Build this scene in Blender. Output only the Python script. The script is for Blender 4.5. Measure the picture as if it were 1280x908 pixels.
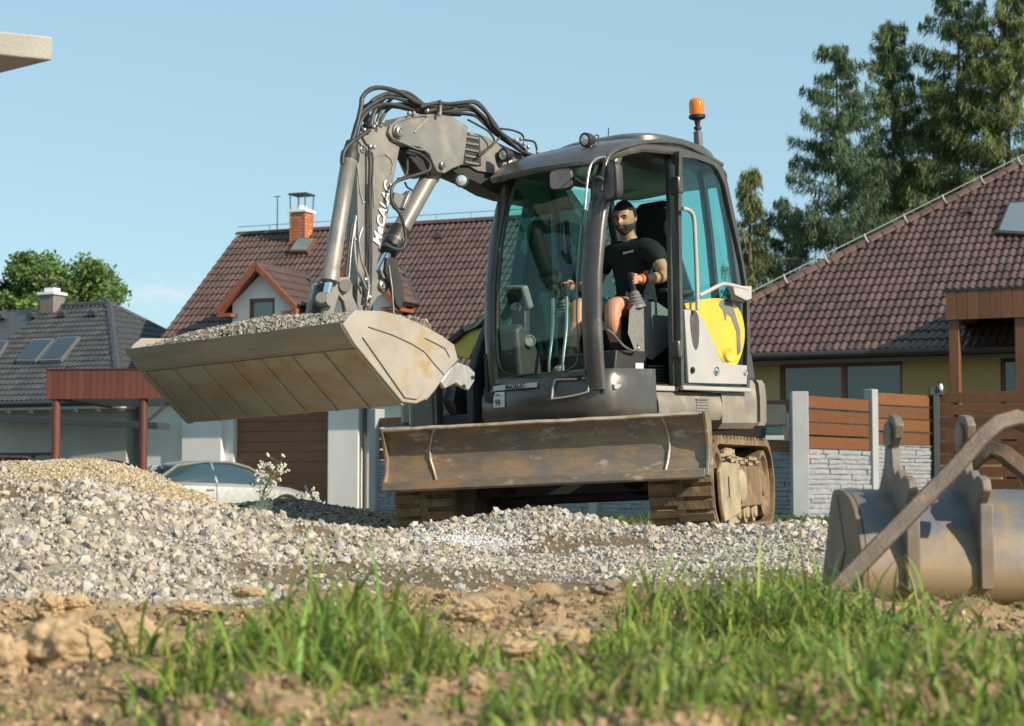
import bpy, bmesh, math, random
import numpy as np
from mathutils import Vector, Matrix, noise as mnoise
for o in list(bpy.data.objects): bpy.data.objects.remove(o)
R = math.radians
S = bpy.context.scene
C = S.collection
rng = np.random.default_rng(7); random.seed(7)
# ------------------------------------------------------------------ camera, sky, sun, exposure
FPX, YH, CZ = 2400.0, 612.0, 0.55          # focal length in pixels of the 1280 wide photo, horizon row, camera height
PITCH = math.atan((YH-454)/FPX)
cd = bpy.data.cameras.new('camera'); cam = bpy.data.objects.new('camera', cd); C.objects.link(cam); S.camera = cam
cam.location = (0, 0, CZ); cam.rotation_euler = (math.pi/2+PITCH, 0, 0)
cd.sensor_width = 36; cd.lens = FPX/1280*36; cd.clip_end = 3000; cd.clip_start = .05
cd.dof.use_dof = True; cd.dof.focus_distance = 12.6; cd.dof.aperture_fstop = 5.2
SUN_EL = R(30); SUN_H = Vector((.80, -.60, 0)).normalized()
SUNV = Vector((SUN_H.x*math.cos(SUN_EL), SUN_H.y*math.cos(SUN_EL), math.sin(SUN_EL)))
sl = bpy.data.lights.new('sun', 'SUN'); so = bpy.data.objects.new('sun', sl); C.objects.link(so)
sl.energy = 5.0; sl.angle = R(.55); sl.color = (1, .88, .72)
so.rotation_euler = SUNV.to_track_quat('Z', 'Y').to_euler()
w = bpy.data.worlds.new('World'); S.world = w; w.use_nodes = True
wn = w.node_tree.nodes; wl = w.node_tree.links; wn.clear()
wo = wn.new('ShaderNodeOutputWorld'); bg = wn.new('ShaderNodeBackground'); sky = wn.new('ShaderNodeTexSky')
sky.sky_type = 'NISHITA'; sky.sun_disc = False; sky.sun_elevation = SUN_EL
sky.sun_rotation = math.atan2(SUN_H.x, SUN_H.y)
sky.air_density = 1.0; sky.dust_density = .35; sky.ozone_density = 1.6; sky.altitude = 300
bg.inputs[1].default_value = .12
hs = wn.new('ShaderNodeHueSaturation'); hs.inputs['Saturation'].default_value = .86; hs.inputs['Value'].default_value = 1.0
mixc = wn.new('ShaderNodeMix'); mixc.data_type = 'RGBA'
# a few faint low clouds, by direction
tc = wn.new('ShaderNodeTexCoord'); mp = wn.new('ShaderNodeMapping'); mp.inputs['Scale'].default_value = (1, 1, 3.2)
nz = wn.new('ShaderNodeTexNoise'); nz.inputs['Scale'].default_value = 9; nz.inputs['Detail'].default_value = 6
cr = wn.new('ShaderNodeValToRGB'); cr.color_ramp.elements[0].position = .60; cr.color_ramp.elements[1].position = .78
sx = wn.new('ShaderNodeSeparateXYZ'); m1 = wn.new('ShaderNodeMapRange'); m1.inputs[1].default_value = .075; m1.inputs[2].default_value = .125; m1.inputs[3].default_value = 1; m1.inputs[4].default_value = 0
m2 = wn.new('ShaderNodeMath'); m2.operation = 'MULTIPLY'
wl.new(tc.outputs['Generated'], mp.inputs[0]); wl.new(mp.outputs[0], nz.inputs[0]); wl.new(nz.outputs[0], cr.inputs[0])
wl.new(tc.outputs['Generated'], sx.inputs[0]); wl.new(sx.outputs[2], m1.inputs[0]); wl.new(cr.outputs[0], m2.inputs[0]); wl.new(m1.outputs[0], m2.inputs[1])
tint = wn.new('ShaderNodeMix'); tint.data_type = 'RGBA'; tint.blend_type = 'MULTIPLY'; tint.inputs[0].default_value = 1; tint.inputs[7].default_value = (.92, 1.02, .95, 1)
wl.new(sky.outputs[0], tint.inputs[6]); wl.new(tint.outputs[2], hs.inputs['Color']); even = wn.new('ShaderNodeMix'); even.data_type = 'RGBA'; even.inputs[0].default_value = .6; even.inputs[7].default_value = (2.75, 4.4, 5.4, 1)   # flat cyan mixed in to even out the sky gradient
wl.new(hs.outputs[0], even.inputs[6]); wl.new(even.outputs[2], mixc.inputs[6]); mixc.inputs[7].default_value = (5.6, 5.9, 6.3, 1)
m3 = wn.new('ShaderNodeMath'); m3.operation = 'MULTIPLY'; m3.inputs[1].default_value = .55
# one small pale cloud low on the left
vd = wn.new('ShaderNodeVectorMath'); vd.operation = 'DISTANCE'; vs_ = wn.new('ShaderNodeVectorMath'); vs_.operation = 'MULTIPLY'; vs_.inputs[1].default_value = (1, 1, 3.2)
cdir = Vector((-.177, 1, .102)).normalized(); vd.inputs[1].default_value = (cdir.x, cdir.y, cdir.z*3.2)
mr = wn.new('ShaderNodeMapRange'); mr.inputs[1].default_value = .0; mr.inputs[2].default_value = .040; mr.inputs[3].default_value = 1.0; mr.inputs[4].default_value = 0
n5 = wn.new('ShaderNodeTexNoise'); n5.inputs['Scale'].default_value = 45; n5.inputs['Detail'].default_value = 5; mm5 = wn.new('ShaderNodeMath'); mm5.operation = 'MULTIPLY'; mr2 = wn.new('ShaderNodeMapRange'); mr2.inputs[1].default_value = .38; mr2.inputs[2].default_value = .66; mr2.inputs[4].default_value = .8
wl.new(tc.outputs['Generated'], vs_.inputs[0]); wl.new(vs_.outputs[0], vd.inputs[0]); wl.new(vd.outputs['Value'], mr.inputs[0]); wl.new(mp.outputs[0], n5.inputs[0]); wl.new(n5.outputs[0], mr2.inputs[0]); wl.new(mr.outputs[0], mm5.inputs[0]); wl.new(mr2.outputs[0], mm5.inputs[1])
mx5 = wn.new('ShaderNodeMath'); mx5.operation = 'MAXIMUM'
wl.new(m2.outputs[0], m3.inputs[0]); wl.new(m3.outputs[0], mx5.inputs[0]); wl.new(mm5.outputs[0], mx5.inputs[1]); wl.new(mx5.outputs[0], mixc.inputs[0])
wl.new(mixc.outputs[2], bg.inputs[0]); wl.new(bg.outputs[0], wo.inputs[0])
S.view_settings.view_transform = 'Standard'; S.view_settings.look = 'None'; S.view_settings.exposure = 0.33; S.view_settings.gamma = 1

# ------------------------------------------------------------------ frames: from a pixel of the photo to a point on a known plane
def ray(px, py):
    x = (px-640)/FPX; y = -(py-454)/FPX; c, s = math.cos(PITCH), math.sin(PITCH)
    return Vector((x, c-y*s, s+y*c))
CAMP = Vector((0, 0, CZ))
class Frame:
    def __init__(s, M): s.M = M; s.I = M.inverted()
    def hit(s, px, py, ax, v):
        d = s.I.to_3x3() @ ray(px, py); o = s.I @ CAMP; i = 'xyz'.index(ax)
        return o + d*((v-o[i])/d[i])
    def plane(s, px, py, p0, n):
        d = s.I.to_3x3() @ ray(px, py); o = s.I @ CAMP; n = Vector(n)
        return o + d*((Vector(p0)-o).dot(n)/d.dot(n))
def pix(p):
    c, s = math.cos(PITCH), math.sin(PITCH); x, y, z = p[0], p[1], p[2]-CZ
    f = y*c+z*s; u = -y*s+z*c
    return 640+FPX*x/f, 454-FPX*u/f
WORLD = Frame(Matrix.Identity(4))
def yaw(p, deg): return Frame(Matrix.Translation(p) @ Matrix.Rotation(R(deg), 4, 'Z'))

# ------------------------------------------------------------------ materials
def rgb(c): return (c[0], c[1], c[2], 1)
def mat(name, col, col2=None, rough=.6, metal=0, scale=4, stretch=(1, 1, 1), mid=.5, width=.15, bump=0, bscale=40, col3=None,
        scale3=9, mid3=.62, width3=.06, spec=.5, coat=0, objrand=0, transl=0, attr=None, detail=6, alpha=1, bumpdist=.02):
    m = bpy.data.materials.new(name); m.use_nodes = True; t = m.node_tree; N, L = t.nodes, t.links
    b = N['Principled BSDF']; b.inputs['Roughness'].default_value = rough; b.inputs['Metallic'].default_value = metal
    b.inputs['Specular IOR Level'].default_value = spec; b.inputs['Coat Weight'].default_value = coat; b.inputs['Coat Roughness'].default_value = .15
    tcn = N.new('ShaderNodeTexCoord'); mpn = N.new('ShaderNodeMapping'); mpn.inputs['Scale'].default_value = stretch
    L.new(tcn.outputs['Object'], mpn.inputs[0])
    def nzn(sc, de=detail):
        n = N.new('ShaderNodeTexNoise'); n.inputs['Scale'].default_value = sc; n.inputs['Detail'].default_value = de; n.inputs['Roughness'].default_value = .62
        L.new(mpn.outputs[0], n.inputs[0]); return n
    def mixn(a, c, f):
        x = N.new('ShaderNodeMix'); x.data_type = 'RGBA'
        if hasattr(a, 'links'): L.new(a, x.inputs[6])
        else: x.inputs[6].default_value = rgb(a)
        if hasattr(c, 'links'): L.new(c, x.inputs[7])
        else: x.inputs[7].default_value = rgb(c)
        L.new(f, x.inputs[0]); return x.outputs[2]
    def ramp(f, mi, wi):
        r = N.new('ShaderNodeMapRange'); r.inputs[1].default_value = mi-wi; r.inputs[2].default_value = mi+wi; L.new(f, r.inputs[0]); return r.outputs[0]
    cur = col
    if attr:
        a = N.new('ShaderNodeVertexColor'); a.layer_name = attr; cur = a.outputs[0]
        if col2:
            mu = N.new('ShaderNodeMix'); mu.data_type = 'RGBA'; mu.blend_type = 'MULTIPLY'; mu.inputs[0].default_value = 1
            L.new(cur, mu.inputs[6]); L.new(mixn(col, col2, ramp(nzn(scale).outputs[0], mid, width)), mu.inputs[7]); cur = mu.outputs[2]
    elif col2: cur = mixn(cur, col2, ramp(nzn(scale).outputs[0], mid, width))
    if col3: cur = mixn(cur, col3, ramp(nzn(scale3, 8).outputs[0], mid3, width3))
    if objrand:
        oi = N.new('ShaderNodeObjectInfo'); h = N.new('ShaderNodeHueSaturation'); r = N.new('ShaderNodeMapRange')
        r.inputs[3].default_value = 1-objrand; r.inputs[4].default_value = 1+objrand; L.new(oi.outputs['Random'], r.inputs[0]); L.new(r.outputs[0], h.inputs['Value'])
        if hasattr(cur, 'links'): L.new(cur, h.inputs['Color'])
        else: h.inputs['Color'].default_value = rgb(cur)
        cur = h.outputs[0]
    if hasattr(cur, 'links'): L.new(cur, b.inputs['Base Color'])
    else: b.inputs['Base Color'].default_value = rgb(cur)
    if bump:
        n = nzn(bscale, 5); bp = N.new('ShaderNodeBump'); bp.inputs['Strength'].default_value = bump; bp.inputs['Distance'].default_value = bumpdist
        L.new(n.outputs[0], bp.inputs['Height']); L.new(bp.outputs[0], b.inputs['Normal'])
    if rough > .12:
        rn = nzn(scale*2.3, 4); rr = N.new('ShaderNodeMapRange'); rr.inputs[3].default_value = max(.03, rough-.13); rr.inputs[4].default_value = min(1, rough+.13)
        L.new(rn.outputs[0], rr.inputs[0]); L.new(rr.outputs[0], b.inputs['Roughness'])
    if transl:
        tr = N.new('ShaderNodeBsdfTranslucent'); ms = N.new('ShaderNodeMixShader'); ms.inputs[0].default_value = transl
        if hasattr(cur, 'links'): L.new(cur, tr.inputs[0])
        else: tr.inputs[0].default_value = rgb(cur)
        L.new(b.outputs[0], ms.inputs[1]); L.new(tr.outputs[0], ms.inputs[2]); L.new(ms.outputs[0], N['Material Output'].inputs[0])
    return m
def glassmat(name, tint, refl=.08, rough=.02):
    m = bpy.data.materials.new(name); m.use_nodes = True; N, L = m.node_tree.nodes, m.node_tree.links; N.clear()
    o = N.new('ShaderNodeOutputMaterial'); t = N.new('ShaderNodeBsdfTransparent'); t.inputs[0].default_value = rgb(tint)
    g = N.new('ShaderNodeBsdfGlossy'); g.inputs['Roughness'].default_value = rough; g.inputs[0].default_value = (.9, 1, .96, 1)
    lw = N.new('ShaderNodeLayerWeight'); pw = N.new('ShaderNodeMath'); pw.operation = 'POWER'; pw.inputs[1].default_value = 5; L.new(lw.outputs['Facing'], pw.inputs[0]); ad = N.new('ShaderNodeMath'); ad.operation = 'MULTIPLY_ADD'; ad.inputs[1].default_value = .9; ad.inputs[2].default_value = .045+refl; ad.use_clamp = True
    ms = N.new('ShaderNodeMixShader'); L.new(pw.outputs[0], ad.inputs[0]); L.new(ad.outputs[0], ms.inputs[0])
    L.new(t.outputs[0], ms.inputs[1]); L.new(g.outputs[0], ms.inputs[2]); L.new(ms.outputs[0], o.inputs[0]); return m

# ------------------------------------------------------------------ mesh helpers
class MB:
    def __init__(s): s.v = []; s.f = []
    def add(s, V, F):
        n = len(s.v); s.v += [Vector(p) for p in V]; s.f += [tuple(i+n for i in f) for f in F]; return s
    def box(s, x0, x1, y0, y1, z0, z1, M=None):
        V = [Vector((x, y, z)) for z in (z0, z1) for x, y in ((x0, y0), (x1, y0), (x1, y1), (x0, y1))]
        if M: V = [M @ p for p in V]
        return s.add(V, [(0, 3, 2, 1), (4, 5, 6, 7), (0, 1, 5, 4), (1, 2, 6, 5), (2, 3, 7, 6), (3, 0, 4, 7)])
    def prism(s, P, d):
        P = [Vector(p) for p in P]; d = Vector(d); n = len(P)
        s.add(P+[p+d for p in P], [tuple(range(n))[::-1], tuple(range(n, 2*n))]+[(i, (i+1) % n, n+(i+1) % n, n+i) for i in range(n)]); return s
    def loft(s, rings, closed=True, caps=True):
        n = len(rings[0]); V = [p for r in rings for p in r]; F = []
        for k in range(len(rings)-1):
            for i in range(n if closed else n-1):
                j = (i+1) % n; F.append((k*n+i, k*n+j, (k+1)*n+j, (k+1)*n+i))
        if caps and closed: F += [tuple(range(n))[::-1], tuple(range((len(rings)-1)*n, len(rings)*n))]
        return s.add(V, F)
    def tube(s, P, r, n=8, caps=True):
        P = [Vector(p) for p in P]; rr = r if isinstance(r, (list, tuple)) else [r]*len(P); rings = []
        T = [(P[min(i+1, len(P)-1)]-P[max(i-1, 0)]).normalized() for i in range(len(P))]
        u = T[0].orthogonal().normalized()
        for i, p in enumerate(P):
            u = (u-T[i]*u.dot(T[i])); u = u.normalized() if u.length > 1e-6 else T[i].orthogonal().normalized(); v = T[i].cross(u)
            rings.append([p+(u*math.cos(a)+v*math.sin(a))*rr[i] for a in [2*math.pi*k/n for k in range(n)]])
        return s.loft(rings, True, caps)
    def bar(s, P, w, h, up=(0, 0, 1)):          # rectangular bar swept along a path; w across, h along 'up'
        P = [Vector(p) for p in P]; up = Vector(up); rings = []
        for i, p in enumerate(P):
            t = (P[min(i+1, len(P)-1)]-P[max(i-1, 0)]).normalized(); a = t.cross(up).normalized(); b = a.cross(t).normalized()
            k = 1
            if 0 < i < len(P)-1:
                c = (P[i]-P[i-1]).normalized().dot((P[i+1]-P[i]).normalized()); k = 1/max(.5, math.sqrt((1+c)/2))
            rings.append([p+a*w/2+b*h/2*k, p-a*w/2+b*h/2*k, p-a*w/2-b*h/2*k, p+a*w/2-b*h/2*k])
        return s.loft(rings)
    def lathe(s, prof, o, ax, n=20):            # prof: (radius, distance along axis)
        o = Vector(o); ax = Vector(ax).normalized(); u = ax.orthogonal().normalized(); v = ax.cross(u)
        return s.loft([[o+ax*h+(u*math.cos(a)+v*math.sin(a))*max(r, 1e-4) for a in [2*math.pi*k/n for k in range(n)]] for r, h in prof])
    def cyl(s, a, b, r, n=16): return s.tube([a, b], r, n)
    def ball(s, c, r, n=12, sc=(1, 1, 1)):
        c = Vector(c); rings = []
        for i in range(n//2+1):
            th = math.pi*i/(n//2); rings.append([c+Vector((math.sin(th)*math.cos(a)*sc[0], math.sin(th)*math.sin(a)*sc[1], math.cos(th)*sc[2]))*r for a in [2*math.pi*k/n for k in range(n)]])
        return s.loft(rings[::-1])
    def obj(s, name, m, parent=None, smooth=None, bevel=0, seg=2, **k):
        me = bpy.data.meshes.new(name); me.from_pydata([tuple(p) for p in s.v], [], s.f); me.validate(); me.update()
        bm = bmesh.new(); bm.from_mesh(me); bmesh.ops.remove_doubles(bm, verts=bm.verts, dist=1e-5); bmesh.ops.recalc_face_normals(bm, faces=bm.faces); bm.to_mesh(me); bm.free()
        me.materials.append(m); o = bpy.data.objects.new(name, me); C.objects.link(o)
        if smooth: me.polygons.foreach_set('use_smooth', [True]*len(me.polygons)); me.set_sharp_from_angle(angle=R(smooth))
        if bevel:
            bv = o.modifiers.new('bevel', 'BEVEL'); bv.width = bevel; bv.segments = seg; bv.limit_method = 'ANGLE'; bv.angle_limit = R(35)
            me.polygons.foreach_set('use_smooth', [True]*len(me.polygons)); me.set_sharp_from_angle(angle=R(smooth or 32)); bv.harden_normals = False
        if parent is not None: o.parent = parent
        return tag(o, **k)
def tag(o, label=None, cat=None, group=None, kind=None):
    if label: o['label'] = label
    if cat: o['category'] = cat
    if group: o['group'] = group
    if kind: o['kind'] = kind
    return o
def empty(name, M, **k):
    o = bpy.data.objects.new(name, None); C.objects.link(o); o.matrix_world = M if isinstance(M, Matrix) else Matrix.Translation(M); o.empty_display_size = .1
    return tag(o, **k)
def copy(o, M=None, parent=None):
    c = o.copy(); C.objects.link(c)
    if parent is not None: c.parent = parent
    if M is not None: c.matrix_basis = M
    return c
def copy_tree(o, parent=None):
    c = o.copy(); C.objects.link(c); c.parent = parent
    for ch in [x for x in o.children]: copy_tree(ch, c)
    return c
def cr_spline(P, n=6):
    P = [Vector(p) for p in P]; out = []
    Q = [P[0]*2-P[1]]+P+[P[-1]*2-P[-2]]
    for i in range(1, len(Q)-2):
        for k in range(n):
            t = k/n; a, b, c_, d = Q[i-1], Q[i], Q[i+1], Q[i+2]
            out.append(.5*((2*b)+(c_-a)*t+(2*a-5*b+4*c_-d)*t*t+(3*b-a-3*c_+d)*t**3))
    return out+[P[-1]]
def bulk(name, V, F, m, col=None, smooth=False, parent=None, **k):   # numpy mesh; F (n,3) or (n,4); col per vertex (n,3)
    V = np.asarray(V, np.float32); F = np.asarray(F, np.int32); me = bpy.data.meshes.new(name); k_ = F.shape[1]
    me.vertices.add(len(V)); me.vertices.foreach_set('co', V.ravel()); me.loops.add(F.size); me.loops.foreach_set('vertex_index', F.ravel())
    me.polygons.add(len(F)); me.polygons.foreach_set('loop_start', np.arange(len(F), dtype=np.int32)*k_)
    if smooth: me.polygons.foreach_set('use_smooth', np.ones(len(F), bool))
    me.polygons.foreach_set('use_smooth', np.full(len(F), bool(smooth)))
    me.update(calc_edges=True)
    if col is not None:
        a = me.color_attributes.new('col', 'FLOAT_COLOR', 'POINT'); a.data.foreach_set('color', np.c_[col, np.ones(len(V))].astype(np.float32).ravel())
    me.materials.append(m); o = bpy.data.objects.new(name, me); C.objects.link(o)
    if parent is not None: o.parent = parent
    return tag(o, **k)
def vnoise(x, y, s, seed=0):                     # smooth value noise, vectorised
    g = np.random.default_rng(seed).random((256, 256)); x = np.asarray(x)/s+100.3; y = np.asarray(y)/s+57.7
    xi = np.floor(x).astype(int); yi = np.floor(y).astype(int); fx = x-xi; fy = y-yi; fx = fx*fx*(3-2*fx); fy = fy*fy*(3-2*fy)
    a = g[xi % 256, yi % 256]; b = g[(xi+1) % 256, yi % 256]; c = g[xi % 256, (yi+1) % 256]; d = g[(xi+1) % 256, (yi+1) % 256]
    return (a*(1-fx)+b*fx)*(1-fy)+(c*(1-fx)+d*fx)*fy-.5
def text(name, body, M, size, m, parent, extrude=.001, shear=0, off=0, spacing=1):
    cu = bpy.data.curves.new(name, 'FONT'); cu.body = body; cu.size = size; cu.extrude = extrude; cu.shear = shear; cu.offset = off; cu.space_character = spacing
    cu.align_x = 'CENTER'; cu.align_y = 'CENTER'; cu.materials.append(m); cu.resolution_u = 3
    o = bpy.data.objects.new(name, cu); C.objects.link(o); o = bake(o, name); o.parent = parent; o.matrix_basis = M; return o
def bake(o, name=None):                          # replace an object with modifiers (or a text) by its final mesh
    nm = name or o.name; dg = bpy.context.evaluated_depsgraph_get(); me = bpy.data.meshes.new_from_object(o.evaluated_get(dg)); par = o.parent; mw = o.matrix_basis.copy(); props = {k: o[k] for k in o.keys() if k in ('label', 'category', 'group', 'kind')}
    ch = list(o.children); n = bpy.data.objects.new('x', me); C.objects.link(n); n.parent = par; n.matrix_basis = mw
    for k, v in props.items(): n[k] = v
    for c in ch: c.parent = n
    bpy.data.objects.remove(o); n.name = nm; bake.last = n; return n
def axes(o, x, y):                               # matrix with given x and roughly y axes
    x = Vector(x).normalized(); z = x.cross(Vector(y)).normalized(); y = z.cross(x)
    return Matrix(((x.x, y.x, z.x, o[0]), (x.y, y.y, z.y, o[1]), (x.z, y.z, z.z, o[2]), (0, 0, 0, 1)))

# ================================================================== GROUND
BY = [0, 1.5, 3.5, 6, 8, 10, 13, 16, 20, 24, 30, 46, 60, 140, 700]; BZ = [.12, .13, .14, .13, .15, .18, .19, .17, .12, .10, .085, .0, -.05, -.1, -.1]
def sstep(a, b, x): t = np.clip((x-a)/(b-a), 0, 1); return t*t*(3-2*t)
def gauss(x, y, cx, cy, sx_, sy_): return np.exp(-.5*(((x-cx)/sx_)**2+((y-cy)/sy_)**2))
def base(x, y): return np.interp(y, BY, BZ)
def soilmask(x, y):          # 1 where bare soil shows instead of gravel
    edge = 6.55+.75*vnoise(x, y, 1.1, 3)+.35*vnoise(x, y, .35, 4)+.9*gauss(x, 0, .45, 0, .5, 1)-.15*gauss(x, 0, -1.2, 0, .5, 1)
    return 1-sstep(edge-.25, edge+.25, y)
def ground(x, y):
    x = np.asarray(x, float); y = np.asarray(y, float); z = base(x, y)
    z = z+.38*gauss(x, y, -2.75, 9.6, 1.30, 1.15)                       # coarse heap on the left
    sx_ = np.where(x > -2.62, .66, 1.25); z = z+.52*gauss(x, y, -2.62, 12.0, sx_, .85)   # heap of fine gravel behind it
    z = z+.23*gauss(x, y, -2.0, 15.6, .75, .9)+.10*gauss(x, y, -.9, 15.2, .6, .8)        # dark low heap
    z = z+.18*gauss(x, y, .2, 11.7, .42, .6)+.07*gauss(x, y, .9, 11.2, .5, .5)+.10*gauss(x, y, 1.75, 11.4, .6, .7)+.07*gauss(x, y, -.4, 11.6, .4, .5)
    z = z+.05*gauss(x, y, 1.1, 8.3, .5, .6)+.05*gauss(x, y, 2.4, 10, .8, 1)
    z = z-.05*gauss(x, y, .3, 9.0, .7, .8)
    near = sstep(24, 15, y)
    z = z+near*(.085*vnoise(x, y, .9, 1)+.055*vnoise(x, y, .3, 2)+.018*vnoise(x, y, .11, 5))
    s = soilmask(x, y); z = z+s*(.07*vnoise(x, y, .34, 6)+.085*np.abs(vnoise(x, y, .17, 8))+.036*np.abs(vnoise(x, y, .07, 19))+.026*vnoise(x, y, .04, 9)-.02)
    z = z+s*.045*gauss(x, y, .45, 6.0, .35, .35)
    return z
xs = np.concatenate([np.arange(-5.2, 5.4, .045)]); ys = np.concatenate([np.arange(.9, 7.6, .026), np.arange(7.6, 20.5, .06)])
X, Y = np.meshgrid(xs, ys); Z = ground(X, Y)
edge = np.minimum.reduce([sstep(-5.2, -4.6, X), sstep(5.38, 4.8, X), sstep(20.5, 19.4, Y), sstep(.88, 1.3, Y)]); Z = Z-(1-edge)*.12
V = np.stack([X, Y, Z], -1).reshape(-1, 3); n0, n1 = X.shape; I = np.arange(n0*n1).reshape(n0, n1)
Fq = np.stack([I[:-1, :-1], I[:-1, 1:], I[1:, 1:], I[1:, :-1]], -1).reshape(-1, 4)
sm = soilmask(V[:, 0], V[:, 1])[:, None]; nn = (vnoise(V[:, 0], V[:, 1], .4, 11)+.5)[:, None]; n2 = (vnoise(V[:, 0], V[:, 1], .07, 12)+.5)[:, None]
soil = np.array([.44, .31, .18])*(1-.32*nn)+np.array([.05, .035, .015])*n2; grv = np.array([.38, .34, .28])*(1-.25*nn)
dirty = sstep(.55, .8, vnoise(V[:, 0], V[:, 1], .8, 14)+.5+.55*gauss(V[:, 0], V[:, 1], .40, 7.9, .55, .7))[:, None]
grv = grv*(1-dirty)+np.array([.20, .145, .09])*dirty
col = sm*soil+(1-sm)*grv
m_soil = mat('soil', (1, 1, 1), (.66, .62, .6), rough=.95, scale=14, attr='col', bump=.9, bscale=70, spec=.2, bumpdist=.01)
bulk('site_ground', V, Fq, m_soil, col, smooth=True, kind='structure')
# wide ground sheet
xs = np.concatenate([np.linspace(-500, -20, 14), np.linspace(-18, 18, 40), np.linspace(20, 500, 14)]); ys = np.concatenate([np.linspace(-60, 0, 6), np.linspace(1, 64, 64), np.linspace(70, 900, 20)])
X, Y = np.meshgrid(xs, ys); Z = base(X, Y)-.07*sstep(20.6, 19.4, Y)
V = np.stack([X, Y, Z], -1).reshape(-1, 3); n0, n1 = X.shape; I = np.arange(n0*n1).reshape(n0, n1)
Fq = np.stack([I[:-1, :-1], I[:-1, 1:], I[1:, 1:], I[1:, :-1]], -1).reshape(-1, 4)
m_field = mat('field', (.09, .11, .035), (.16, .13, .07), rough=.95, scale=.6, bump=.6, bscale=12, col3=(.06, .08, .025), scale3=4, mid3=.5, width3=.1)
bulk('ground', V, Fq, m_field, None, smooth=True, kind='structure')
def sheet(name, P0, P1, width, m, dz, n=24, kind='structure'):
    P0 = Vector(P0); P1 = Vector(P1); d = (P1-P0); nrm = Vector((-d.y, d.x)).normalized()*width/2; V = []
    for i in range(n+1):
        for k in range(5):
            p = P0+d*(i/n)+nrm*(k/2-1); V.append((p.x, p.y, float(base(p.x, p.y))+dz))
    F = [(i*5+k, i*5+k+1, i*5+k+6, i*5+k+5) for i in range(n) for k in range(4)]
    o = bulk(name, V, F, m, None, kind=kind); return o
m_asph = mat('asphalt', (.10, .10, .105), (.14, .135, .13), rough=.9, scale=3, bump=.4, bscale=90)
m_conc = mat('concrete', (.40, .39, .37), (.33, .32, .30), rough=.85, scale=2.5, bump=.25, bscale=50)
sheet('road', (-60, 40), (60, 12.5), 5.0, m_asph, .008, 60)

# ---- loose stones: real stones in a few grades, each grade one mesh
def stone_templates(n, r):
    T = []
    for _ in range(n):
        c = np.array([[x, y, z] for z in (-1, 1) for x, y in ((-1, -1), (1, -1), (1, 1), (-1, 1))], float)
        c *= .58; c += r.uniform(-.3, .3, c.shape); c *= np.array([1, r.uniform(.6, .95), r.uniform(.45, .8)])
        T.append(c)
    return np.array(T)
CF = np.array([(0, 2, 1), (0, 3, 2), (4, 5, 6), (4, 6, 7), (0, 1, 5), (0, 5, 4), (1, 2, 6), (1, 6, 5), (2, 3, 7), (2, 7, 6), (3, 0, 4), (3, 4, 7)])
_g = (1+5**.5)/2
IV = np.array([(-1, _g, 0), (1, _g, 0), (-1, -_g, 0), (1, -_g, 0), (0, -1, _g), (0, 1, _g), (0, -1, -_g), (0, 1, -_g), (_g, 0, -1), (_g, 0, 1), (-_g, 0, -1), (-_g, 0, 1)])/math.sqrt(1+_g*_g)
IF = np.array([(0, 11, 5), (0, 5, 1), (0, 1, 7), (0, 7, 10), (0, 10, 11), (1, 5, 9), (5, 11, 4), (11, 10, 2), (10, 7, 6), (7, 1, 8), (3, 9, 4), (3, 4, 2), (3, 2, 6), (3, 6, 8), (3, 8, 9), (4, 9, 5), (2, 4, 11), (6, 2, 10), (8, 6, 7), (9, 8, 1)])
def ico_templates(n, r):
    return np.array([IV*(1+r.uniform(-.30, .22, (12, 1)))*np.array([1, r.uniform(.6, .95), r.uniform(.5, .8)])+r.uniform(-.12, .12, (12, 3)) for _ in range(n)])
def stones(name, P, size, cols, m, label=None, cat=None, kind='stuff', parent=None, flat=.35, ico=False):
    r = np.random.default_rng(len(P)); n = len(P); T = ico_templates(24, r) if ico else stone_templates(24, r); c = T[r.integers(0, 24, n)]; nv = 12 if ico else 8; CFx = IF if ico else CF
    q = r.normal(size=(n, 4)); q[:, 1:3] *= 1-flat*.5; q /= np.linalg.norm(q, axis=1, keepdims=True); a, b, cc, d = q.T
    Rm = np.stack([1-2*(cc*cc+d*d), 2*(b*cc-a*d), 2*(b*d+a*cc), 2*(b*cc+a*d), 1-2*(b*b+d*d), 2*(cc*d-a*b), 2*(b*d-a*cc), 2*(cc*d+a*b), 1-2*(b*b+cc*cc)], -1).reshape(n, 3, 3)
    V = np.einsum('nij,nkj->nki', Rm, c)*size[:, None, None]+P[:, None, :]
    F = (CFx[None]+(np.arange(n)*nv)[:, None, None]).reshape(-1, 3)
    return bulk(name, V.reshape(-1, 3), F, m, np.repeat(cols, nv, 0), parent=parent, label=label, cat=cat, kind=kind)
m_stone = mat('gravel_stone', (1, 1, 1), (.74, .72, .70), rough=.9, scale=30, attr='col', spec=.25)
def stonecols(n, r, warm=.5, bright=1.0, dark=.1):
    b = np.array([.50, .45, .375]); g = np.array([.46, .435, .395]); y = np.array([.46, .39, .29]); k = r.random((n, 1))
    c = np.where(k < .45, b, np.where(k < 1-warm*.5, g, y))*r.uniform(.74, 1.12, (n, 1))*bright
    return np.where(r.random((n, 1)) < dark, c*.45, c)
r = np.random.default_rng(21)
def sample(n, x0, x1, y0, y1): return r.uniform(x0, x1, n), r.uniform(y0, y1, n)
def inview(x, y, m=.2): return np.abs(x) < y*.2667+m
def lay(name, x, y, size, cols, label, cat, sink=.15, ico=False):
    P = np.stack([x, y, ground(x, y)+size*(.25-sink)], -1); return stones(name, P, size, cols, m_stone, label, cat, ico=ico)
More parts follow.
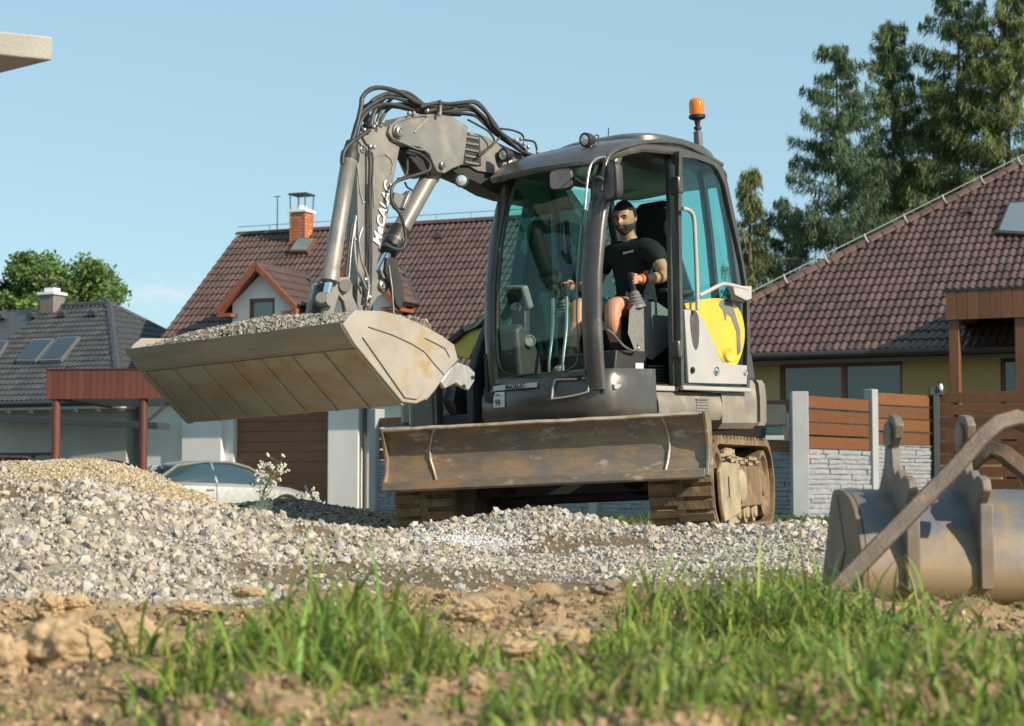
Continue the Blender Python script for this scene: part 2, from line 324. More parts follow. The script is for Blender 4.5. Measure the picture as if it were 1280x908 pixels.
# mid gravel everywhere
x, y = sample(300000, -5, 5.2, 5.6, 19.5); k = inview(x, y, .35) & (r.random(len(x)) > soilmask(x, y)) & (r.random(len(x)) < .85)
x, y = x[k], y[k]; sz = (.005+.017*r.random(len(x))**2.2)*(1+.25*(y > 12)); c = stonecols(len(x), r, .35)
dk = gauss(x, y, -1.7, 15.4, 1.3, 1.0)[:, None]; c = c*(1-.5*dk)*(1+dk*np.array([.12, -.02, -.16]))
dirt = sstep(.55, .85, vnoise(x, y, .8, 14)+.5+.55*gauss(x, y, .40, 7.9, .55, .7)); kk = r.random(len(x)) > dirt*.8
lay('crushed_gravel', x[kk], y[kk], sz[kk], c[kk], 'pale crushed gravel spread across the site in front of the excavator', 'gravel')
# coarse stones: left heap, berm in front of the tracks
x, y = sample(130000, -5, 4.4, 6.0, 13.5)
d = 1.0*gauss(x, y, -1.75, 8.7, .62, .95)+.22*gauss(x, y, -2.6, 8.4, .6, 1.2)+.95*gauss(x, y, .25, 11.3, .8, .5)+.5*gauss(x, y, 1.6, 10.9, .6, .5)+.25*gauss(x, y, 1.1, 8.2, .5, .6)+.5*gauss(x, y, -1.1, 9.2, .6, .6)+.04
dirt = sstep(.55, .85, vnoise(x, y, .8, 14)+.5+.55*gauss(x, y, .40, 7.9, .55, .7)); d = d*(1-.9*dirt)*(1-.9*gauss(x, y, -2.6, 12.2, .8, .75))*(1-soilmask(x, y))*(.45+1.1*np.clip(vnoise(x, y, .5, 31)+.5, 0, 1))
k = inview(x, y, .4) & (r.random(len(x)) < d*.32); x, y = x[k], y[k]; sz = .010+.030*r.random(len(x))**2.6
lay('coarse_gravel', x, y, sz, stonecols(len(x), r, .5, 1.05), 'heap of coarse pale stones at the left and before the tracks', 'gravel', sink=.05, ico=True)
# fine yellowish gravel heap
x, y = sample(60000, -5, -.9, 10.9, 13.6); d = np.clip(gauss(x, y, -2.62, 12.0, np.where(x > -2.62, .75, 1.3), .75)*2.2-.35, 0, 1)
k = inview(x, y, .3) & (r.random(len(x)) < d); x, y = x[k], y[k]; sz = r.uniform(.008, .015, len(x))
c = np.array([.60, .49, .30])*r.uniform(.5, 1.15, (len(x), 1)); lay('fine_gravel', x, y, sz, c, 'mound of fine yellowish gravel behind the coarse heap', 'gravel')
# white lime patch
x, y = sample(9000, -.75, .15, 10.1, 11.3); k = r.random(len(x)) < gauss(x, y, -.3, 10.7, .22, .25); x, y = x[k], y[k]
lay('white_powder', x, y, r.uniform(.005, .014, len(x)), np.full((len(x), 3), .66)*r.uniform(.9, 1.05, (len(x), 1)), 'white powdery patch on the gravel before the dozer blade', 'powder', sink=.3)
# small crumbs of soil
x, y = sample(30000, -2, 2, 2.6, 7.2); k = inview(x, y, .2) & (r.random(len(x)) < soilmask(x, y)*(.3+.7*(vnoise(x, y, .3, 40) > .05))); x, y = x[k], y[k]
sz = r.uniform(.004, .014, len(x)); P = np.stack([x, y, ground(x, y)+sz*.2], -1); c = np.array([.45, .32, .19])*r.uniform(.55, 1.2, (len(x), 1))
stones('soil_crumbs', P, sz, c, m_stone, 'crumbled brown soil scattered over the near ground', 'soil')

# ================================================================== EXCAVATOR
TILT = Matrix.Rotation(-R(2.5), 4, 'Y')
EO = Vector((.63, 14, .22))
UPF = Frame(Matrix.Translation(EO) @ TILT @ Matrix.Rotation(R(230), 4, 'Z'))
def U(px, py, ax='y', v=.95): return UPF.hit(px, py, ax, v)
def YP(pts, v): return [U(a, b, 'y', v) for a, b in pts]
def XP(pts, v): return [U(a, b, 'x', v) for a, b in pts]
ex = empty('excavator', UPF.M, label='taupe tracked excavator with a wide raised bucket full of gravel and an open cab door', cat='excavator')
m_taupe = mat('taupe_paint', (.19, .178, .163), (.27, .255, .228), rough=.42, metal=.25, scale=2.2, col3=(.36, .31, .24), scale3=5, mid3=.62, width3=.12, bump=.05, bscale=30)
m_cabp = mat('cab_paint', (.085, .074, .068), (.12, .105, .092), rough=.33, metal=.45, scale=2.5, col3=(.25, .215, .17), scale3=6, mid3=.70, width3=.12, coat=.3)
m_skirt = mat('dusty_skirt_paint', (.21, .19, .16), (.31, .27, .215), rough=.5, metal=.2, scale=3, col3=(.42, .34, .22), scale3=7, mid3=.62, width3=.1)
m_black = mat('black_plastic', (.018, .018, .019), (.035, .034, .033), rough=.55, scale=4)
m_rubber = mat('rubber_hose', (.022, .022, .022), (.06, .055, .05), rough=.5, scale=6)
m_seal = mat('rubber_seal', (.012, .012, .013), rough=.6)
m_steel = mat('bright_steel', (.62, .62, .63), (.45, .44, .43), rough=.25, metal=.9, scale=8)
m_zinc = mat('zinc_fitting', (.42, .41, .39), (.28, .27, .25), rough=.4, metal=.7, scale=20)
m_chrome = mat('chrome_rod', (.8, .8, .82), rough=.06, metal=1)
m_yel = mat('yellow_paint', (.66, .49, .03), (.55, .41, .05), rough=.4, scale=4, coat=.2, col3=(.42, .35, .14), scale3=6, mid3=.63, width3=.1)
m_bucket = mat('worn_bucket_steel', (.44, .39, .30), (.33, .29, .225), rough=.5, metal=.35, scale=3.5, stretch=(1, 1, 2.2), col3=(.40, .25, .10), scale3=2.6, mid3=.60, width3=.10, bump=.12, bscale=35)
m_bside = mat('pale_dusty_bucket_steel', (.38, .345, .285), (.31, .28, .235), rough=.6, metal=.15, scale=4, col3=(.36, .24, .11), scale3=4.5, mid3=.61, width3=.08, bump=.12, bscale=30)
m_blade = mat('rusty_blade_steel', (.19, .16, .135), (.34, .225, .12), rough=.55, metal=.3, scale=6, stretch=(.55, .55, 1.5), mid=.53, width=.12, col3=(.42, .35, .29), scale3=11, mid3=.62, width3=.04, bump=.18, bscale=25)
m_blade2 = mat('highlight_weld_steel', (.62, .55, .45), (.40, .28, .16), rough=.45, metal=.4, scale=9)  # pale tone puts the highlights of seams and top edge into the colour
m_mud = mat('muddy_track_rubber', (.13, .085, .048), (.24, .16, .085), rough=.9, scale=5, col3=(.30, .21, .11), scale3=9, mid3=.60, width3=.08, bump=.5, bscale=30)
m_mudside = mat('dry_mud_steel', (.42, .34, .21), (.26, .21, .14), rough=.85, scale=6, bump=.4, bscale=30)
m_glass = glassmat('green_cab_glass', (.66, .86, .76), .0)
m_glassd = glassmat('pale_green_glass', (.62, .90, .84), .02); m_glasst = glassmat('teal_glass', (.42, .80, .74), .02)
m_greydoor = mat('grey_door_trim', (.36, .35, .34), (.42, .40, .38), rough=.55, scale=3)
m_light = mat('cab_grey_plastic', (.13, .13, .13), (.19, .185, .18), rough=.55, scale=5)
m_seat = mat('black_seat_fabric', (.014, .015, .016), rough=.9, bump=.2, bscale=90)
m_screen = mat('dark_screen', (.02, .025, .03), rough=.08)
m_white = mat('white_lettering', (.82, .82, .80), rough=.5)
m_grey = mat('grey_print', (.55, .55, .55), rough=.5)
m_lens = mat('clear_lens', (.75, .76, .76), rough=.12, metal=.6)
m_amber = bpy.data.materials.new('amber_lens'); m_amber.use_nodes = True
_b = m_amber.node_tree.nodes['Principled BSDF']; _b.inputs['Base Color'].default_value = (.95, .26, .01, 1); _b.inputs['Roughness'].default_value = .15; _b.inputs['Transmission Weight'].default_value = .35

# ---- undercarriage (its own heading: the upper structure is slewed 23 degrees)
SL = Matrix.Rotation(R(23), 4, 'Z')
def T3(mb): mb.v = [SL @ p for p in mb.v]; return mb
def track(yc, side):
    W2 = .215; a = .93; rr = .315                                      # half width, half wheelbase, end radius
    root = MB()
    path = []
    for k in range(13): t = math.pi/2-math.pi*k/12; path.append((a+rr*math.cos(t), rr+.005+rr*math.sin(t)))
    for k in range(13): t = -math.pi/2-math.pi*k/12; path.append((-a+rr*math.cos(t), rr+.005+rr*math.sin(t)))
    # belt: a closed loop with thickness
    fine = []
    n = len(path)
    for i in range(n):
        p, q = Vector(path[i]), Vector(path[(i+1) % n]); d = (q-p).length; m_ = max(1, int(d/.13))
        for k in range(m_): fine.append(p.lerp(q, k/m_))
    N = len(fine); cen = Vector((0, rr))
    rings = []
    for i, p in enumerate(fine):
        t = (fine[(i+1) % N]-fine[i-1]).normalized(); nv = Vector((t.y, -t.x)); nv = -nv if nv.dot(p-Vector((max(-a, min(a, p.x)), rr))) < 0 else nv
        i_ = p-nv*.035
        rings.append([Vector((p.x, yc-W2, p.y)), Vector((p.x, yc+W2, p.y)), Vector((i_.x, yc+W2, i_.y)), Vector((i_.x, yc-W2, i_.y))])
    root.loft(rings+[rings[0]], caps=False)
    tr = T3(root).obj('track', m_mud, ex, smooth=40)
    # lugs
    L = MB(); tot = N
    k = 0
    for i in range(0, N):
        p = fine[i]; t = (fine[(i+1) % N]-fine[i-1]).normalized(); nv = Vector((t.y, -t.x)); nv = -nv if nv.dot(p-Vector((max(-a, min(a, p.x)), rr))) < 0 else nv
        for hs_, off in ((-1, 0), (1, .5)):
            c = p+t*(off*.06)
            jx = random.uniform(-.004, .004)
            q0, q1 = c-t*.034, c+t*.034
            y0, y1 = (yc-W2, yc+.03) if hs_ < 0 else (yc-.03, yc+W2)
            P = [Vector((q.x+nv.x*h, y, q.y+nv.y*h)) for y in (y0+.005, y1-.005) for q, h in ((q0, -.005), (q1, -.005), (q1+t*-.006, .024+jx), (q0+t*.006, .024+jx))]
            L.add(P, [(0, 1, 2, 3), (7, 6, 5, 4), (0, 4, 5, 1), (1, 5, 6, 2), (2, 6, 7, 3), (3, 7, 4, 0)])
    T3(L).obj('track_lug', m_mud, tr, kind='stuff')
    fr = MB(); ys = yc+side*(W2-.12)
    fr.prism([(-.74, yc+side*.20, .16), (.80, yc+side*.20, .16), (.80, yc+side*.20, .36), (.62, yc+side*.20, .45), (-.62, yc+side*.20, .45), (-.74, yc+side*.20, .36)], (0, -side*.40, 0))
    T3(fr).obj('track_frame', m_mud, tr, bevel=.012)
    for xx, r_ in ((a, .27), (-a, .25)):
        wm = MB(); wm.lathe([(.0, 0), (r_*.35, 0), (r_*.42, -.03), (r_*.78, -.03), (r_*.85, 0), (r_, 0), (r_, -.3), (0, -.3)], (xx, yc+side*.185, rr+.005), (0, side, 0), 28)
        T3(wm).obj('idler_wheel', m_mud, tr, smooth=40)
    for xx in (-.5, -.17, .17, .5):
        wm = MB(); wm.lathe([(0, 0), (.05, 0), (.06, -.02), (.085, -.02), (.085, -.3), (0, -.3)], (xx, yc+side*.19, .13), (0, side, 0), 16)
        T3(wm).obj('roller', m_mudside, tr, smooth=40)
    # front side plate with slot and rubber edge, as on the near side
    pl = MB(); y0 = yc+side*.205
    pl.prism([(.36, y0, .13), (.96, y0, .08), (1.04, y0, .20), (1.06, y0, .42), (.95, y0, .47), (.36, y0, .47)], (0, side*.03, 0))
    sp = T3(pl).obj('side_plate', m_mudside, tr, bevel=.008)
    pl = MB(); pl.box(.78, .81, y0+side*.025, y0+side*.034, .24, .38); T3(pl).obj('slot', m_black, sp)
    for q in (.55, .62, .69, .76):
        b = MB(); b.cyl((q, y0, .10), (q, y0+side*.04, .06), .016, 8); T3(b).obj('bolt', m_mudside, sp)
    h = MB(); h.lathe([(0, .04), (.09, .04), (.12, .02), (.125, -.03)], (.22, y0, .31), (0, side, 0), 20); T3(h).obj('hub', m_mudside, tr, smooth=35)
    mud = MB()
    for _ in range(46):
        mud.ball((random.uniform(.35, .95), y0-side*random.uniform(0, .15), .535+random.uniform(-.02, .02)), random.uniform(.02, .05), 6, (1.3, 1, .6))
    for _ in range(40):
        mud.ball((random.uniform(-.6, .7), y0-side*random.uniform(0, .25), .49+random.uniform(-.03, .03)), random.uniform(.02, .045), 6, (1.3, 1, .6))
    T3(mud).obj('caked_mud', m_mudside, tr, kind='stuff')
    return tr
track(.885, 1); track(-.885, -1)
uf = MB(); uf.box(-.7, .7, -.68, .68, .30, .52); uf.box(-.45, .45, -.6, .6, .24, .62); uf.lathe([(0, 0), (.46, 0), (.46, .16), (0, .16)], (0, 0, .60), (0, 0, 1), 32)
for s in (-1, 1): uf.prism([(.5, s*.45-.05, .28), (1.30, s*.45-.05, .46), (1.30, s*.45-.05, .62), (.5, s*.45-.05, .50)], (0, .10, 0))
T3(uf).obj('undercarriage_frame', m_black, ex, bevel=.01)
# dozer blade: curved mouldboard swept across the machine
bx_ = 1.46
prof = [(0, .405), (-.035, .43), (-.075, .50), (-.09, .58), (-.085, .66), (-.055, .735), (-.02, .775), (0, .79)]
bl = MB(); ring = [(bx_+a, b) for a, b in prof]+[(bx_+a-.028, b) for a, b in prof[::-1]]
def xsec(y, sc=1): return [Vector((p[0], y, p[1])) for p in ring]
bl.loft([xsec(y) for y in (-1.095, -.83, -.4, 0, .4, .83, 1.095)])
blade = T3(bl).obj('dozer_blade', m_blade, ex, smooth=35)
for y in (-1.105, 1.10):
    e = MB(); e.prism([(bx_+.03, y, .395), (bx_-.03, y, .385), (bx_-.16, y, .42), (bx_-.17, y, .74), (bx_-.05, y, .80), (bx_+.03, y, .80), (bx_-.01, y, .72), (bx_-.055, y, .60), (bx_-.04, y, .50)], (0, .022, 0))
    T3(e).obj('blade_end_plate', m_blade, blade, bevel=.004)
ce = MB(); ce.prism([(bx_+.012, -1.10, .37), (bx_+.03, -1.10, .385), (bx_+.022, -1.10, .44), (bx_-.012, -1.10, .44)], (0, 2.2, 0)); T3(ce).obj('cutting_edge', m_blade, blade, bevel=.003)
te = MB(); te.tube([(bx_+.004, -1.09+.12*i, .79+random.uniform(-.003, .003)) for i in range(19)], .015, 6); T3(te).obj('top_rail', m_blade2, blade, smooth=60)
for y0, y1 in ((-.80, -.70), (.86, .82)):
    e = MB(); P = [(bx_+a+.006, y0+(y1-y0)*min(1, abs(i/7*2-1)), b) for i, (a, b) in enumerate(prof)]
    e.tube(P, .008, 6); T3(e).obj('weld_seam', m_blade2, blade, smooth=60)

# ---- upper structure: frame, cowl, skirts, counterweight
YL = .97
fr = MB(); fr.prism([(1.0, -.9, .74), (1.0, .9, .74), (-1.2, .9, .74), (-1.4, .5, .74), (-1.4, -.5, .74), (-1.2, -.9, .74)], (0, 0, .16)); fr.obj('turntable_frame', m_black, ex, bevel=.015)
# front cowl below the windshield: lofted around the near front corner
fz = [U(608, 470, 'y', -.1), U(612, 530, 'y', -.1)]
def cowl_ring(z, out, zf):           # from far right front to near front corner to the left side
    P = [(1.12+out-.10, -.16), (1.16+out-.04, .2), (1.17+out-.03, .55), (1.14+out-.03, .80), (1.09+out-.02, .91), (1.0, .97+out*.3), (.80, .985+out*.3), (.58, .99)]
    return [Vector((x, y, z+zf*(i-3)*.004)) for i, (x, y) in enumerate(P)]
R1 = [cowl_ring(z, o_, 0) for z, o_ in ((1.125, -.045), (1.07, .0), (.99, .03), (.86, .035), (.80, .01), (.775, -.06))]
cw = MB(); rings = [r_+[Vector((.58, .6, r_[0].z)), Vector((.7, -.16, r_[0].z))] for r_ in R1]; cw.loft(rings)
cowl = cw.obj('front_cowl', m_cabp, ex, smooth=38)
sk = MB()
def srow(z, y): return [Vector((.575, y, z)), Vector((.1, y+.004, z)), Vector((-.25, y, z))]
def skirt(name, x0, x1, zt, zb, m):
    s_ = MB(); s_.loft([[Vector((x, y_, z)) for y_, z in ((.6, zt), (.955, zt), (.985, zt-.03), (1.0, zt-.08), (1.0, zb+.06), (.975, zb+.015), (.93, zb), (.6, zb))] for x in np.linspace(x0, x1, 5)])
    return s_.obj(name, m, ex, smooth=40)
sk1 = skirt('side_skirt', .574, -.19, .975, .765, m_skirt)
g = MB()
for i in range(7): g.box(-.02, .13, .998, 1.006, .80+i*.020, .808+i*.020)
g.obj('vent_louvre', m_light, sk1)
# rear quarter: curved counterweight corner and rear body side
rq = MB()
def qr(z, o_): return [Vector((x, y, z)) for x, y in ((-.195, 1.0+o_), (-.45, 1.0+o_), (-.66, .99+o_), (-.68, .9), (-.68, 0), (-.195, 0))]
rq.loft([qr(.72, -.05), qr(.76, -.01), qr(.90, 0), qr(1.04, -.01), qr(1.08, -.04)])
rq.obj('rear_quarter_panel', m_skirt, ex, smooth=40)
cwt = MB()
def cr_(z, o_): return [Vector((x-o_, y, z)) for x, y in ((-.70, .985), (-.80, .97), (-.95, .88), (-1.10, .68), (-1.22, .4), (-1.24, -.4), (-1.12, -.8), (-.9, -1.0), (-.7, -1.0))]
cwt.loft([cr_(.74, -.03), cr_(.77, .0), cr_(.95, .01), cr_(1.045, 0), cr_(1.07, -.03)]); cwt.obj('counterweight', m_skirt, ex, smooth=40)
hd = MB(); hd.loft([[Vector((x+o_, y-o_*.5, z)) for x, y in ((-.58, .97), (-.70, .96), (-.88, .82), (-1.02, .5), (-1.10, 0), (-1.10, -.8), (-.4, -.95), (.2-o_, -.95), (.2-o_, -.25), (-.62, -.25))] for z, o_ in ((1.05, 0), (1.25, .02), (1.42, .08), (1.50, .12))]); hd.obj('engine_hood', m_cabp, ex, bevel=.04, seg=3)
sb = MB(); sb.loft([[Vector((x, y, z)) for x, y in ((.95, -.95), (1.05, -.85), (1.05, -.60), (.0, -.60), (.0, -.95))] for z in (.80, .86, 1.10, 1.16)]); sb.obj('side_box', m_cabp, ex, bevel=.03, seg=3)

# ---- cab. windshield profile x(z)
PZ = [1.02, 1.15, 1.45, 1.75, 2.05, 2.25, 2.42, 2.56, 2.66]; PX = [1.135, 1.15, 1.158, 1.135, 1.075, 1.015, .945, .86, .78]
def wx(z, y=.8): return float(np.interp(z, PZ, PX))-.10*max(0, (.82-y)/.92)
zz = [1.03, 1.15, 1.3, 1.45, 1.6, 1.75, 1.9, 2.05, 2.2, 2.33, 2.45, 2.56]
def pillar(name, y0, y1, dep0, dep1, m, zs=[.985]+zz):     # rounded corner pillar following the windshield curve
    pm = MB(); rings = []
    sgn = 1 if y1 > y0 else -1
    for i, z in enumerate(zs):
        t = i/(len(zs)-1); dp = dep0+(dep1-dep0)*t; a = wx(z, y0); b = y1-y0
        rings.append([Vector((a-.012, y0, z)), Vector((a, y0+b*.12, z)), Vector((a-.002, y0+b*.6, z)), Vector((a-.010, y0+b*.88, z)), Vector((a-.026, y1, z)), Vector((a-dp, y1, z)), Vector((a-dp-.01, y1-b*.25, z)), Vector((a-.09, y0+b*.25, z)), Vector((a-.05, y0, z))])
    pm.loft(rings); return pm.obj(name, m, ex, smooth=50)
pillar('cab_pillar', .82, .955, .045, .075, m_cabp); pillar('cab_pillar', -.005, -.115, .11, .12, m_cabp)
# bright chamfer strip along the near pillar, and inner rubber seals of the windshield
gs = MB(); gs.loft([[Vector((wx(z, .4)*0+wx(z, y)-.012, y, z)) for z in zz]+[] for y in np.linspace(-.01, .805, 6)], closed=False, caps=False)
gs.obj('windshield', m_glass, ex, smooth=60)
def seal(name, P, r_=.008, m=m_seal, par=ex, n=6): s_ = MB(); s_.tube(P, r_, n); return s_.obj(name, m, par, smooth=60)
cor = [Vector((wx(z, .795)+.004, .79, z)) for z in zz if z > 1.2]
cor = [Vector((wx(1.13, .5)+.003, .40, 1.125)), Vector((wx(1.13, .6)+.004, .66, 1.125)), Vector((wx(1.15, .7)+.004, .755, 1.16)), Vector((wx(1.2, .79)+.004, .785, 1.22))]+[q for q in cor if q.z > 1.25]
seal('windshield_trim', cor, .006, m_cabp)
cor2 = [Vector((wx(z, .01)+.004, .012, z)) for z in zz if z > 1.2][::-1]+[Vector((wx(1.2, .03)+.003, .03, 1.20)), Vector((wx(1.15, .08)+.003, .08, 1.15)), Vector((wx(1.13, .2)+.003, .2, 1.125)), Vector((wx(1.13, .5)+.003, .40, 1.125))]
seal('windshield_seal', cor2, .009, m_seal)
# lower rim of the front with the recessed light bezel
rim = MB(); rim.loft([[Vector((wx(1.10, y)-.03, y, 1.07)), Vector((wx(1.10, y)+.008, y, 1.085)), Vector((wx(1.12, y)+.004, y, 1.115)), Vector((wx(1.12, y)-.03, y, 1.13))] for y in np.linspace(-.02, .83, 8)]); rim.obj('windshield_sill', m_cabp, ex, smooth=40)
def onfront(px, py, out=.022):
    # a point on the cowl front face
    p = U(px, py, 'x', 1.17)
    for _ in range(4):
        y = p.y; xx = float(np.interp(y, [-.16, .2, .55, .80, .91], [1.02+.0, 1.12, 1.14, 1.11, 1.07]))+float(np.interp(p.z, [.775, .80, .86, .99, 1.07, 1.125], [-.06, .01, .035, .03, 0, -.045]))+.008
        p = U(px, py, 'x', xx)
    return p+Vector((out*.2, 0, 0))
seal('light_bezel', cr_spline([onfront(*p) for p in ((690, 499), (693, 480), (697, 475), (722, 474))], 4), .008, m_greydoor)
seal('light_bezel', cr_spline([onfront(*p) for p in ((728, 473), (737, 474), (736, 486), (733, 491), (712, 496), (690, 499))], 4), .008, m_greydoor)
pl = MB(); pl.loft([[onfront(618+54*t, 483-5*t)+Vector((-.004, 0, 0)), onfront(618+54*t, 483-5*t)+Vector((.008, 0, 0)), onfront(618+54*t, 489-5*t)+Vector((.008, 0, 0)), onfront(618+54*t, 489-5*t)+Vector((-.004, 0, 0))] for t in [i/8 for i in range(9)]]); npl = pl.obj('name_plate', m_grey, ex)
c0 = onfront(646, 483.5)+Vector((.019, 0, 0)); text('lettering', 'MeCALAC', axes(c0, onfront(672, 481)-onfront(618, 486), (0, 0, 1)), .042, m_black, npl, .001, .3, .0012, 1.1)
pl = MB(); q = [onfront(*p) for p in ((618, 491), (631, 490), (631, 509), (618, 510))]; pl.prism([p+Vector((.004, 0, 0)) for p in q], (-.01, 0, 0)); st = pl.obj('noise_sticker', m_white, ex, label='white noise level sticker reading 99')
text('lettering', '99', axes(onfront(624, 504)+Vector((.014, 0, 0)), onfront(631, 504)-onfront(618, 505), (0, 0, 1)), .066, m_black, st, .001, 0, .0006)
text('lettering', 'LWA', axes(onfront(624, 494.5)+Vector((.014, 0, 0)), onfront(631, 504)-onfront(618, 505), (0, 0, 1)), .026, m_black, st)
# cab floor, walls, posts
fl = MB(); fl.box(-.55, 1.10, -.09, .93, .96, 1.03); fl.obj('cab_floor', m_black, ex)
b = MB(); b.bar([(-.30, .925, 1.5), (-.25, .925, 2.1), (-.20, .915, 2.56)], .05, .035, (1, 0, 0)); b.obj('cab_pillar', m_black, ex)
sl_ = MB(); sl_.bar([(1.03, .965, 1.0), (.30, .965, .995)], .03, .035); sl_.obj('door_sill', m_greydoor, ex, bevel=.006)
bp = MB(); bp.bar([(.315, .955, .99), (.275, .955, 1.8), (.235, .95, 2.3), (.20, .93, 2.60)], .045, .075, (1, 0, 0)); bp.obj('door_post', m_cabp, ex, bevel=.008)
bp = MB(); bp.bar([(.275, .985, 1.0), (.235, .985, 1.8), (.20, .98, 2.3), (.165, .965, 2.58)], .02, .028, (1, 0, 0)); bp.obj('door_seal', m_black, ex, bevel=.004)
y_ = MB(); y_.bar([(.265, .984, 1.0), (.25, .984, 1.64)], .014, .06, (1, 0, 0)); y_.obj('yellow_edge', m_yel, ex, bevel=.003)
for x0, y0 in ((-.58, .93), (-.58, -.09)):
    bp = MB(); bp.bar([(x0, y0, 1.0), (x0, y0, 1.7), (x0+.06, y0-.01, 2.2), (x0+.14, y0-.02, 2.58)], .06, .07, (1, 0, 0)); bp.obj('cab_pillar', m_cabp, ex, bevel=.01)
bp = MB(); bp.bar([(.25, -.10, 1.0), (.2, -.10, 2.58)], .05, .06, (1, 0, 0)); bp.obj('cab_pillar', m_cabp, ex, bevel=.01)
wl_ = MB(); wl_.box(-.60, -.57, -.08, .93, 1.0, 1.62); wl_.box(-.55, 1.06, -.115, -.09, 1.0, 1.30); wl_.obj('cab_wall', m_black, ex)
gl = MB(); gl.add([(-.585, -.06, 1.62), (-.585, .90, 1.62), (-.47, .90, 2.55), (-.47, -.06, 2.55)], [(0, 1, 2, 3)]); gl.obj('rear_window', m_glasst, ex)
gl = MB(); gl.add([(.24, -.10, 1.30), (.97, -.10, 1.30), (.96, -.10, 1.75), (.86, -.10, 2.2), (.68, -.10, 2.52), (.2, -.10, 2.55)], [(0, 1, 2, 3, 4, 5)]); gl.add([(-.55, -.10, 1.30), (.24, -.10, 1.30), (.18, -.10, 2.55), (-.44, -.10, 2.55)], [(0, 1, 2, 3)]); gl.obj('side_window', m_glasst, ex)
gl = MB(); gl.add([(.24, .94, 1.5), (-.56, .94, 1.5), (-.45, .93, 2.55), (.17, .94, 2.55)], [(0, 1, 2, 3)]); gl.obj('side_window', glassmat('clear_side_glass', (.94, .99, .97), .0), ex)
yb = MB(); yb.prism([(.24, .93, 1.03), (-.56, .93, 1.03), (-.58, .93, 1.62), (.22, .93, 1.62)], (0, -.02, 0)); yb.obj('rear_side_panel', m_cabp, ex)
# roof: crowned shell with visor and raised rear dome
def roofz(x, y): return 2.725-.30*(max(0, abs(x-.2)-.15)/.9)**2-.05*((y-.42)/.58)**2
rf = MB(); rings = []
outl = []
for k in range(44):
    t = 2*math.pi*k/44; cx, sy = math.cos(t), math.sin(t); e = .38
    outl.append((.18+(.87 if cx > 0 else .80)*math.copysign(abs(cx)**e, cx), .42+.575*math.copysign(abs(sy)**e, sy)))
for s_, dz in ((.90, -.055), (.985, -.05), (1.0, -.035), (1.0, -.012), (.97, .012), (.9, .03), (.7, .035), (.4, .035), (.05, .035)):
    rings.append([Vector((.18+(x-.18)*s_, .42+(y-.42)*s_, (roofz(x, y) if s_ > .9 else roofz(.18+(x-.18)*s_, .42+(y-.42)*s_))+dz-(.0 if s_ > .9 else 0))) for x, y in outl])
rf.loft(rings[::-1]); roof = rf.obj('cab_roof', m_cabp, ex, smooth=40)
dm = MB(); rings = []
for s_, dz in ((1.0, -.03), (.97, .035), (.86, .062), (.5, .075), (.05, .078)):
    rings.append([Vector((-.08+.58*s_*math.copysign(abs(math.cos(t))**.6, math.cos(t)), .44+.47*s_*math.copysign(abs(math.sin(t))**.6, math.sin(t)), roofz(-.08+.58*s_*math.cos(t), .44)+dz+.01)) for t in [2*math.pi*k/32 for k in range(32)]])
dm.loft(rings[::-1]); dm.obj('roof_dome', m_cabp, roof, smooth=50)
hl = MB(); hl.loft([[Vector((x, y, roofz(x, y)-.075)) for y in np.linspace(-.05, .88, 5)] for x in (-.45, -.1, .25)], closed=False, caps=False); hl.loft([[Vector((x, y, roofz(x, y)-.08)) for y in np.linspace(-.05, .88, 5)] for x in (.25, .6, .9)], closed=False, caps=False); hl.obj('headliner', m_light, ex, smooth=60)
# side rail over the door opening, running down into the near pillar
rl = MB(); rl.bar(cr_spline(YP([(752, 240), (757, 205), (766, 190), (790, 181), (818, 177), (852, 180), (881, 194), (903, 207)], .975), 3), .03, .03, (0, 1, 0)); rl.obj('roof_rail', m_cabp, ex, bevel=.008)
# ---- the door, folded back flat against the cab side
yd = 1.035
dro = YP([(849, 189), (866, 191), (888, 199), (901, 207), (909, 225), (921, 280), (931, 335), (937, 372), (938, 430), (937, 490), (896, 491), (852, 486), (850, 380), (848, 260)], yd)
cen = sum(dro, Vector())/len(dro)
dfm = MB(); n = len(dro); inn = [p+(cen-p).normalized()*.0+Vector(((1 if p.x < cen.x else -1)*.035, 0, (-1 if p.z > cen.z else 1)*.038)) for p in dro]
V = []
for y in (0, -.035): V += [p+Vector((0, y, 0)) for p in dro]+[p+Vector((0, y, 0)) for p in inn]
F = []
for i in range(n):
    j = (i+1) % n; F += [(i, j, n+j, n+i), (2*n+i, 3*n+i, 3*n+j, 2*n+j), (i, 2*n+i, 2*n+j, j), (n+i, n+j, 3*n+j, 3*n+i)]
dfm.add(V, F); door = dfm.obj('door', m_cabp, ex, smooth=30)
dg = MB(); dg.add([p+Vector((0, -.02, 0)) for p in inn], [tuple(range(n))]); dg.obj('door_glass', m_glassd, door)
yy = yd+.002
yp = MB(); yp.prism(cr_spline(YP([(856, 380), (880, 374), (905, 374), (922, 384), (930, 405), (930, 430), (922, 455), (912, 458), (901, 448), (888, 420), (872, 392), (858, 386)], yd-.012), 3), (0, -.02, 0)); yp.obj('yellow_panel', m_yel, door, smooth=30)
mk = MB(); mk.prism(YP([(901, 376), (907, 374), (915, 379), (919, 392), (925, 412), (926, 440), (922, 444), (921, 415), (914, 396), (909, 392), (907, 401), (904, 388), (899, 381)], yd-.008), (0, -.005, 0)); mk.obj('dark_stripe', m_light, door)
gp = MB(); gp.prism(cr_spline(YP([(856, 387), (873, 391), (889, 421), (901, 448), (909, 455), (936, 457)], yd), 3)+YP([(936, 481), (861, 479)], yd), (0, -.03, 0)); gp.obj('inner_trim', m_greydoor, door, bevel=.006)
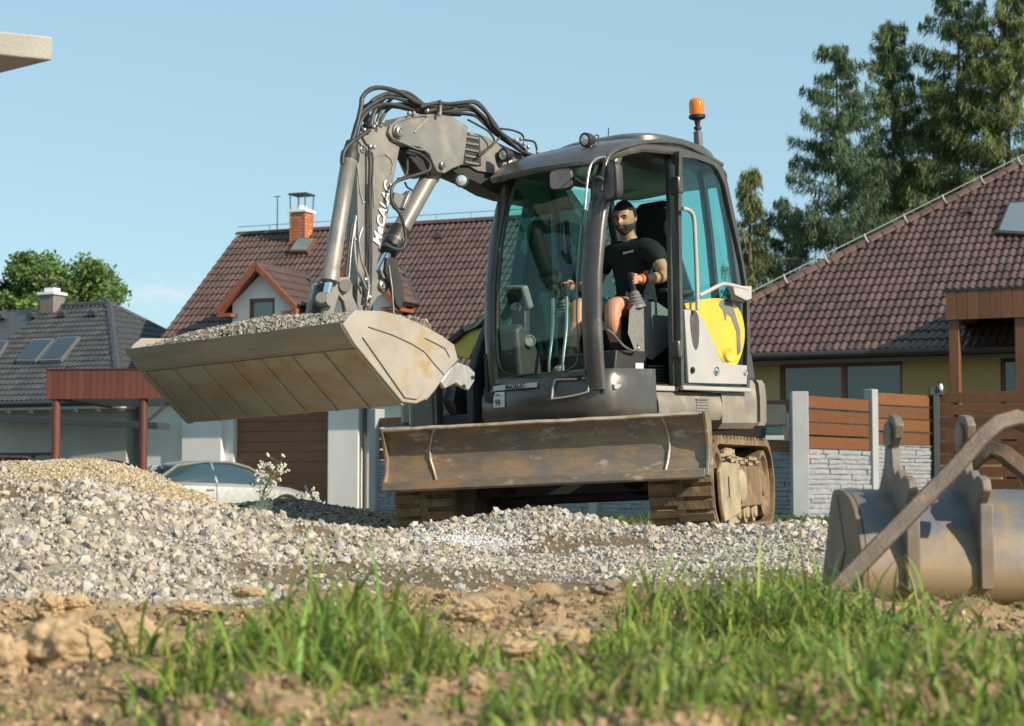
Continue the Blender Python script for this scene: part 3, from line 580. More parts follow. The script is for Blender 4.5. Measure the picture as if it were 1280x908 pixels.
rc = MB(); rc.loft([[p+Vector((0, .002, 0)) for p in [c+Vector((math.cos(t)*.055*s_, 0, math.sin(t)*(.20 if math.sin(t) < 0 else .08)*s_)) for t in [2*math.pi*k/16 for k in range(16)]]] for c in [U(868, 402, 'y', yd)] for s_ in (1, .8)]); rc.obj('door_pocket', m_light, door, smooth=40)
for px, py, r_, m in ((865, 463, .022, m_black), (895, 464, .03, m_steel), (931, 466, .018, m_steel)):
    b = MB(); b.lathe([(0, .02), (r_*.5, .02), (r_*.55, .008), (r_, .012), (r_, -.01)], U(px, py, 'y', yd), (0, 1, 0), 16); lt = b.obj('lock', m, door, smooth=35)
b = MB(); b.lathe([(0, .012), (.03, .012), (.045, .02), (.055, 0)], U(909, 444, 'y', yd-.01), (0, 1, 0), 18); b.obj('lock', m_yel, door, smooth=35)
seal('grab_rail', cr_spline(YP([(853, 261), (861, 263), (867, 272), (869, 300), (871, 350), (872, 388)], yd+.045), 5), .015, m_greydoor, door, 8)
seal('handle_bar', cr_spline(YP([(874, 370), (884, 365), (902, 356), (915, 357), (934, 362)], yd+.05), 5), .015, m_greydoor, door, 8)
lb = MB(); lb.prism(YP([(917, 357), (940, 358), (940, 374), (933, 376), (919, 369)], yd+.06), (0, -.05, 0)); lb.obj('latch_bracket', m_greydoor, door, bevel=.006)
lb = MB(); lb.prism(YP([(914, 368), (938, 372), (930, 379), (914, 376)], yd+.05), (0, -.04, 0)); lb.obj('latch', m_black, door, bevel=.006)
sb_ = MB(); sb_.bar([U(852, 485, 'y', yd), U(937, 488, 'y', yd)], .035, .03); sb_.obj('door_step_trim', m_greydoor, door, bevel=.006)
for py in (437, 232):
    hb = MB(); p = U(845, py, 'y', 1.0); hb.box(p.x-.03, p.x+.03, .97, 1.045, p.z-.06, p.z+.06); hb.obj('hinge', m_cabp, door, bevel=.01)
# ---- beacon, work lights, mirrors, antenna
bp0 = U(873, 178, 'y', .80)
b = MB(); b.bar([bp0+Vector((0, 0, -.06)), bp0+Vector((0, 0, .08))], .05, .05, (1, 0, 0)); bk = b.obj('beacon_bracket', m_light, ex, bevel=.006)
b = MB(); b.lathe([(.018, 0), (.018, .05), (.028, .055), (.028, .07), (.016, .08), (.024, .12), (.06, .135), (.062, .155), (.05, .16)], bp0+Vector((0, 0, .04)), (0, 0, 1), 20); b.obj('beacon_base', m_black, ex, smooth=40)
b = MB(); b.lathe([(.052, .155), (.056, .19), (.055, .25), (.045, .272), (.02, .283), (0, .285)], bp0+Vector((0, 0, .04)), (0, 0, 1), 20); b.obj('beacon_lens', m_amber, ex, smooth=50)
def worklight(px, py, y, r_=.045):
    c = U(px, py, 'y', y); d = Vector((1, -.1, -.12)).normalized()
    b = MB(); b.lathe([(0, -.05), (r_*.6, -.05), (r_, -.01), (r_*1.1, .02), (r_*1.1, .035), (r_*.95, .035)], c, d, 20); o = b.obj('work_light', m_black, ex, smooth=40)
    b = MB(); b.lathe([(r_*.96, .03), (r_*.6, .04), (0, .043)], c, d, 20); b.obj('lens', m_lens, o, smooth=50)
    b = MB(); b.cyl(c+Vector((-.02, 0, -.02)), c+Vector((-.03, 0, -.12)), .012, 8); b.obj('stem', m_zinc, o)
worklight(735, 175, .72); worklight(633, 194, -.05)
seal('antenna', [U(760, 176, 'y', .8), U(761, 160, 'y', .8)], .004, m_black)
seal('light_cable', cr_spline([U(*p, 'y', .7) for p in ((740, 183), (747, 180), (748, 170), (744, 170), (743, 180))], 4), .005, m_rubber)
def mirror(C0, ax_, wd, ht, nm='mirror'):
    M = axes(C0, ax_, (0, 0, 1)); b = MB(); P = []
    for k in range(28):
        t = 2*math.pi*k/28; P.append((math.copysign(abs(math.cos(t))**.45, math.cos(t))*wd/2, math.copysign(abs(math.sin(t))**.45, math.sin(t))*ht/2))
    b.loft([[M @ Vector((x*s_, y*s_, z)) for x, y in P] for s_, z in ((.9, .02), (1, .01), (1, -.015), (.85, -.045), (.3, -.06))]); o = b.obj('mirror', m_black, ex, smooth=40)
    g_ = MB(); g_.add([M @ Vector((x*.88, y*.88, .022)) for x, y in P], [tuple(range(28))]); g_.obj('mirror_glass', m_light, o); return o
mirror(U(765, 227, 'y', 1.02), Vector((.45, .9, 0)), .175, .26); seal('mirror_arm', cr_spline([U(754, 225, 'y', 1.0), U(746, 222, 'y', .97), U(741, 232, 'y', .93), U(741, 250, 'y', .9)], 5), .014, m_black, ex, 8)
mirror(U(702, 225, 'x', 1.12), Vector((-.25, .97, 0)), .17, .14); seal('mirror_arm', cr_spline([U(706, 214, 'x', 1.11), U(716, 221, 'x', 1.1), U(731, 230, 'x', 1.08), U(745, 222, 'x', 1.0)], 5), .010, m_black, ex, 8)
rlh = MB(); P = cr_spline(YP([(731, 262), (736, 215), (744, 200), (757, 196)], .96), 5); rlh.tube(P, .009, 8); rlh.obj('grab_rail', m_steel, ex, smooth=60)
m_cons = mat('console_grey_plastic', (.17, .165, .16), (.22, .215, .205), rough=.6, scale=30, bump=.2, bscale=200)
# ---- cab interior
stt = MB(); stt.box(-.28, .26, .20, .66, 1.30, 1.46); seat = stt.obj('seat', m_seat, ex, bevel=.05, seg=4)
b = MB(); b.loft([[Vector((x, y, z)) for x, y in ((-.20+o_, .19+i_), (-.20+o_, .65-i_), (-.34+o_, .63-i_), (-.34+o_, .21+i_))] for z, o_, i_ in ((1.42, .05, 0), (1.9, -.02, .0), (2.12, -.04, .05), (2.17, -.04, .08), (2.36, -.05, .08), (2.41, -.06, .11))]); b.obj('seat_back', m_seat, ex, bevel=.03, seg=3)
b = MB(); b.box(-.3, .2, .22, .64, 1.03, 1.30); b.obj('seat_base', m_black, ex, bevel=.02)
for yc in (.74, .12):
    cs = MB(); cs.loft([[Vector((x, yc+sy*w_, z)) for x, z in pr for sy in (0,)] for w_, pr in ((-.085, [(.43, 1.30), (.49, 1.40), (.47, 1.52), (.39, 1.60), (.18, 1.60), (.03, 1.54), (.03, 1.36), (.27, 1.24)]), (-.07, [(.46, 1.27), (.53, 1.39), (.50, 1.55), (.40, 1.62), (.17, 1.62), (.01, 1.56), (.01, 1.34), (.27, 1.21)]), (.07, [(.46, 1.27), (.53, 1.39), (.50, 1.55), (.40, 1.62), (.17, 1.62), (.01, 1.56), (.01, 1.34), (.27, 1.21)]), (.085, [(.43, 1.30), (.49, 1.40), (.47, 1.52), (.39, 1.60), (.18, 1.60), (.03, 1.54), (.03, 1.36), (.27, 1.24)]))])
    con = cs.obj('control_console', m_cons if yc > .5 else m_black, ex, smooth=40)
    js = MB(); js.lathe([(.07, -.02), (.06, 0), (.062, .012), (.05, .02), (.053, .034), (.043, .042), (.046, .056), (.036, .066), (.038, .078), (.026, .09), (.016, .10), (.016, .14)], (.38, yc-.03, 1.60), (.25, .04, 1), 18); js.obj('joystick_boot', m_light, con, smooth=30)
    js = MB(); js.lathe([(.016, .08), (.02, .10), (.018, .14), (.022, .18), (.026, .20), (.022, .22), (0, .225)], (.38, yc-.03, 1.60), (.25, .04, 1), 14); js.obj('joystick', m_black, con, smooth=50)
    b = MB(); b.box(-.25, .10, yc-.04, yc+.04, 1.685, 1.725); b.obj('armrest', m_black, ex, bevel=.02, seg=3)
for yy_ in (.30, .42):
    lv = MB(); lv.tube(cr_spline([(.85, yy_, 1.04), (.86, yy_, 1.2), (.80, yy_, 1.45), (.78, yy_, 1.70)], 5), .012, 8); lo = lv.obj('travel_lever', m_steel, ex, smooth=60)
    b = MB(); b.lathe([(.012, -.06), (.022, -.05), (.024, .0), (.03, .012), (.028, .03), (0, .036)], (.78, yy_, 1.72), (0, 0, 1), 14); b.obj('knob', m_black, lo, smooth=45)
    b = MB(); b.box(.82, .92, yy_-.045, yy_+.045, 1.05, 1.075, Matrix.Translation((0, 0, .02))); b.obj('pedal', m_light, lo, bevel=.006)
mo = MB(); c = U(649, 372, 'x', .92); M = axes(c, (.25, .95, -.1), (.35, 0, .9)); mo.box(-.11, .11, -.085, .085, -.03, .03, M); mon = mo.obj('monitor', m_light, ex, bevel=.02, seg=3)
mo = MB(); mo.box(-.095, .095, -.07, .07, .03, .034, M); mo.obj('screen', m_screen, mon)
b = MB(); b.bar([c+Vector((0, .03, -.06)), Vector((.92, .12, 1.2)), Vector((.95, .12, 1.04))], .08, .06, (1, 0, 0)); b.obj('monitor_stand', m_black, ex, bevel=.01)
b = MB(); b.loft([[Vector((x, y, z)) for x, z in ((1.03, 1.04), (1.06, 1.45), (.98, 1.50), (.80, 1.30), (.76, 1.04))] for y in (-.08, .10, .18)]); dc = b.obj('dash_cover', m_black, ex, bevel=.03, seg=3)
for px, py, r_ in ((644, 385, .035), (661, 427, .045)):
    b = MB(); b.lathe([(r_, 0), (r_, .02), (r_*.8, .03), (r_*.6, .02), (0, .02)], U(px, py, 'y', .185), (.5, .85, 0), 18); b.obj('air_vent', m_light, dc, smooth=35)
b = MB(); b.prism([(.75, .76, 1.03), (.36, .76, 1.03), (.36, .76, 1.27), (.70, .76, 1.27)], (0, -.5, 0)); sbx = b.obj('seat_plinth', m_black, ex, bevel=.01)
b = MB(); q = YP([(794, 454), (804, 454), (804, 472), (794, 472)], .763); b.prism(q, (0, .003, 0)); b.obj('sticker', mat('blue_sticker', (.5, .55, .6), rough=.5), sbx)
b = MB()
for k in range(6): q = YP([(810, 457+k*4), (829, 457+k*4), (829, 459+k*4), (810, 459+k*4)], .762); b.prism(q, (0, .008, 0))
b.obj('vent_louvre', m_light, sbx)
seal('safety_lever', cr_spline(YP([(759, 412), (768, 420), (780, 433), (792, 439), (798, 436), (798, 430)], .80), 5), .009, m_steel, ex, 8)
seal('interior_hose', cr_spline([(-.3, -.03, 1.1), (-.1, -.04, 1.6), (.1, -.05, 1.9), (.15, -.05, 2.3)], 6), .02, m_black, ex)

# ---- boom, arm and rams. near faces on y = YN, far faces on YF
YN, YF = -.17, -.45; TH = .02
def plate(name, pts, yn, thick, m, par=ex, bev=.006, spl=0, **k):
    P = YP(pts, yn); P = cr_spline(P+[P[0]], spl)[:-1] if spl else P
    b = MB(); b.prism(P, (0, -thick, 0)); return b.obj(name, m, par, bevel=bev, smooth=35, **k)
# straight rear boom section running back behind the cab
boomP = [(588, 165), (606, 170), (630, 182), (668, 199), (700, 222), (720, 262), (660, 250), (636, 222), (615, 217), (597, 214), (583, 205)]
bm_ = plate('boom', boomP, YN-.03, .22, m_taupe)
plate('boom_foot', [(700, 215), (760, 300), (790, 520), (640, 520), (614, 480), (612, 440), (650, 380), (672, 250)], -.42, .15, m_black, bm_, .02)
dk = plate('boom_underside', [(556, 206), (585, 205), (610, 215), (638, 224), (664, 250), (640, 248), (618, 241), (595, 228), (570, 217)], YN-.05, .18, m_black, bm_)
sw = plate('swing_joint', [(580, 166), (600, 171), (602, 208), (578, 207)], YN-.02, .24, m_black, bm_)
for i in range(5): plate('joint_band', [(582, 169+i*8), (599, 172+i*8), (599, 175+i*8), (582, 172+i*8)], YN-.01, .26, m_light, sw, .003)
goose = plate('intermediate_boom', [(487, 158), (498, 148), (515, 143.5), (540, 142.5), (565, 145.5), (585, 158), (583, 180), (579, 206), (566, 211), (556, 217), (547, 215), (543, 207), (537, 193), (524, 184), (506, 182), (492, 177), (486, 168)], YN, .30, m_taupe)
gw = MB(); gw.tube(YP([(529, 188), (520, 186), (504, 179), (490, 173), (486, 166), (488, 158), (497, 152), (515, 146), (531, 145), (534, 148), (529, 155), (520, 163), (518, 166)], YN+.003), .007, 6); gw.obj('raised_edge', m_taupe, goose, smooth=50)
def pin(px, py, y, r_, m=m_zinc, par=goose, out=.03):
    b = MB(); b.lathe([(0, out+.004), (r_*.35, out+.004), (r_*.4, out-.006), (r_*.62, out-.006), (r_*.66, out), (r_, out-.004), (r_, -.02)], U(px, py, 'y', y), (0, 1, 0), 20); return b.obj('pin', m, par, smooth=32)
pin(497, 165, YN+.005, .05, m_taupe, goose, .015); pin(497, 165, YN+.018, .032, m_zinc); pin(551, 207, YN, .025, m_taupe)
plate('boom_bracket', [(504, 186), (526, 187), (541, 199), (545, 211), (535, 219), (524, 212), (515, 200)], YN-.06, .12, m_black, goose)
armp = plate('arm', [(445, 182), (452, 170), (462, 162), (475, 158), (485, 158), (484, 170), (488, 177), (500, 184), (497, 200), (492, 225), (487, 258), (480, 290), (475, 318), (470, 338), (474, 345), (484, 349), (487, 358), (482, 366), (472, 372), (466, 381), (462, 392), (450, 392), (447, 380), (448, 340), (448, 295), (447, 240)], YN-.02, .11, m_taupe)
gw = MB(); gw.tube(YP([(468, 260), (466, 220), (467, 202), (473, 195), (481, 193), (488, 198), (491, 206), (489, 217)], YN-.017), .006, 6); gw.obj('raised_edge', m_taupe, armp, smooth=50)
gw = MB(); gw.tube(YP([(445, 183), (447, 210), (450, 240), (454, 254), (458, 252), (458, 230)], YN-.017), .006, 6); gw.obj('raised_edge', m_taupe, armp, smooth=50)
pin(453, 187, YN-.02, .025, m_taupe, armp, .012); pin(478, 357, YN-.02, .045, m_taupe, armp, .02); pin(478, 357, YN+.0, .028, m_zinc, armp, .012)
t0, t1 = U(472, 297, 'y', YN-.014), U(484, 237, 'y', YN-.014)
text('lettering', 'MeCALAC', axes((t0+t1)/2+Vector((0, .003, 0)), t1-t0, Vector((1, 0, -.2))), .100, m_white, armp, .001, .12, .0022, 1.0)
def ram(name, a, b, r_, rod=None, m=m_taupe, y=-.3, cap=True):
    A, B = U(*a, 'y', y), U(*b, 'y', y); d = (B-A).normalized(); b_ = MB(); L_ = (B-A).length
    b_.lathe([(0, 0), (r_*1.12, 0), (r_*1.12, .05), (r_, .06), (r_, L_-.08), (r_*1.12, L_-.07), (r_*1.15, L_), (0, L_)], A, d, 24); o = b_.obj(name, m, ex, smooth=35)
    if rod: C_ = U(*rod, 'y', y); c_ = MB(); c_.cyl(B-d*.01, C_, r_*.52, 16); c_.obj('rod', m_chrome, o, smooth=60); e = MB(); e.cyl(C_+Vector((0, .05, 0)), C_-Vector((0, .05, 0)), r_*.9, 18); e.obj('rod_eye', m, o, smooth=40)
    return o
r1 = ram('hydraulic_cylinder', (437, 196), (412, 352), .052, (407, 375), y=-.10)
b = MB(); b.lathe([(0, -.09), (.04, -.08), (.05, -.02), (.062, 0), (.062, .05)], U(438, 192, 'y', -.10), (U(412, 352)-U(437, 196)), 18); b.obj('cylinder_cap', m_black, r1, smooth=40)
r2 = ram('hydraulic_cylinder', (541, 215), (492, 303), .060, (470, 348), y=-.30)
b = MB(); b.lathe([(0, -.02), (.068, -.02), (.068, .16), (.06, .19)], U(499, 290, 'y', -.30), (U(492, 303, 'y', -.3)-U(541, 215, 'y', -.3)), 20); b.obj('cylinder_sleeve', m_black, r2, smooth=40)
pb = MB(); pb.prism(YP([(494, 240), (506, 244), (513, 238), (512, 246), (499, 262), (492, 252)], -.2), (0, -.05, 0)); pb.obj('valve_block', m_light, r2, bevel=.006)
pb = MB(); pb.bar(YP([(511, 240), (502, 262)], -.19), .05, .03, (1, 0, 0)); pb.obj('protective_tube', m_zinc, r2, bevel=.005)
plate('tipping_link', [(484, 322), (493, 322), (503, 352), (506, 375), (501, 388), (495, 380), (489, 356), (482, 340)], -.12, .03, m_black, ex, .006)
plate('tipping_link', [(484, 322), (493, 322), (503, 352), (506, 375), (501, 388), (495, 380), (489, 356), (482, 340)], -.48, .03, m_black, ex, .006)
seal('link_edge', YP([(486, 332), (490, 360), (492, 392)], -.115), .006, m_zinc)
# quick coupler brackets between arm and bucket
q = plate('coupler_bracket', [(404, 396), (411, 364), (423, 347), (436, 346), (441, 356), (441, 370), (453, 396), (434, 396), (430, 377), (424, 369), (416, 396)], -.10, .035, m_taupe, ex, .006)
pin(432, 357, -.10, .036, m_steel, q, .022)
plate('coupler_bracket', [(385, 396), (392, 358), (400, 350), (414, 347), (417, 356), (404, 396)], -.40, .035, m_taupe, ex, .006)
plate('coupler_bracket', [(388, 394), (396, 356), (408, 352), (416, 356), (404, 392)], -.2, .03, m_light, ex, .006)
b = MB(); b.cyl(U(432, 357, 'y', -.06), U(432, 357, 'y', -.35), .04, 16); b.obj('coupler_shaft', m_taupe, ex, smooth=60)
b = MB(); b.cyl(U(402, 372, 'y', -.06), U(402, 372, 'y', -.35), .035, 16); b.obj('coupler_shaft', m_taupe, ex, smooth=60)
# hoses
def hose(pts, r_=.013, m=m_rubber, y=None, y2=None):
    ys_ = y if isinstance(y, list) else list(np.linspace(y if y is not None else -.15, y2 if y2 is not None else (y if y is not None else -.15), len(pts)))
    P = [U(px, py, 'y', v) for (px, py), v in zip(pts, ys_)]; b = MB(); b.tube(cr_spline(P, 7), r_, 8); return b.obj('hydraulic_hose', m, ex, smooth=60)
top = [((430, 195), (443, 168), (451, 135), (453, 122), (463, 112), (478, 110), (500, 116), (525, 130), (560, 134)),
       ((438, 190), (445, 160), (452, 142), (470, 128), (486, 122), (505, 126), (535, 138), (575, 140)),
       ((446, 172), (452, 150), (466, 135), (484, 130), (506, 134), (530, 142), (575, 144)),
       ((463, 160), (468, 140), (478, 125), (492, 118), (515, 124), (532, 134), (548, 138)),
       ((470, 158), (477, 138), (487, 126), (498, 119), (512, 121), (527, 131), (545, 137)),
       ((474, 156), (484, 138), (500, 130), (520, 134), (540, 139)),
       ((462, 158), (459, 140), (465, 127), (480, 119), (492, 116), (510, 117), (530, 132)),
       ((437, 185), (446, 152), (455, 134), (474, 126), (487, 116)),
       ((452, 132), (455, 148), (461, 165), (465, 178)), ((443, 168), (455, 158), (470, 140), (488, 133), (512, 137), (528, 141))]
for i, p in enumerate(top): hose(list(p), .012+.004*(i % 3 == 0), m_rubber, -.12-.03*i, -.16-.025*i)
bunch = [((525, 134), (545, 129), (563, 130), (590, 128), (606, 139), (619, 159), (632, 172), (650, 188), (668, 195)),
         ((530, 140), (555, 135), (585, 132), (603, 145), (618, 163), (640, 180), (665, 200)),
         ((528, 141), (560, 139), (590, 138), (608, 152), (626, 170), (646, 186), (664, 196)),
         ((548, 144), (572, 142), (594, 145), (607, 156), (622, 168), (645, 178), (658, 190)),
         ((560, 136), (588, 127), (600, 131), (612, 146), (622, 160)), ((520, 137), (540, 136), (572, 133), (597, 140), (612, 154), (626, 166), (640, 176)),
         ((585, 150), (600, 158), (612, 166), (618, 178), (607, 189), (598, 195)), ((622, 162), (624, 172), (612, 184), (598, 193)),
         ((538, 139), (562, 141), (588, 143), (602, 152), (616, 166), (638, 182)), ((625, 161), (640, 163), (652, 168), (655, 176)), ((655, 175), (668, 178), (672, 190), (678, 196))]
for i, p in enumerate(bunch): hose(list(p), .013 if i < 6 else .008, m_rubber, -.14-.022*(i % 6))
hose([(450, 168), (457, 180), (462, 190), (462, 250), (462, 300), (461, 388)], .009, m_rubber, -.155)
hose([(462, 188), (466, 200), (464, 260), (464, 350), (460, 388)], .007, m_rubber, -.155)
hose([(428, 205), (430, 190), (440, 178), (452, 170), (462, 163)], .014, m_rubber, -.07)
hose([(510, 188), (525, 193), (536, 203), (537, 212), (529, 216), (510, 222), (495, 228), (489, 240), (491, 255), (500, 268), (505, 283), (507, 300), (503, 311), (493, 311), (481, 305)], .011, m_rubber, -.13)
hose([(509, 197), (509, 215), (504, 222), (497, 224)], .008, m_rubber, -.2); hose([(506, 228), (509, 234), (515, 238)], .007, m_rubber, -.2)
hose([(445, 270), (443, 300), (446, 335), (453, 350), (458, 362)], .009, m_zinc, -.145); hose([(440, 280), (436, 310), (432, 345)], .009, m_rubber, -.14); hose([(444, 276), (439, 312), (436, 348)], .007, m_zinc, -.13)
hose([(453, 285), (449, 300), (452, 325), (459, 345), (461, 360), (459, 375)], .009, m_zinc, -.14)
def fitting(px, py, y, s_=.015):
    b = MB(); p = U(px, py, 'y', y); b.lathe([(0, -s_), (s_*.6, -s_), (s_, -.3*s_), (s_*1.0, .3*s_), (s_*.6, s_), (0, s_)], p, (random.uniform(-.6, .6), .3, 1), 6); b.obj('hose_fitting', m_zinc, ex)
for p in ((467, 159), (470, 155), (476, 157), (478, 153), (511, 142), (517, 142), (534, 139), (549, 143), (463, 184), (467, 184), (431, 203), (435, 199), (504, 300), (506, 305), (457, 350), (461, 358), (459, 366), (462, 372), (459, 382), (651, 174), (655, 180), (660, 184), (672, 190), (680, 194), (690, 190), (645, 176), (638, 203), (640, 197), (455, 163)): fitting(*p, random.uniform(-.17, -.13))
b = MB(); b.bar(YP([(549, 132), (549, 144)], -.14), .03, .02, (1, 0, 0)); b.obj('hose_clamp', m_zinc, ex); b = MB(); b.bar(YP([(548, 126), (551, 133)], -.14), .03, .02, (1, 0, 0)); b.obj('hose_clamp', m_black, ex)
for px in (440, 444): fitting(px, 300, -.14, .01)
def wl2(px, py):
    c = U(px, py, 'y', YN+.02); d = Vector((.75, .65, -.05)).normalized(); b = MB(); b.lathe([(0, -.04), (.03, -.04), (.05, 0), (.052, .02), (.045, .022)], c, d, 18); o = b.obj('work_light', m_black, ex, smooth=40)
    b = MB(); b.lathe([(.047, .018), (.02, .028), (0, .03)], c, d, 18); b.obj('lens', m_lens, o)
wl2(631, 194); wl2(577, 226)
# right side frame pieces seen left of the cab: yellow hood edge, black side guard
b = MB(); b.prism(XP([(560, 427), (580, 414), (604, 407), (598, 424), (586, 450), (573, 446)], .26), (-.05, 0, 0)); b.obj('yellow_hood_edge', m_yel, ex, bevel=.01)
b = MB(); b.prism(XP([(554, 428), (575, 410), (605, 398), (606, 406), (582, 415), (564, 430)], .30), (-.06, 0, 0)); b.obj('side_guard', m_black, ex, bevel=.01)
seal('guard_rail', cr_spline([U(*p, 'y', -.6) for p in ((578, 414), (592, 408), (602, 398), (606, 396))], 4), .02, m_black)
plate('side_body', [(590, 470), (603, 425), (614, 400), (614, 532), (592, 532)], -.22, .06, m_black, ex, .01)
plate('swing_bracket', [(572, 470), (590, 455), (600, 470), (600, 532), (575, 532), (566, 500)], -.50, .10, m_cabp, ex, .012)
frb = MB(); c_ = U(547, 508, 'y', -.75)
bx = MB(); bx.loft([[Vector((c_.x+x, c_.y+y, c_.z+z)) for x, y in ((.10, -.28), (.14, -.2), (.14, .12), (.06, .2), (-.5, .2), (-.5, -.28))] for z in (-.13, -.10, .08, .12)]); fb = bx.obj('front_box', m_cabp, ex, bevel=.025, seg=3)
seal('light_bezel', cr_spline([p+Vector((.005, 0, 0)) for p in [U(*q, 'x', c_.x+.14) for q in ((522, 512), (545, 511), (549, 506), (544, 497), (536, 495))]], 3), .006, m_steel)

# ---- bucket
BN, BF = .55, -1.44
prof = YP([(429, 407), (444, 431), (503, 503), (521, 505), (536, 499), (547, 486), (560, 465), (569, 444), (566, 436), (556, 424), (552, 420)], BN)
def inset(P, t): 
    c = Vector((sum(p.x for p in P)/len(P), 0, sum(p.z for p in P)/len(P))); return [p+(Vector((c.x, p.y, c.z))-p).normalized()*t for p in P]
pin_ = inset(prof, .03); bk = MB(); rings = []
for y in np.linspace(BN-.012, BF+.012, 8):
    rings.append([Vector((p.x, y, p.z)) for p in prof]+[Vector((p.x, y, p.z)) for p in pin_[::-1]])
bk.loft(rings); bucket = bk.obj('bucket', m_bucket, ex, smooth=25)
lp = MB(); A, B = prof[0], prof[1]; d = (A-B).normalized(); nrm = Vector((d.z, 0, -d.x)); nrm = -nrm if nrm.x < 0 else nrm
lp.prism([A+d*.03+nrm*.002, A+nrm*.018, B+nrm*.018-d*.01, B-d*.02+nrm*.001], (0, BF-BN, 0)); lp.obj('cutting_edge', mat('edge_steel', (.30, .27, .23), (.22, .20, .175), rough=.42, metal=.5, scale=4, stretch=(1, .5, 4), bump=.1, bscale=50), bucket, bevel=.004)
A, B = prof[1], prof[2]; d = (B-A).normalized(); nrm = Vector((-d.z, 0, d.x)); nrm = -nrm if nrm.x < 0 else nrm
for i in range(8):
    y = BN-.004-(BN-BF-.05)*i/7
    b = MB(); b.prism([A+nrm*.001+d*.02, A+nrm*.016+d*.03, B+nrm*.016+d*.01, B+nrm*.001+d*.03], (0, -.05 if i == 7 else -.022, 0)); b.v = [p+Vector((0, y-BN, 0)) for p in b.v]; b.obj('wear_strip', m_bucket, bucket, bevel=.003)
for i in range(7):
    y0 = BN-.03-(BN-BF-.05)*i/7; y1 = BN-.004-(BN-BF-.05)*(i+1)/7-.0
    b = MB(); b.prism([A+nrm*.0015+d*.025, A+nrm*.007+d*.03, B+nrm*.007-d*.0, B+nrm*.0015+d*.02], (0, y1-y0+.006, 0)); b.v = [p+Vector((0, y0-BN-.004, 0)) for p in b.v]; b.obj('wear_plate', m_bucket, bucket, bevel=.002)
sideP = [(429, 406), (436, 396), (445, 388), (478, 389), (500, 394), (530, 407), (553, 420), (568, 431), (573, 450), (562, 462), (551, 478), (543, 489), (535, 498), (521, 505), (503, 503), (444, 431)]
sd = plate('side_plate', sideP, BN+.012, .024, m_bside, bucket, .006)
inner = YP([(452, 422), (462, 416), (475, 418), (498, 427), (516, 444), (519, 462), (530, 480), (527, 492), (520, 500), (505, 498)], BN+.012)
b = MB(); b.prism(inner, (0, .012, 0)); b.obj('cheek_plate', m_bside, sd, bevel=.008, seg=3)
for P in ([(460, 409), (490, 419), (514, 430), (530, 440), (545, 458), (555, 469)], [(531, 423), (545, 430), (556, 436), (562, 447)]):
    b = MB(); b.tube(YP(P, BN+.012), .004, 6); b.obj('groove', m_black, sd)
lug = plate('bucket_lug', [(551, 478), (562, 462), (573, 453), (586, 458), (594, 466), (593, 477), (586, 488), (578, 484), (570, 479), (556, 486)], BN+.002, .03, mat('scraped_lug_steel', (.52, .50, .46), (.35, .33, .30), rough=.4, metal=.5, scale=12, stretch=(3, 1, .6)), bucket, .005)
for p in ((580, 483), (591, 472)): b = MB(); b.cyl(U(*p, 'y', BN-.03), U(*p, 'y', BN+.012), .012, 10); b.obj('bolt', m_black, lug)
far = MB(); far.prism([Vector((p.x, BF-.01, p.z)) for p in YP(sideP, BN)], (0, .024, 0)); far.obj('side_plate', m_bside, bucket, bevel=.006)
# gravel heaped in the bucket: an object of its own, resting inside
hx0, hx1 = prof[0].x-.03, 2.30; n = 6000; r = np.random.default_rng(5)
ltop = prof[0].z
def heap(x, y):
    t = (hx0-x)/(hx0-hx1); e = np.minimum(np.clip((BN-.0-y)/.22, 0, 1), 1); e2 = np.clip((y-BF)/.25, 0, 1)
    mid_ = np.clip(np.sin(np.clip(t, 0, 1)*math.pi), 0, 1)**.7
    return ltop+.006+(.075+.055*(1-np.abs((y+.5)/.9).clip(0, 1)))*mid_*np.minimum(e2, 1)**.5*(.45+.55*e)+.045*np.clip(t, 0, 1)
hs_ = MB(); rows = []
gx = np.linspace(hx0+.02, hx1, 24); gy = np.linspace(BF+.02, BN-.02, 50)
hs_.loft([[Vector((x, y, float(heap(x, y))-.012)) for x in gx]+[Vector((hx1, y, ltop-.2)), Vector((hx0-.1, y, ltop-.15))] for y in gy])
load = hs_.obj('gravel_load', m_soil if False else mat('gravel_core', (.22, .19, .15), (.1, .085, .07), rough=.95, scale=40, bump=.6, bscale=60), None, smooth=60, label='dark crushed gravel heaped in the raised excavator bucket', cat='gravel', kind='stuff')
load.matrix_world = UPF.M
x = r.uniform(hx1, hx0+.02, n); y = r.uniform(BF+.02, BN-.025, n); sz = r.uniform(.010, .022, n)
P = np.stack([x, y, heap(x, y)+r.uniform(-.006, .004, n)], -1)
c = stonecols(n, r, .3, .85, .35); st_ = stones('load_stones', P, sz, c, m_stone, kind='stuff', parent=load)

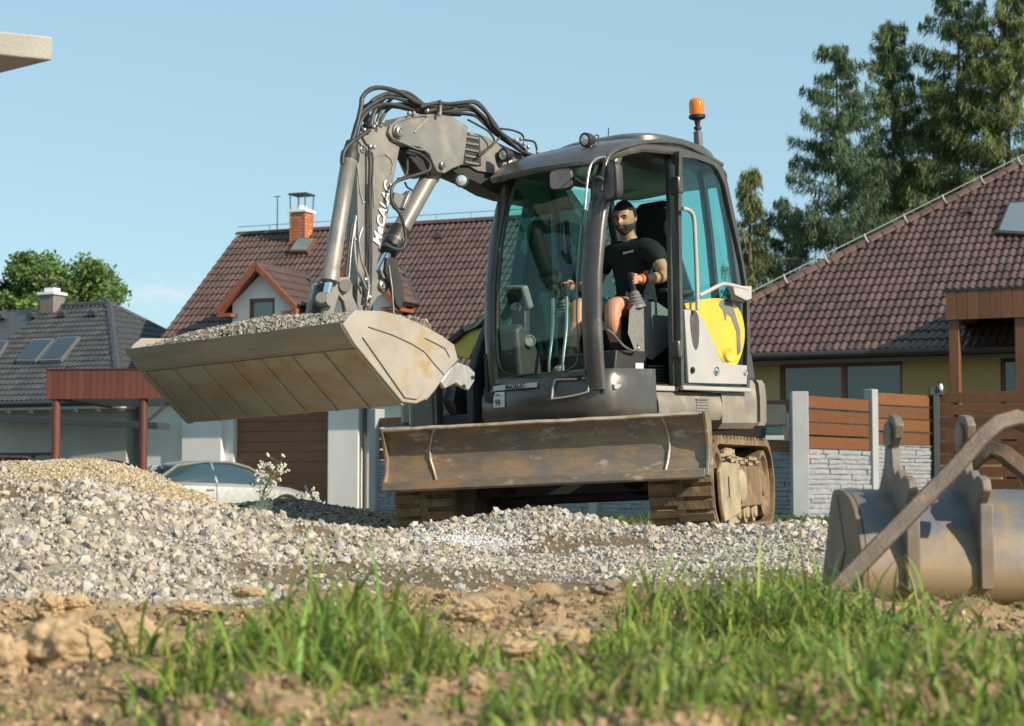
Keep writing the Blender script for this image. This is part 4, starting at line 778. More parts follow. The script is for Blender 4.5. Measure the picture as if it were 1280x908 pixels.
# ================================================================== DRIVER (seated in the cab, in the cab's own frame)
m_skin = mat('skin', (.60, .29, .185), (.52, .23, .145), rough=.5, scale=9); m_skin.node_tree.nodes['Principled BSDF'].inputs['Subsurface Weight'].default_value = .08
m_shirt = mat('black_tshirt', (.012, .013, .014), rough=.9, bump=.3, bscale=14); m_short = mat('navy_shorts', (.012, .018, .035), rough=.85, bump=.2, bscale=20)
m_teal = mat('teal_panel', (.02, .18, .24), rough=.8); m_hair = mat('dark_hair', (.014, .010, .008), rough=.7, bump=.6, bscale=120); m_shoe = mat('patterned_shoe', (.30, .29, .24), (.05, .05, .05), rough=.8, scale=28, mid=.5, width=.05)
def skinmesh(pts, edges, root, sub=2):
    me = bpy.data.meshes.new('tmp'); names = list(pts); me.from_pydata([pts[k][0] for k in names], [(names.index(a), names.index(b)) for a, b in edges], []); me.update()
    o = bpy.data.objects.new('tmp', me); C.objects.link(o); o.modifiers.new('skin', 'SKIN'); s_ = o.modifiers.new('sub', 'SUBSURF'); s_.levels = s_.render_levels = sub
    if not me.skin_vertices: 
        bm = bmesh.new(); bm.from_mesh(me); bm.verts.layers.skin.verify(); bm.to_mesh(me); bm.free()
    for i, k in enumerate(names):
        sv = me.skin_vertices[0].data[i]; r_ = pts[k][1]; sv.radius = r_ if isinstance(r_, tuple) else (r_, r_); sv.use_root = (k == root)
    dg = bpy.context.evaluated_depsgraph_get(); ev = o.evaluated_get(dg); m2_ = ev.to_mesh(); V = [v.co.copy() for v in m2_.vertices]; F = [tuple(p.vertices) for p in m2_.polygons]; ev.to_mesh_clear()
    bpy.data.objects.remove(o); return V, F
hipz = 1.50; hc = U(781, 270, 'y', .43)     # head centre
HX, HY, HZ = hc.x, .43, hc.z-.018
lh = U(785, 352, 'y', .72); rh = U(707, 363, 'y', .14)
lk = U(763, 376, 'y', .60); la = U(770, 432, 'y', .58); rk = U(717, 377, 'y', .26); ra = U(712, 440, 'y', .26); toe = U(703, 456, 'y', .27)
J = {
 'pel': ((-.04, .43, 1.56), (.15, .13)), 'wst': ((-.01, .43, 1.71), (.145, .11)), 'chs': ((.02, .43, 1.92), (.165, .11)), 'sho': ((.03, .43, 2.045), (.13, .085)), 'nk': ((.035, .43, 2.11), .058), 'nk2': ((HX-.015, HY, HZ-.10), .052), 'hd': ((HX-.01, HY, HZ-.03), .055),
 'ls': ((.04, .62, 2.035), .066), 'le': ((.09, .765, 1.805), .048), 'lm': ((.20, .76, 1.785), .045), 'lw': ((.325, .735, 1.775), .029), 'lp': ((.385, .725, 1.775), (.036, .022)),
 'rs': ((.04, .24, 2.035), .066), 're': ((.06, .11, 1.80), .048), 'rm': ((.18, .11, 1.79), .045), 'rw': ((.32, .12, 1.78), .029), 'rp': ((.38, .12, 1.78), (.036, .022)),
 'lt': ((.08, .54, 1.585), .092), 'lk': ((lk.x-.03, lk.y, lk.z-.02), .066), 'lc': ((lk.x-.015, lk.y, lk.z-.17), .062), 'la': ((la.x, la.y, la.z), .04), 'lf': ((la.x+.02, la.y, 1.10), .035),
 'rt': ((.08, .33, 1.585), .092), 'rk': ((rk.x-.03, rk.y, rk.z-.02), .066), 'rc': ((rk.x-.02, rk.y, rk.z-.15), .062), 'ra': ((ra.x-.02, ra.y, ra.z), .04), 'rf': ((ra.x-.0, ra.y, ra.z-.07), .037)}
E_ = [('pel', 'wst'), ('wst', 'chs'), ('chs', 'sho'), ('sho', 'nk'), ('nk', 'nk2'), ('nk2', 'hd'), ('sho', 'ls'), ('ls', 'le'), ('le', 'lm'), ('lm', 'lw'), ('lw', 'lp'), ('sho', 'rs'), ('rs', 're'), ('re', 'rm'), ('rm', 'rw'), ('rw', 'rp'),
     ('pel', 'lt'), ('lt', 'lk'), ('lk', 'lc'), ('lc', 'la'), ('la', 'lf'), ('pel', 'rt'), ('rt', 'rk'), ('rk', 'rc'), ('rc', 'ra'), ('ra', 'rf')]
body = MB()      # simple chains that overlap at the joints, fused into one skin by a voxel remesh
J['cl'] = ((.03, .53, 2.03), .06); J['cr'] = ((.03, .33, 2.03), .06); J['hl'] = ((-.02, .50, 1.56), .11); J['hr'] = ((-.02, .36, 1.56), .11)
for ch_ in (['pel', 'wst', 'chs', 'sho', 'nk', 'nk2', 'hd'], ['cl', 'ls', 'le', 'lm', 'lw', 'lp'], ['cr', 'rs', 're', 'rm', 'rw', 'rp'], ['hl', 'lt', 'lk', 'lc', 'la', 'lf'], ['hr', 'rt', 'rk', 'rc', 'ra', 'rf']):
    V, F = skinmesh({k: J[k] for k in ch_}, list(zip(ch_[:-1], ch_[1:])), ch_[0]); body.add(V, F)
def hand(c, sgn):        # five fingers curled round the grip; sgn = side of the thumb
    c = Vector(c); out = MB()
    for i, (off, ln) in enumerate(((.030, 1.0), (.010, 1.08), (-.010, 1.0), (-.029, .84))):
        b_ = c+Vector((.0, 0, off)); ps = {}; q = [(-.01, 0), (.035, .018*sgn), (.050, -.004*sgn), (.036, -.028*sgn), (.015, -.030*sgn)]
        for k, (dx, dy) in enumerate(q): ps[k] = ((b_.x+dx*ln, b_.y+dy*ln, b_.z-.004*k), .0098-.0008*k)
        V, F = skinmesh(ps, [(k, k+1) for k in range(4)], 0, 1); out.add(V, F)
    ps = {0: ((c.x-.03, c.y-.018*sgn, c.z+.02), .014), 1: ((c.x-.005, c.y-.034*sgn, c.z+.034), .0115), 2: ((c.x+.022, c.y-.030*sgn, c.z+.040), .0095), 3: ((c.x+.038, c.y-.018*sgn, c.z+.038), .008)}
    V, F = skinmesh(ps, [(0, 1), (1, 2), (2, 3)], 0, 1); out.add(V, F); return out
for c_, s_ in ((J['lp'][0], 1), (J['rp'][0], -1)): h = hand(c_, s_); body.add(h.v, h.f)
def headpt(u, v):         # u azimuth (0 = forward), v from crown to chin
    th = math.pi*v; d = Vector((math.sin(th)*math.cos(u), math.sin(th)*math.sin(u), math.cos(th)))
    x, y, z = d.x*.098, d.y*.078, d.z*.122
    if d.z < 0: k = 1-.30*(-d.z)**1.4; y *= k; x = x*(1-.18*(-d.z)**2)+.012*(-d.z)
    f = max(0, d.x)
    g = lambda yy, zz_, sy, sz_: math.exp(-((y-yy)/sy)**2-((z-zz_)/sz_)**2)*(f > .2)
    x += .024*g(0, -.022, .013, .018)+.014*g(0, .0, .009, .022)+.007*g(0, .026, .045, .009)-.011*g(.03, .006, .016, .012)-.011*g(-.03, .006, .016, .012)+.007*g(0, -.052, .026, .008)-.004*g(0, -.062, .02, .005)+.009*g(0, -.098, .022, .016)+.005*g(.035, -.022, .016, .016)+.005*g(-.035, -.022, .016, .016)
    return Vector((x, y, z))
HM_ = Matrix.Translation((HX, HY, HZ)) @ Matrix.Rotation(R(14), 4, 'Z') @ Matrix.Rotation(R(12), 4, 'Y')
hd_ = MB(); hd_.loft([[HM_ @ headpt(2*math.pi*k/44, max(.012, min(.988, i/34))) for k in range(44)] for i in range(35)])
body.add(hd_.v, hd_.f)
for s_ in (-1, 1):
    e = MB(); e.ball((0, 0, 0), .03, 10, (.55, .28, 1.05)); body.add([HM_ @ (p+Vector((-.004, s_*.079, -.006))) for p in e.v], e.f)
person = body.obj('person', m_skin, None, smooth=80, label='man in black t-shirt and dark shorts seated in the excavator cab working the levers', cat='person')
rmd = person.modifiers.new('remesh', 'REMESH'); rmd.mode = 'VOXEL'; rmd.voxel_size = .0045; rmd.use_smooth_shade = True
smd = person.modifiers.new('smooth', 'SMOOTH'); smd.factor = .5; smd.iterations = 2; person = bake(person)
bm = bmesh.new(); bm.from_mesh(person.data); todo = set(bm.verts); comps = []
while todo:
    st0 = [todo.pop()]; comp = list(st0)
    while st0:
        v = st0.pop()
        for e in v.link_edges:
            u_ = e.other_vert(v)
            if u_ in todo: todo.discard(u_); st0.append(u_); comp.append(u_)
    comps.append(comp)
comps.sort(key=len)
for c in comps[:-1]: bmesh.ops.delete(bm, geom=c, context='VERTS')
bm.to_mesh(person.data); bm.free()
person.matrix_world = UPF.M
def cloth(name, keys, edges, root, grow, m, par=person, cut=None):
    Jc = {k: (J[k][0], tuple(a+grow for a in (J[k][1] if isinstance(J[k][1], tuple) else (J[k][1],)*2))) for k in keys}
    for k, v in (cut or {}).items(): Jc[k] = v
    V, F = skinmesh(Jc, edges, root); b = MB(); b.add(V, F); o = b.obj(name, m, par, smooth=80); tx = bpy.data.textures.new(name, 'CLOUDS'); tx.noise_scale = .06; d_ = o.modifiers.new('folds', 'DISPLACE'); d_.texture = tx; d_.strength = .03; d_.mid_level = .4; return o
lsv = Vector(J['ls'][0]).lerp(Vector(J['le'][0]), .66); rsv = Vector(J['rs'][0]).lerp(Vector(J['re'][0]), .66)
cloth('tshirt', ['pel', 'wst', 'chs', 'sho', 'ls', 'rs'], [('pel', 'wst'), ('wst', 'chs'), ('chs', 'sho'), ('sho', 'nb'), ('sho', 'ls'), ('ls', 'lv'), ('sho', 'rs'), ('rs', 'rv')], 'wst', .02, m_shirt, cut={'lv': (tuple(lsv), .075), 'rv': (tuple(rsv), .075), 'nb': ((.022, .43, 2.085), .064)})
ltv = Vector(J['lt'][0]).lerp(Vector(J['lk'][0]), .42); rtv = Vector(J['rt'][0]).lerp(Vector(J['rk'][0]), .42)
cloth('shorts', ['pel', 'lt', 'rt'], [('pel', 'lt'), ('lt', 'lv'), ('pel', 'rt'), ('rt', 'rv')], 'pel', .018, m_short, cut={'lv': (tuple(ltv), .088), 'rv': (tuple(rtv), .088)})
cloth('shorts_panel', [], [('a', 'b')], 'a', 0, m_teal, cut={'a': (tuple(Vector(J['lt'][0]).lerp(Vector(J['lk'][0]), .55)+Vector((0, .052, .052))), .04), 'b': (tuple(ltv+Vector((.0, .05, .05))), .04)})
cloth('shorts_panel', [], [('a', 'b')], 'a', 0, m_teal, cut={'a': (tuple(Vector(J['rt'][0]).lerp(Vector(J['rk'][0]), .5)+Vector((0, .03, .05))), .055), 'b': (tuple(rtv+Vector((0, .02, .03))), .07)})
def cap(name, test, grow, m):
    b = MB(); idx = {}; V = []; F = []
    nu, nv = 48, 40
    for i in range(nv+1):
        for k in range(nu):
            p = headpt(2*math.pi*k/nu, max(.012, min(.988, i/nv))); n_ = Vector((p.x/.0096, p.y/.0061, p.z/.0149)).normalized(); V.append((p, p+n_*grow))
    W = []
    for i in range(nv):
        for k in range(nu):
            q = [i*nu+k, i*nu+(k+1) % nu, (i+1)*nu+(k+1) % nu, (i+1)*nu+k]
            if all(test(V[j][0]) for j in q): F.append(q)
    b.add([HM_ @ v[1] for v in V], F); used = sorted({j for f in F for j in f}); mp_ = {j: i for i, j in enumerate(used)}; b.v = [b.v[j] for j in used]; b.f = [tuple(mp_[j] for j in f) for f in F]
    o = b.obj(name, m, person, smooth=80); so_ = o.modifiers.new('thick', 'SOLIDIFY'); so_.thickness = .006; so_.offset = -1; return o
cap('hair', lambda p: p.z > .05+.25*max(0, p.x-.03) or (p.x < .015 and p.z > .0) or (p.x < -.03 and p.z > -.05), .008, m_hair)
m_beard = mat('beard', (.035, .022, .015), (.11, .06, .04), rough=.8, scale=60)
cap('beard', lambda p: p.z < -.035 and p.x > -.01 and not (abs(p.y) < .02 and -.066 < p.z < -.050) and not (p.x > .05 and p.z > -.05 and abs(p.y) < .016 and p.z > -.042), .0025, m_beard)
for s_ in (-1, 1):
    b = MB(); b.tube([HM_ @ Vector((.098, s_*.016, .024)), HM_ @ Vector((.096, s_*.032, .030)), HM_ @ Vector((.084, s_*.048, .024))], .0042, 6); b.obj('eyebrow', m_hair, person, smooth=60)
    b = MB(); b.tube([HM_ @ Vector((.0895, s_*.020, .006)), HM_ @ Vector((.088, s_*.031, .004)), HM_ @ Vector((.081, s_*.042, .006))], .0035, 6); b.obj('eye', m_hair, person, smooth=60)
b = MB(); b.tube([HM_ @ Vector((.093, -.022, -.057)), HM_ @ Vector((.103, 0, -.056)), HM_ @ Vector((.093, .022, -.057))], .0045, 6); b.obj('lips', mat('lips', (.42, .17, .13), rough=.5), person, smooth=60)
def shoe(a, t_):
    a = Vector(a); b = MB(); d = (Vector(t_)-a); d.z = 0; d = d.normalized(); l = Vector((-d.y, d.x, 0)); rings = []
    for s_, w_, h in ((-.09, .03, .06), (-.07, .036, .10), (.0, .038, .105), (.06, .042, .085), (.12, .046, .06), (.17, .040, .045), (.195, .02, .03)):
        c = a+d*s_; z0 = a.z-.10; rings.append([Vector((c.x, c.y, z0))+l*w_, Vector((c.x, c.y, z0+h*.6))+l*w_, Vector((c.x, c.y, z0+h))+l*w_*.5, Vector((c.x, c.y, z0+h))-l*w_*.5, Vector((c.x, c.y, z0+h*.6))-l*w_, Vector((c.x, c.y, z0))-l*w_])
    b.loft(rings); return b.obj('shoe', m_shoe, person, bevel=.012, seg=3)
shoe(Vector(J['rf'][0])+Vector((0, 0, .02)), toe); shoe(Vector(J['lf'][0])+Vector((0, 0, .02)), Vector(J['lf'][0])+Vector((1, -.2, 0)))
for k in ('r', 'l'):
    a = Vector(J[k+'f'][0]); b_ = Vector(J[k+'a'][0]).lerp(Vector(J[k+'c'][0]), .12); b = MB(); b.tube([a, a.lerp(b_, .5), b_], [.045, .046, .048], 12); b.obj('sock', m_shirt, person, smooth=60)
wv = Vector(J['lw'][0]); dv = (Vector(J['lp'][0])-Vector(J['lm'][0])).normalized()
b = MB(); b.tube([wv-dv*.028, wv-dv*.008], .036, 16); b.obj('watch', m_black, person, smooth=40)
b = MB(); b.tube([wv+dv*.0, wv+dv*.018], .036, 16); b.obj('wristband', mat('orange_band', (.9, .18, .02), rough=.5), person, smooth=40)
c_ = U(789, 313.5, 'y', .50); cdx = Vector((-.1, 1, 0))
lt = text('lettering', 'MeCALAC', axes(Vector((.158, .50, 2.0)), (-.12, 1, .1), (0, 0, 1)), .019, m_white, person, .001, .3, .0006)

# ================================================================== HOUSES
m_tile = mat('brown_roof_tile', (.085, .046, .038), (.12, .067, .053), rough=.5, scale=2.2, objrand=.26, col3=(.075, .07, .055), scale3=5, mid3=.64, width3=.06, bump=.1, bscale=60)
m_tile2 = mat('red_brown_roof_tile', (.082, .049, .041), (.12, .069, .055), rough=.55, scale=1.6, objrand=.20, col3=(.08, .07, .055), scale3=3, mid3=.62, width3=.08, bump=.1, bscale=60)
m_tileg = mat('slate_grey_roof_tile', (.042, .043, .046), (.058, .058, .061), rough=.55, scale=9, objrand=.25, bump=.1, bscale=60)
m_dark = mat('dark_brown_metal', (.045, .032, .028), rough=.4); m_anth = mat('anthracite_metal', (.05, .052, .055), rough=.45)
m_rend = mat('white_render', (.80, .78, .75), (.70, .68, .645), rough=.9, scale=.9, stretch=(1, 1, .35), bump=.15, bscale=120)
m_yelw = mat('ochre_render', (.43, .31, .14), (.38, .27, .12), rough=.9, scale=1.5, bump=.2, bscale=120)
m_greyw = mat('grey_render', (.46, .45, .43), (.38, .375, .36), rough=.9, scale=.8, bump=.15, bscale=100)
m_wood = mat('orange_stained_wood', (.19, .076, .027), (.13, .048, .017), rough=.5, scale=5, stretch=(.5, 6, 6), objrand=.22, col3=(.10, .035, .012), scale3=7, mid3=.66, width3=.04)  # darkened: the shade over fence and gate is put into the wood colour
m_wood2 = mat('red_stained_wood', (.14, .042, .028), (.11, .032, .022), rough=.55, scale=5, stretch=(5, 5, .6), objrand=.15)
m_wood3 = mat('brown_stained_wood', (.19, .08, .033), (.14, .055, .023), rough=.5, scale=5, stretch=(5, 5, .6), objrand=.18)
m_garage = mat('walnut_garage_panel', (.25, .115, .058), (.20, .088, .044), rough=.5, scale=4, stretch=(.4, 4, 6))
m_oran = mat('orange_soffit', (.30, .10, .05), (.24, .08, .04), rough=.6, scale=4)
m_brick = mat('orange_brick', (.55, .20, .09), (.45, .15, .07), rough=.85, objrand=.2, scale=20)
m_pane = bpy.data.materials.new('window_pane'); m_pane.use_nodes = True
_b = m_pane.node_tree.nodes['Principled BSDF']; _b.inputs['Base Color'].default_value = (.05, .06, .065, 1); _b.inputs['Roughness'].default_value = .05; _b.inputs['Specular IOR Level'].default_value = 1.0
m_sky2 = mat('skylight_glass', (.16, .19, .20), rough=.08, spec=1.0)
def tile_mesh(name, m, wd=.30, ln=.345):
    V = []; prof = [(0, 0), (.03, .004), (.055, .026), (.085, .034), (.112, .024), (.135, .003), (.165, .003), (.19, .025), (.225, .034), (.255, .025), (.275, .004), (.30, .001)]
    for v, dz in ((0, .030), (ln, .0)):
        for u, h in prof: V.append((u*wd/.3, v, h*1.15+dz))
    for u, h in prof: V.append((u*wd/.3, 0, h*1.15+.012))
    n = len(prof); F = [(i, i+1, n+i+1, n+i) for i in range(n-1)]+[(2*n+i, 2*n+i+1, i+1, i) for i in range(n-1)]
    me = bpy.data.meshes.new(name); me.from_pydata(V, [], F); me.materials.append(m); me.polygons.foreach_set('use_smooth', [True]*len(F)); me.set_sharp_from_angle(angle=R(50)); me.update(); return me
def tile_roof(roof, o, eu, ev, en, poly, me, limit, inpix, m, wd=.30, ex_=.315):
    # o: eave corner; eu along the eave; ev up the slope; poly in (u, v); clips tiles whose centre is outside
    us = [p[0] for p in poly]; vs = [p[1] for p in poly]; cand = []
    def inside(u, v):
        c = False; j = len(poly)-1
        for i in range(len(poly)):
            (x0, y0), (x1, y1) = poly[i], poly[j]
            if (y0 > v) != (y1 > v) and u < (x1-x0)*(v-y0)/(y1-y0)+x0: c = not c
            j = i
        return c
    nv = int((max(vs)-min(vs))/ex_)+1; nu = int((max(us)-min(us))/wd)+1
    for j in range(nv):
        for i in range(nu):
            u = min(us)+i*wd; v = min(vs)+j*ex_
            if inside(u+wd/2, v+ex_*.5): cand.append((u, v))
    B = Matrix(((eu.x, ev.x, en.x, 0), (eu.y, ev.y, en.y, 0), (eu.z, ev.z, en.z, 0), (0, 0, 0, 1)))
    pm = roof.matrix_world if roof.parent is None else roof.parent.matrix_world
    info = []
    for u, v in cand:
        p = o+eu*u+ev*v; wp = pm @ p; q = pix(pm @ (p+eu*wd/2+ev*ex_/2)); info.append((0 if inpix(*q) else 1, wp.length, p))
    info.sort(key=lambda t: (t[0], t[1])); rs = random.Random(4)
    for k, (_, _, p) in enumerate(info[:limit]):
        t = bpy.data.objects.new('roof_tile', me); C.objects.link(t); t.parent = roof
        t.matrix_basis = Matrix.Translation(p+en*(.006+rs.uniform(-.002, .004))) @ B @ Matrix.Rotation(rs.uniform(-.008, .008), 4, 'Z')
    b = MB(); V0 = [v.co.copy() for v in me.vertices]; F0 = [tuple(f.vertices) for f in me.polygons]
    for _, _, p in info[limit:]: b.add([p+en*.006+(B @ v) for v in V0], F0)
    if b.v:
        mm = bpy.data.meshes.new('distant_roof_tiles'); mm.from_pydata([tuple(v) for v in b.v], [], b.f); mm.materials.append(m); mm.polygons.foreach_set('use_smooth', [True]*len(b.f)); mm.set_sharp_from_angle(angle=R(50))
        ob = bpy.data.objects.new('roof_tiles_further_off', mm); C.objects.link(ob); ob.parent = roof; tag(ob, kind='stuff')
def window(par, x0, x1, y, z0, z1, m_f=None, dep=.10, mull=(), name='window', pane=None, sub=None):
    m_f = m_f or m_wood3; b = MB(); t = .07
    b.box(x0, x1, y-.02, y+dep, z0, z0+t); b.box(x0, x1, y-.02, y+dep, z1-t, z1); b.box(x0, x0+t, y-.018, y+dep, z0+t, z1-t); b.box(x1-t, x1, y-.018, y+dep, z0+t, z1-t)
    for q in mull: b.box(q-.05, q+.05, y-.016, y+dep, z0+t, z1-t)
    f = b.obj(name, m_f, par)
    g = MB(); xs_ = [x0]+[q for q in mull]+[x1]
    for a, c in zip(xs_[:-1], xs_[1:]):
        g = MB(); g.box(a+.05, c-.05, y+.03, y+.045, z0+t, z1-t); g.obj('pane', pane or m_pane, f)
    return f
def wallbox(par, x0, x1, y0, y1, z0, z1, m, holes=(), name='wall'):   # front wall with openings (x0,x1,z0,z1) and plain sides
    b = MB(); xs_ = sorted({x0, x1}|{h[0] for h in holes}|{h[1] for h in holes}); zs_ = sorted({z0, z1}|{h[2] for h in holes}|{h[3] for h in holes}); T = .3
    for a, c in zip(xs_[:-1], xs_[1:]):
        for d, e in zip(zs_[:-1], zs_[1:]):
            mx, mz = (a+c)/2, (d+e)/2
            if any(h[0] < mx < h[1] and h[2] < mz < h[3] for h in holes): continue
            b.box(a, c, y0, y0+T, d, e)
    b.box(x0, x0+T, y0+T, y1, z0, z1); b.box(x1-T, x1, y0+T, y1, z0, z1); b.box(x0+T, x1-T, y1-T, y1, z0, z1)
    return b.obj(name, m, par)
def gutter(par, a, c, m, r_=.065):
    b = MB(); b.tube([a, c], r_, 10); return b.obj('gutter', m, par, smooth=60)

# ---- right house: long hipped roof of brown tiles over ochre walls
pH = WORLD.hit(945, 470, 'y', 38.0); HR = yaw((pH.x, 38.0, .04), -25)
hr = empty('house', HR.M, label='ochre house at the right with a long brown tiled hip roof and a skylight', cat='house')
EZ = HR.hit(945, 443, 'y', -.55).z; yE = -.6
cx = HR.plane(800, 446, (0, yE, EZ), (0, 1, 0)).x
PR = math.tan(R(35))
hipend = HR.plane(1280, 205, (0, yE, EZ+.02), (0, -PR, 1)); hip0 = Vector((cx, yE, EZ)); dirh = hipend-hip0
x1 = 15.5; k = 9.2/dirh.y; hiptop = hip0+dirh*k
b = MB(); b.prism([(cx, yE, EZ-.02), (x1, yE, EZ-.02), (x1, hiptop.y, hiptop.z-.02), (hiptop.x, hiptop.y, hiptop.z-.02)], (0, 0, -.12))
b.add([(cx, yE, EZ-.03), (cx, hiptop.y*2, EZ-.03), (hiptop.x, hiptop.y, hiptop.z-.03)], [(0, 1, 2)]); b.add([(cx, hiptop.y*2, EZ-.04), (x1, hiptop.y*2, EZ-.04), (x1, hiptop.y, hiptop.z-.04), (hiptop.x, hiptop.y, hiptop.z-.04)], [(0, 1, 2, 3)])
rfH = b.obj('roof', m_dark, hr)
sc_ = math.sqrt(1+PR*PR); ev = Vector((0, 1, PR))/sc_; en = Vector((0, -PR, 1))/sc_
L_ = (hiptop.y-yE)*sc_
tm = tile_mesh('roof_tile', m_tile)
sky_u = [HR.plane(px, py, (0, yE, EZ), (0, -PR, 1)) for px, py in ((1246, 297), (1290, 300), (1290, 256), (1262, 258))]
tile_roof(rfH, Vector((cx, yE, EZ)), Vector((1, 0, 0)), ev, en, [(0, -.02), (x1-cx, -.02), (x1-cx, L_), (hiptop.x-cx, L_)], tm, 300, lambda px, py: 935 < px < 1290 and 190 < py < 450 and (py < 365 or px < 1185), m_tile)
m_clip = mat('pale_clip', (.30, .29, .27), rough=.6)
# hip capping tiles, conductor rod and its holders
nh = int(dirh.length*k/.34)
hd0 = (hiptop-hip0).normalized(); hm = MB(); hm.loft([[Vector((s_*q, hh, w_+.0)) for q, w_ in ((-.13, -.03), (-.09, .05), (0, .085), (.09, .05), (.13, -.03))] for hh, s_ in ((0, 1.1), (.38, .9))], closed=False, caps=False)
hx = hd0.cross(Vector((0, 0, 1))).normalized(); hz = hx.cross(hd0); first = None
for i in range(nh):
    p = hip0+hd0*(.34*i)+Vector((0, 0, .03)); M = Matrix(((hx.x, hd0.x, hz.x, p.x), (hx.y, hd0.y, hz.y, p.y), (hx.z, hd0.z, hz.z, p.z), (0, 0, 0, 1)))
    if first is None: first = hm.obj('hip_tile', m_tile, rfH, smooth=50); first.matrix_basis = M
    else: copy(first, M, rfH)
b = MB(); b.tube([hip0+Vector((0, 0, .2)), hiptop+Vector((0, 0, .2))], .010, 6); cond = b.obj('lightning_conductor', m_clip, rfH)
for i in range(14):
    p = hip0+(hiptop-hip0)*(i+.4)/14; b = MB(); b.bar([p+Vector((0, 0, .22)), p+Vector((.06, -.05, .09)), p+Vector((.12, -.12, .02))], .035, .02); b.obj('conductor_clip', m_clip, rfH)
for px, py in ((1063, 302), (1138, 270), (1211, 268)):
    p = HR.plane(px, py, (0, yE, EZ), (0, -PR, 1)); b = MB(); b.loft([[p+Vector((x*s_, -.1+t, h+.03)) for x, h in ((-.10, 0), (-.08, .09), (0, .13), (.08, .09), (.10, 0))] for s_, t in ((1, -.02), (.6, .25))], closed=True); b.obj('vent_tile', m_tile2, rfH, smooth=40)
b = MB(); q = sky_u; b.prism([p+en*.03 for p in q], en*.09); sf = b.obj('skylight', m_dark, hr)
b = MB(); c_ = sum(q, Vector())/4; b.prism([c_+(p-c_)*.86+en*.115 for p in q], en*.01); b.obj('pane', m_sky2, sf)
wx0, wx1 = cx+.65, x1-.6; wz = EZ-.02
def hrx(px): return HR.hit(px, 475, 'y', 0).x
def hrz(px, py): return HR.hit(px, py, 'y', 0).z
holes = [(hrx(974), hrx(1128), .9, hrz(1050, 453)), (hrx(1250), hrx(1300), .05, hrz(1260, 443))]
wallbox(hr, wx0, wx1, 0, hiptop.y*2-1.2, -.3, wz-.1, m_yelw, holes)
b = MB(); b.box(cx+.05, x1-.05, yE+.05, -.002, wz-.16, wz-.12); b.obj('soffit', m_yelw, hr); gutter(hr, Vector((cx, yE-.06, EZ-.05)), Vector((x1, yE-.06, EZ-.05)), m_dark, .075)
b = MB(); b.box(cx+.02, x1, yE-.0, yE+.03, EZ-.2, EZ-.03); b.obj('fascia', m_dark, hr)
h0 = holes[0]; window(hr, h0[0], h0[1], .12, h0[2], h0[3], m_wood3, mull=(hrx(1053),))
h0 = holes[1]; window(hr, h0[0], h0[1], .12, h0[2], h0[3], m_wood3, mull=(hrx(1272),), name='terrace_door')
inn_ = MB(); inn_.box(hrx(1062), hrx(1124), .5, .52, 1.0, 2.3); inn_.obj('dark_pane_backing', m_black, hr)  # black sheet set behind the right-hand pane

# ---- terrace roof in front of the right house
TR = yaw(tuple(WORLD.hit(1183, 460, 'y', 34.6)[:2])+(.05,), -25)
tz0, tz1 = TR.hit(1183, 400, 'y', 0).z, TR.hit(1183, 364, 'y', 0).z; tr_ = empty('terrace_roof', TR.M, label='flat brown timber terrace roof on square posts in front of the ochre house', cat='canopy')
bw = .20; nb = 14; pb_ = MB(); pb_.box(0, bw-.006, 0, .025, tz0, tz1); f0 = pb_.obj('fascia_board', m_wood3, tr_)
for i in range(1, nb): copy(f0, Matrix.Translation((i*bw, random.uniform(-.002, .002), 0)), tr_)
b = MB(); b.box(.01, nb*bw, .03, 3.0, tz1-.10, tz1-.02); b.box(-.02, nb*bw+.02, -.02, 3.02, tz1+.003, tz1+.03); b.obj('roof_deck', m_dark, tr_)
b = MB(); b.box(.0, .03, .03, 3.0, tz0, tz1-.0); b.obj('side_fascia', m_wood3, tr_)
for x_ in (.13, 1.55 if False else TR.hit(1276, 450, 'y', .1).x):
    b = MB(); b.box(x_-.09, x_+.09, .06, .24, -.2, tz0+.05); b.obj('post', m_wood3, tr_, bevel=.008)
b = MB(); b.box(.05, .2, .05, 2.9, tz0+.06, tz0+.2); b.box(1.2, 1.32, .05, 2.9, tz0+.06, tz0+.2); b.obj('rafter', m_wood3, tr_)

# ---- middle house with garage
pM = WORLD.hit(291, 640, 'y', 46.5); HMd = yaw((pM.x, 46.5, pM.z), -23); hm_ = empty('house', HMd.M, label='white house with red brown tiled gable roof, two dormers and a brown garage door', cat='house')
g0x, g1x = 0.0, HMd.hit(415, 600, 'y', 0).x
EZ2 = 2.95; yE2 = -.5; x0m = HMd.hit(232, 600, 'y', 0).x; x1m = 9.4
rid0 = HMd.hit(297, 294, 'y', 4.9); PR2 = (rid0.z-EZ2)/(4.9-yE2); sc2 = math.sqrt(1+PR2*PR2); ev2 = Vector((0, 1, PR2))/sc2; en2 = Vector((0, -PR2, 1))/sc2
xl = rid0.x; L2 = (4.9-yE2)*sc2
b = MB(); b.prism([(xl, yE2, EZ2-.02), (x1m, yE2, EZ2-.02), (x1m, 4.9, rid0.z-.02), (xl, 4.9, rid0.z-.02)], (0, 0, -.14)); b.prism([(xl, 10.3, EZ2-.02), (x1m, 10.3, EZ2-.02), (x1m, 4.902, rid0.z-.02), (xl, 4.902, rid0.z-.02)], (0, 0, -.14)); rfM = b.obj('roof', m_dark, hm_)
tm2 = tile_mesh('roof_tile', m_tile2)
tile_roof(rfM, Vector((xl, yE2, EZ2)), Vector((1, 0, 0)), ev2, en2, [(0, 0), (x1m-xl, 0), (x1m-xl, L2), (0, L2)], tm2, 300, lambda px, py: 235 < px < 612 and 270 < py < 420 and not (400 < px < 500 and py > 300) and not (285 < px < 395 and py > 330) and (px > 535 or py < 400), m_tile2)
b = MB()
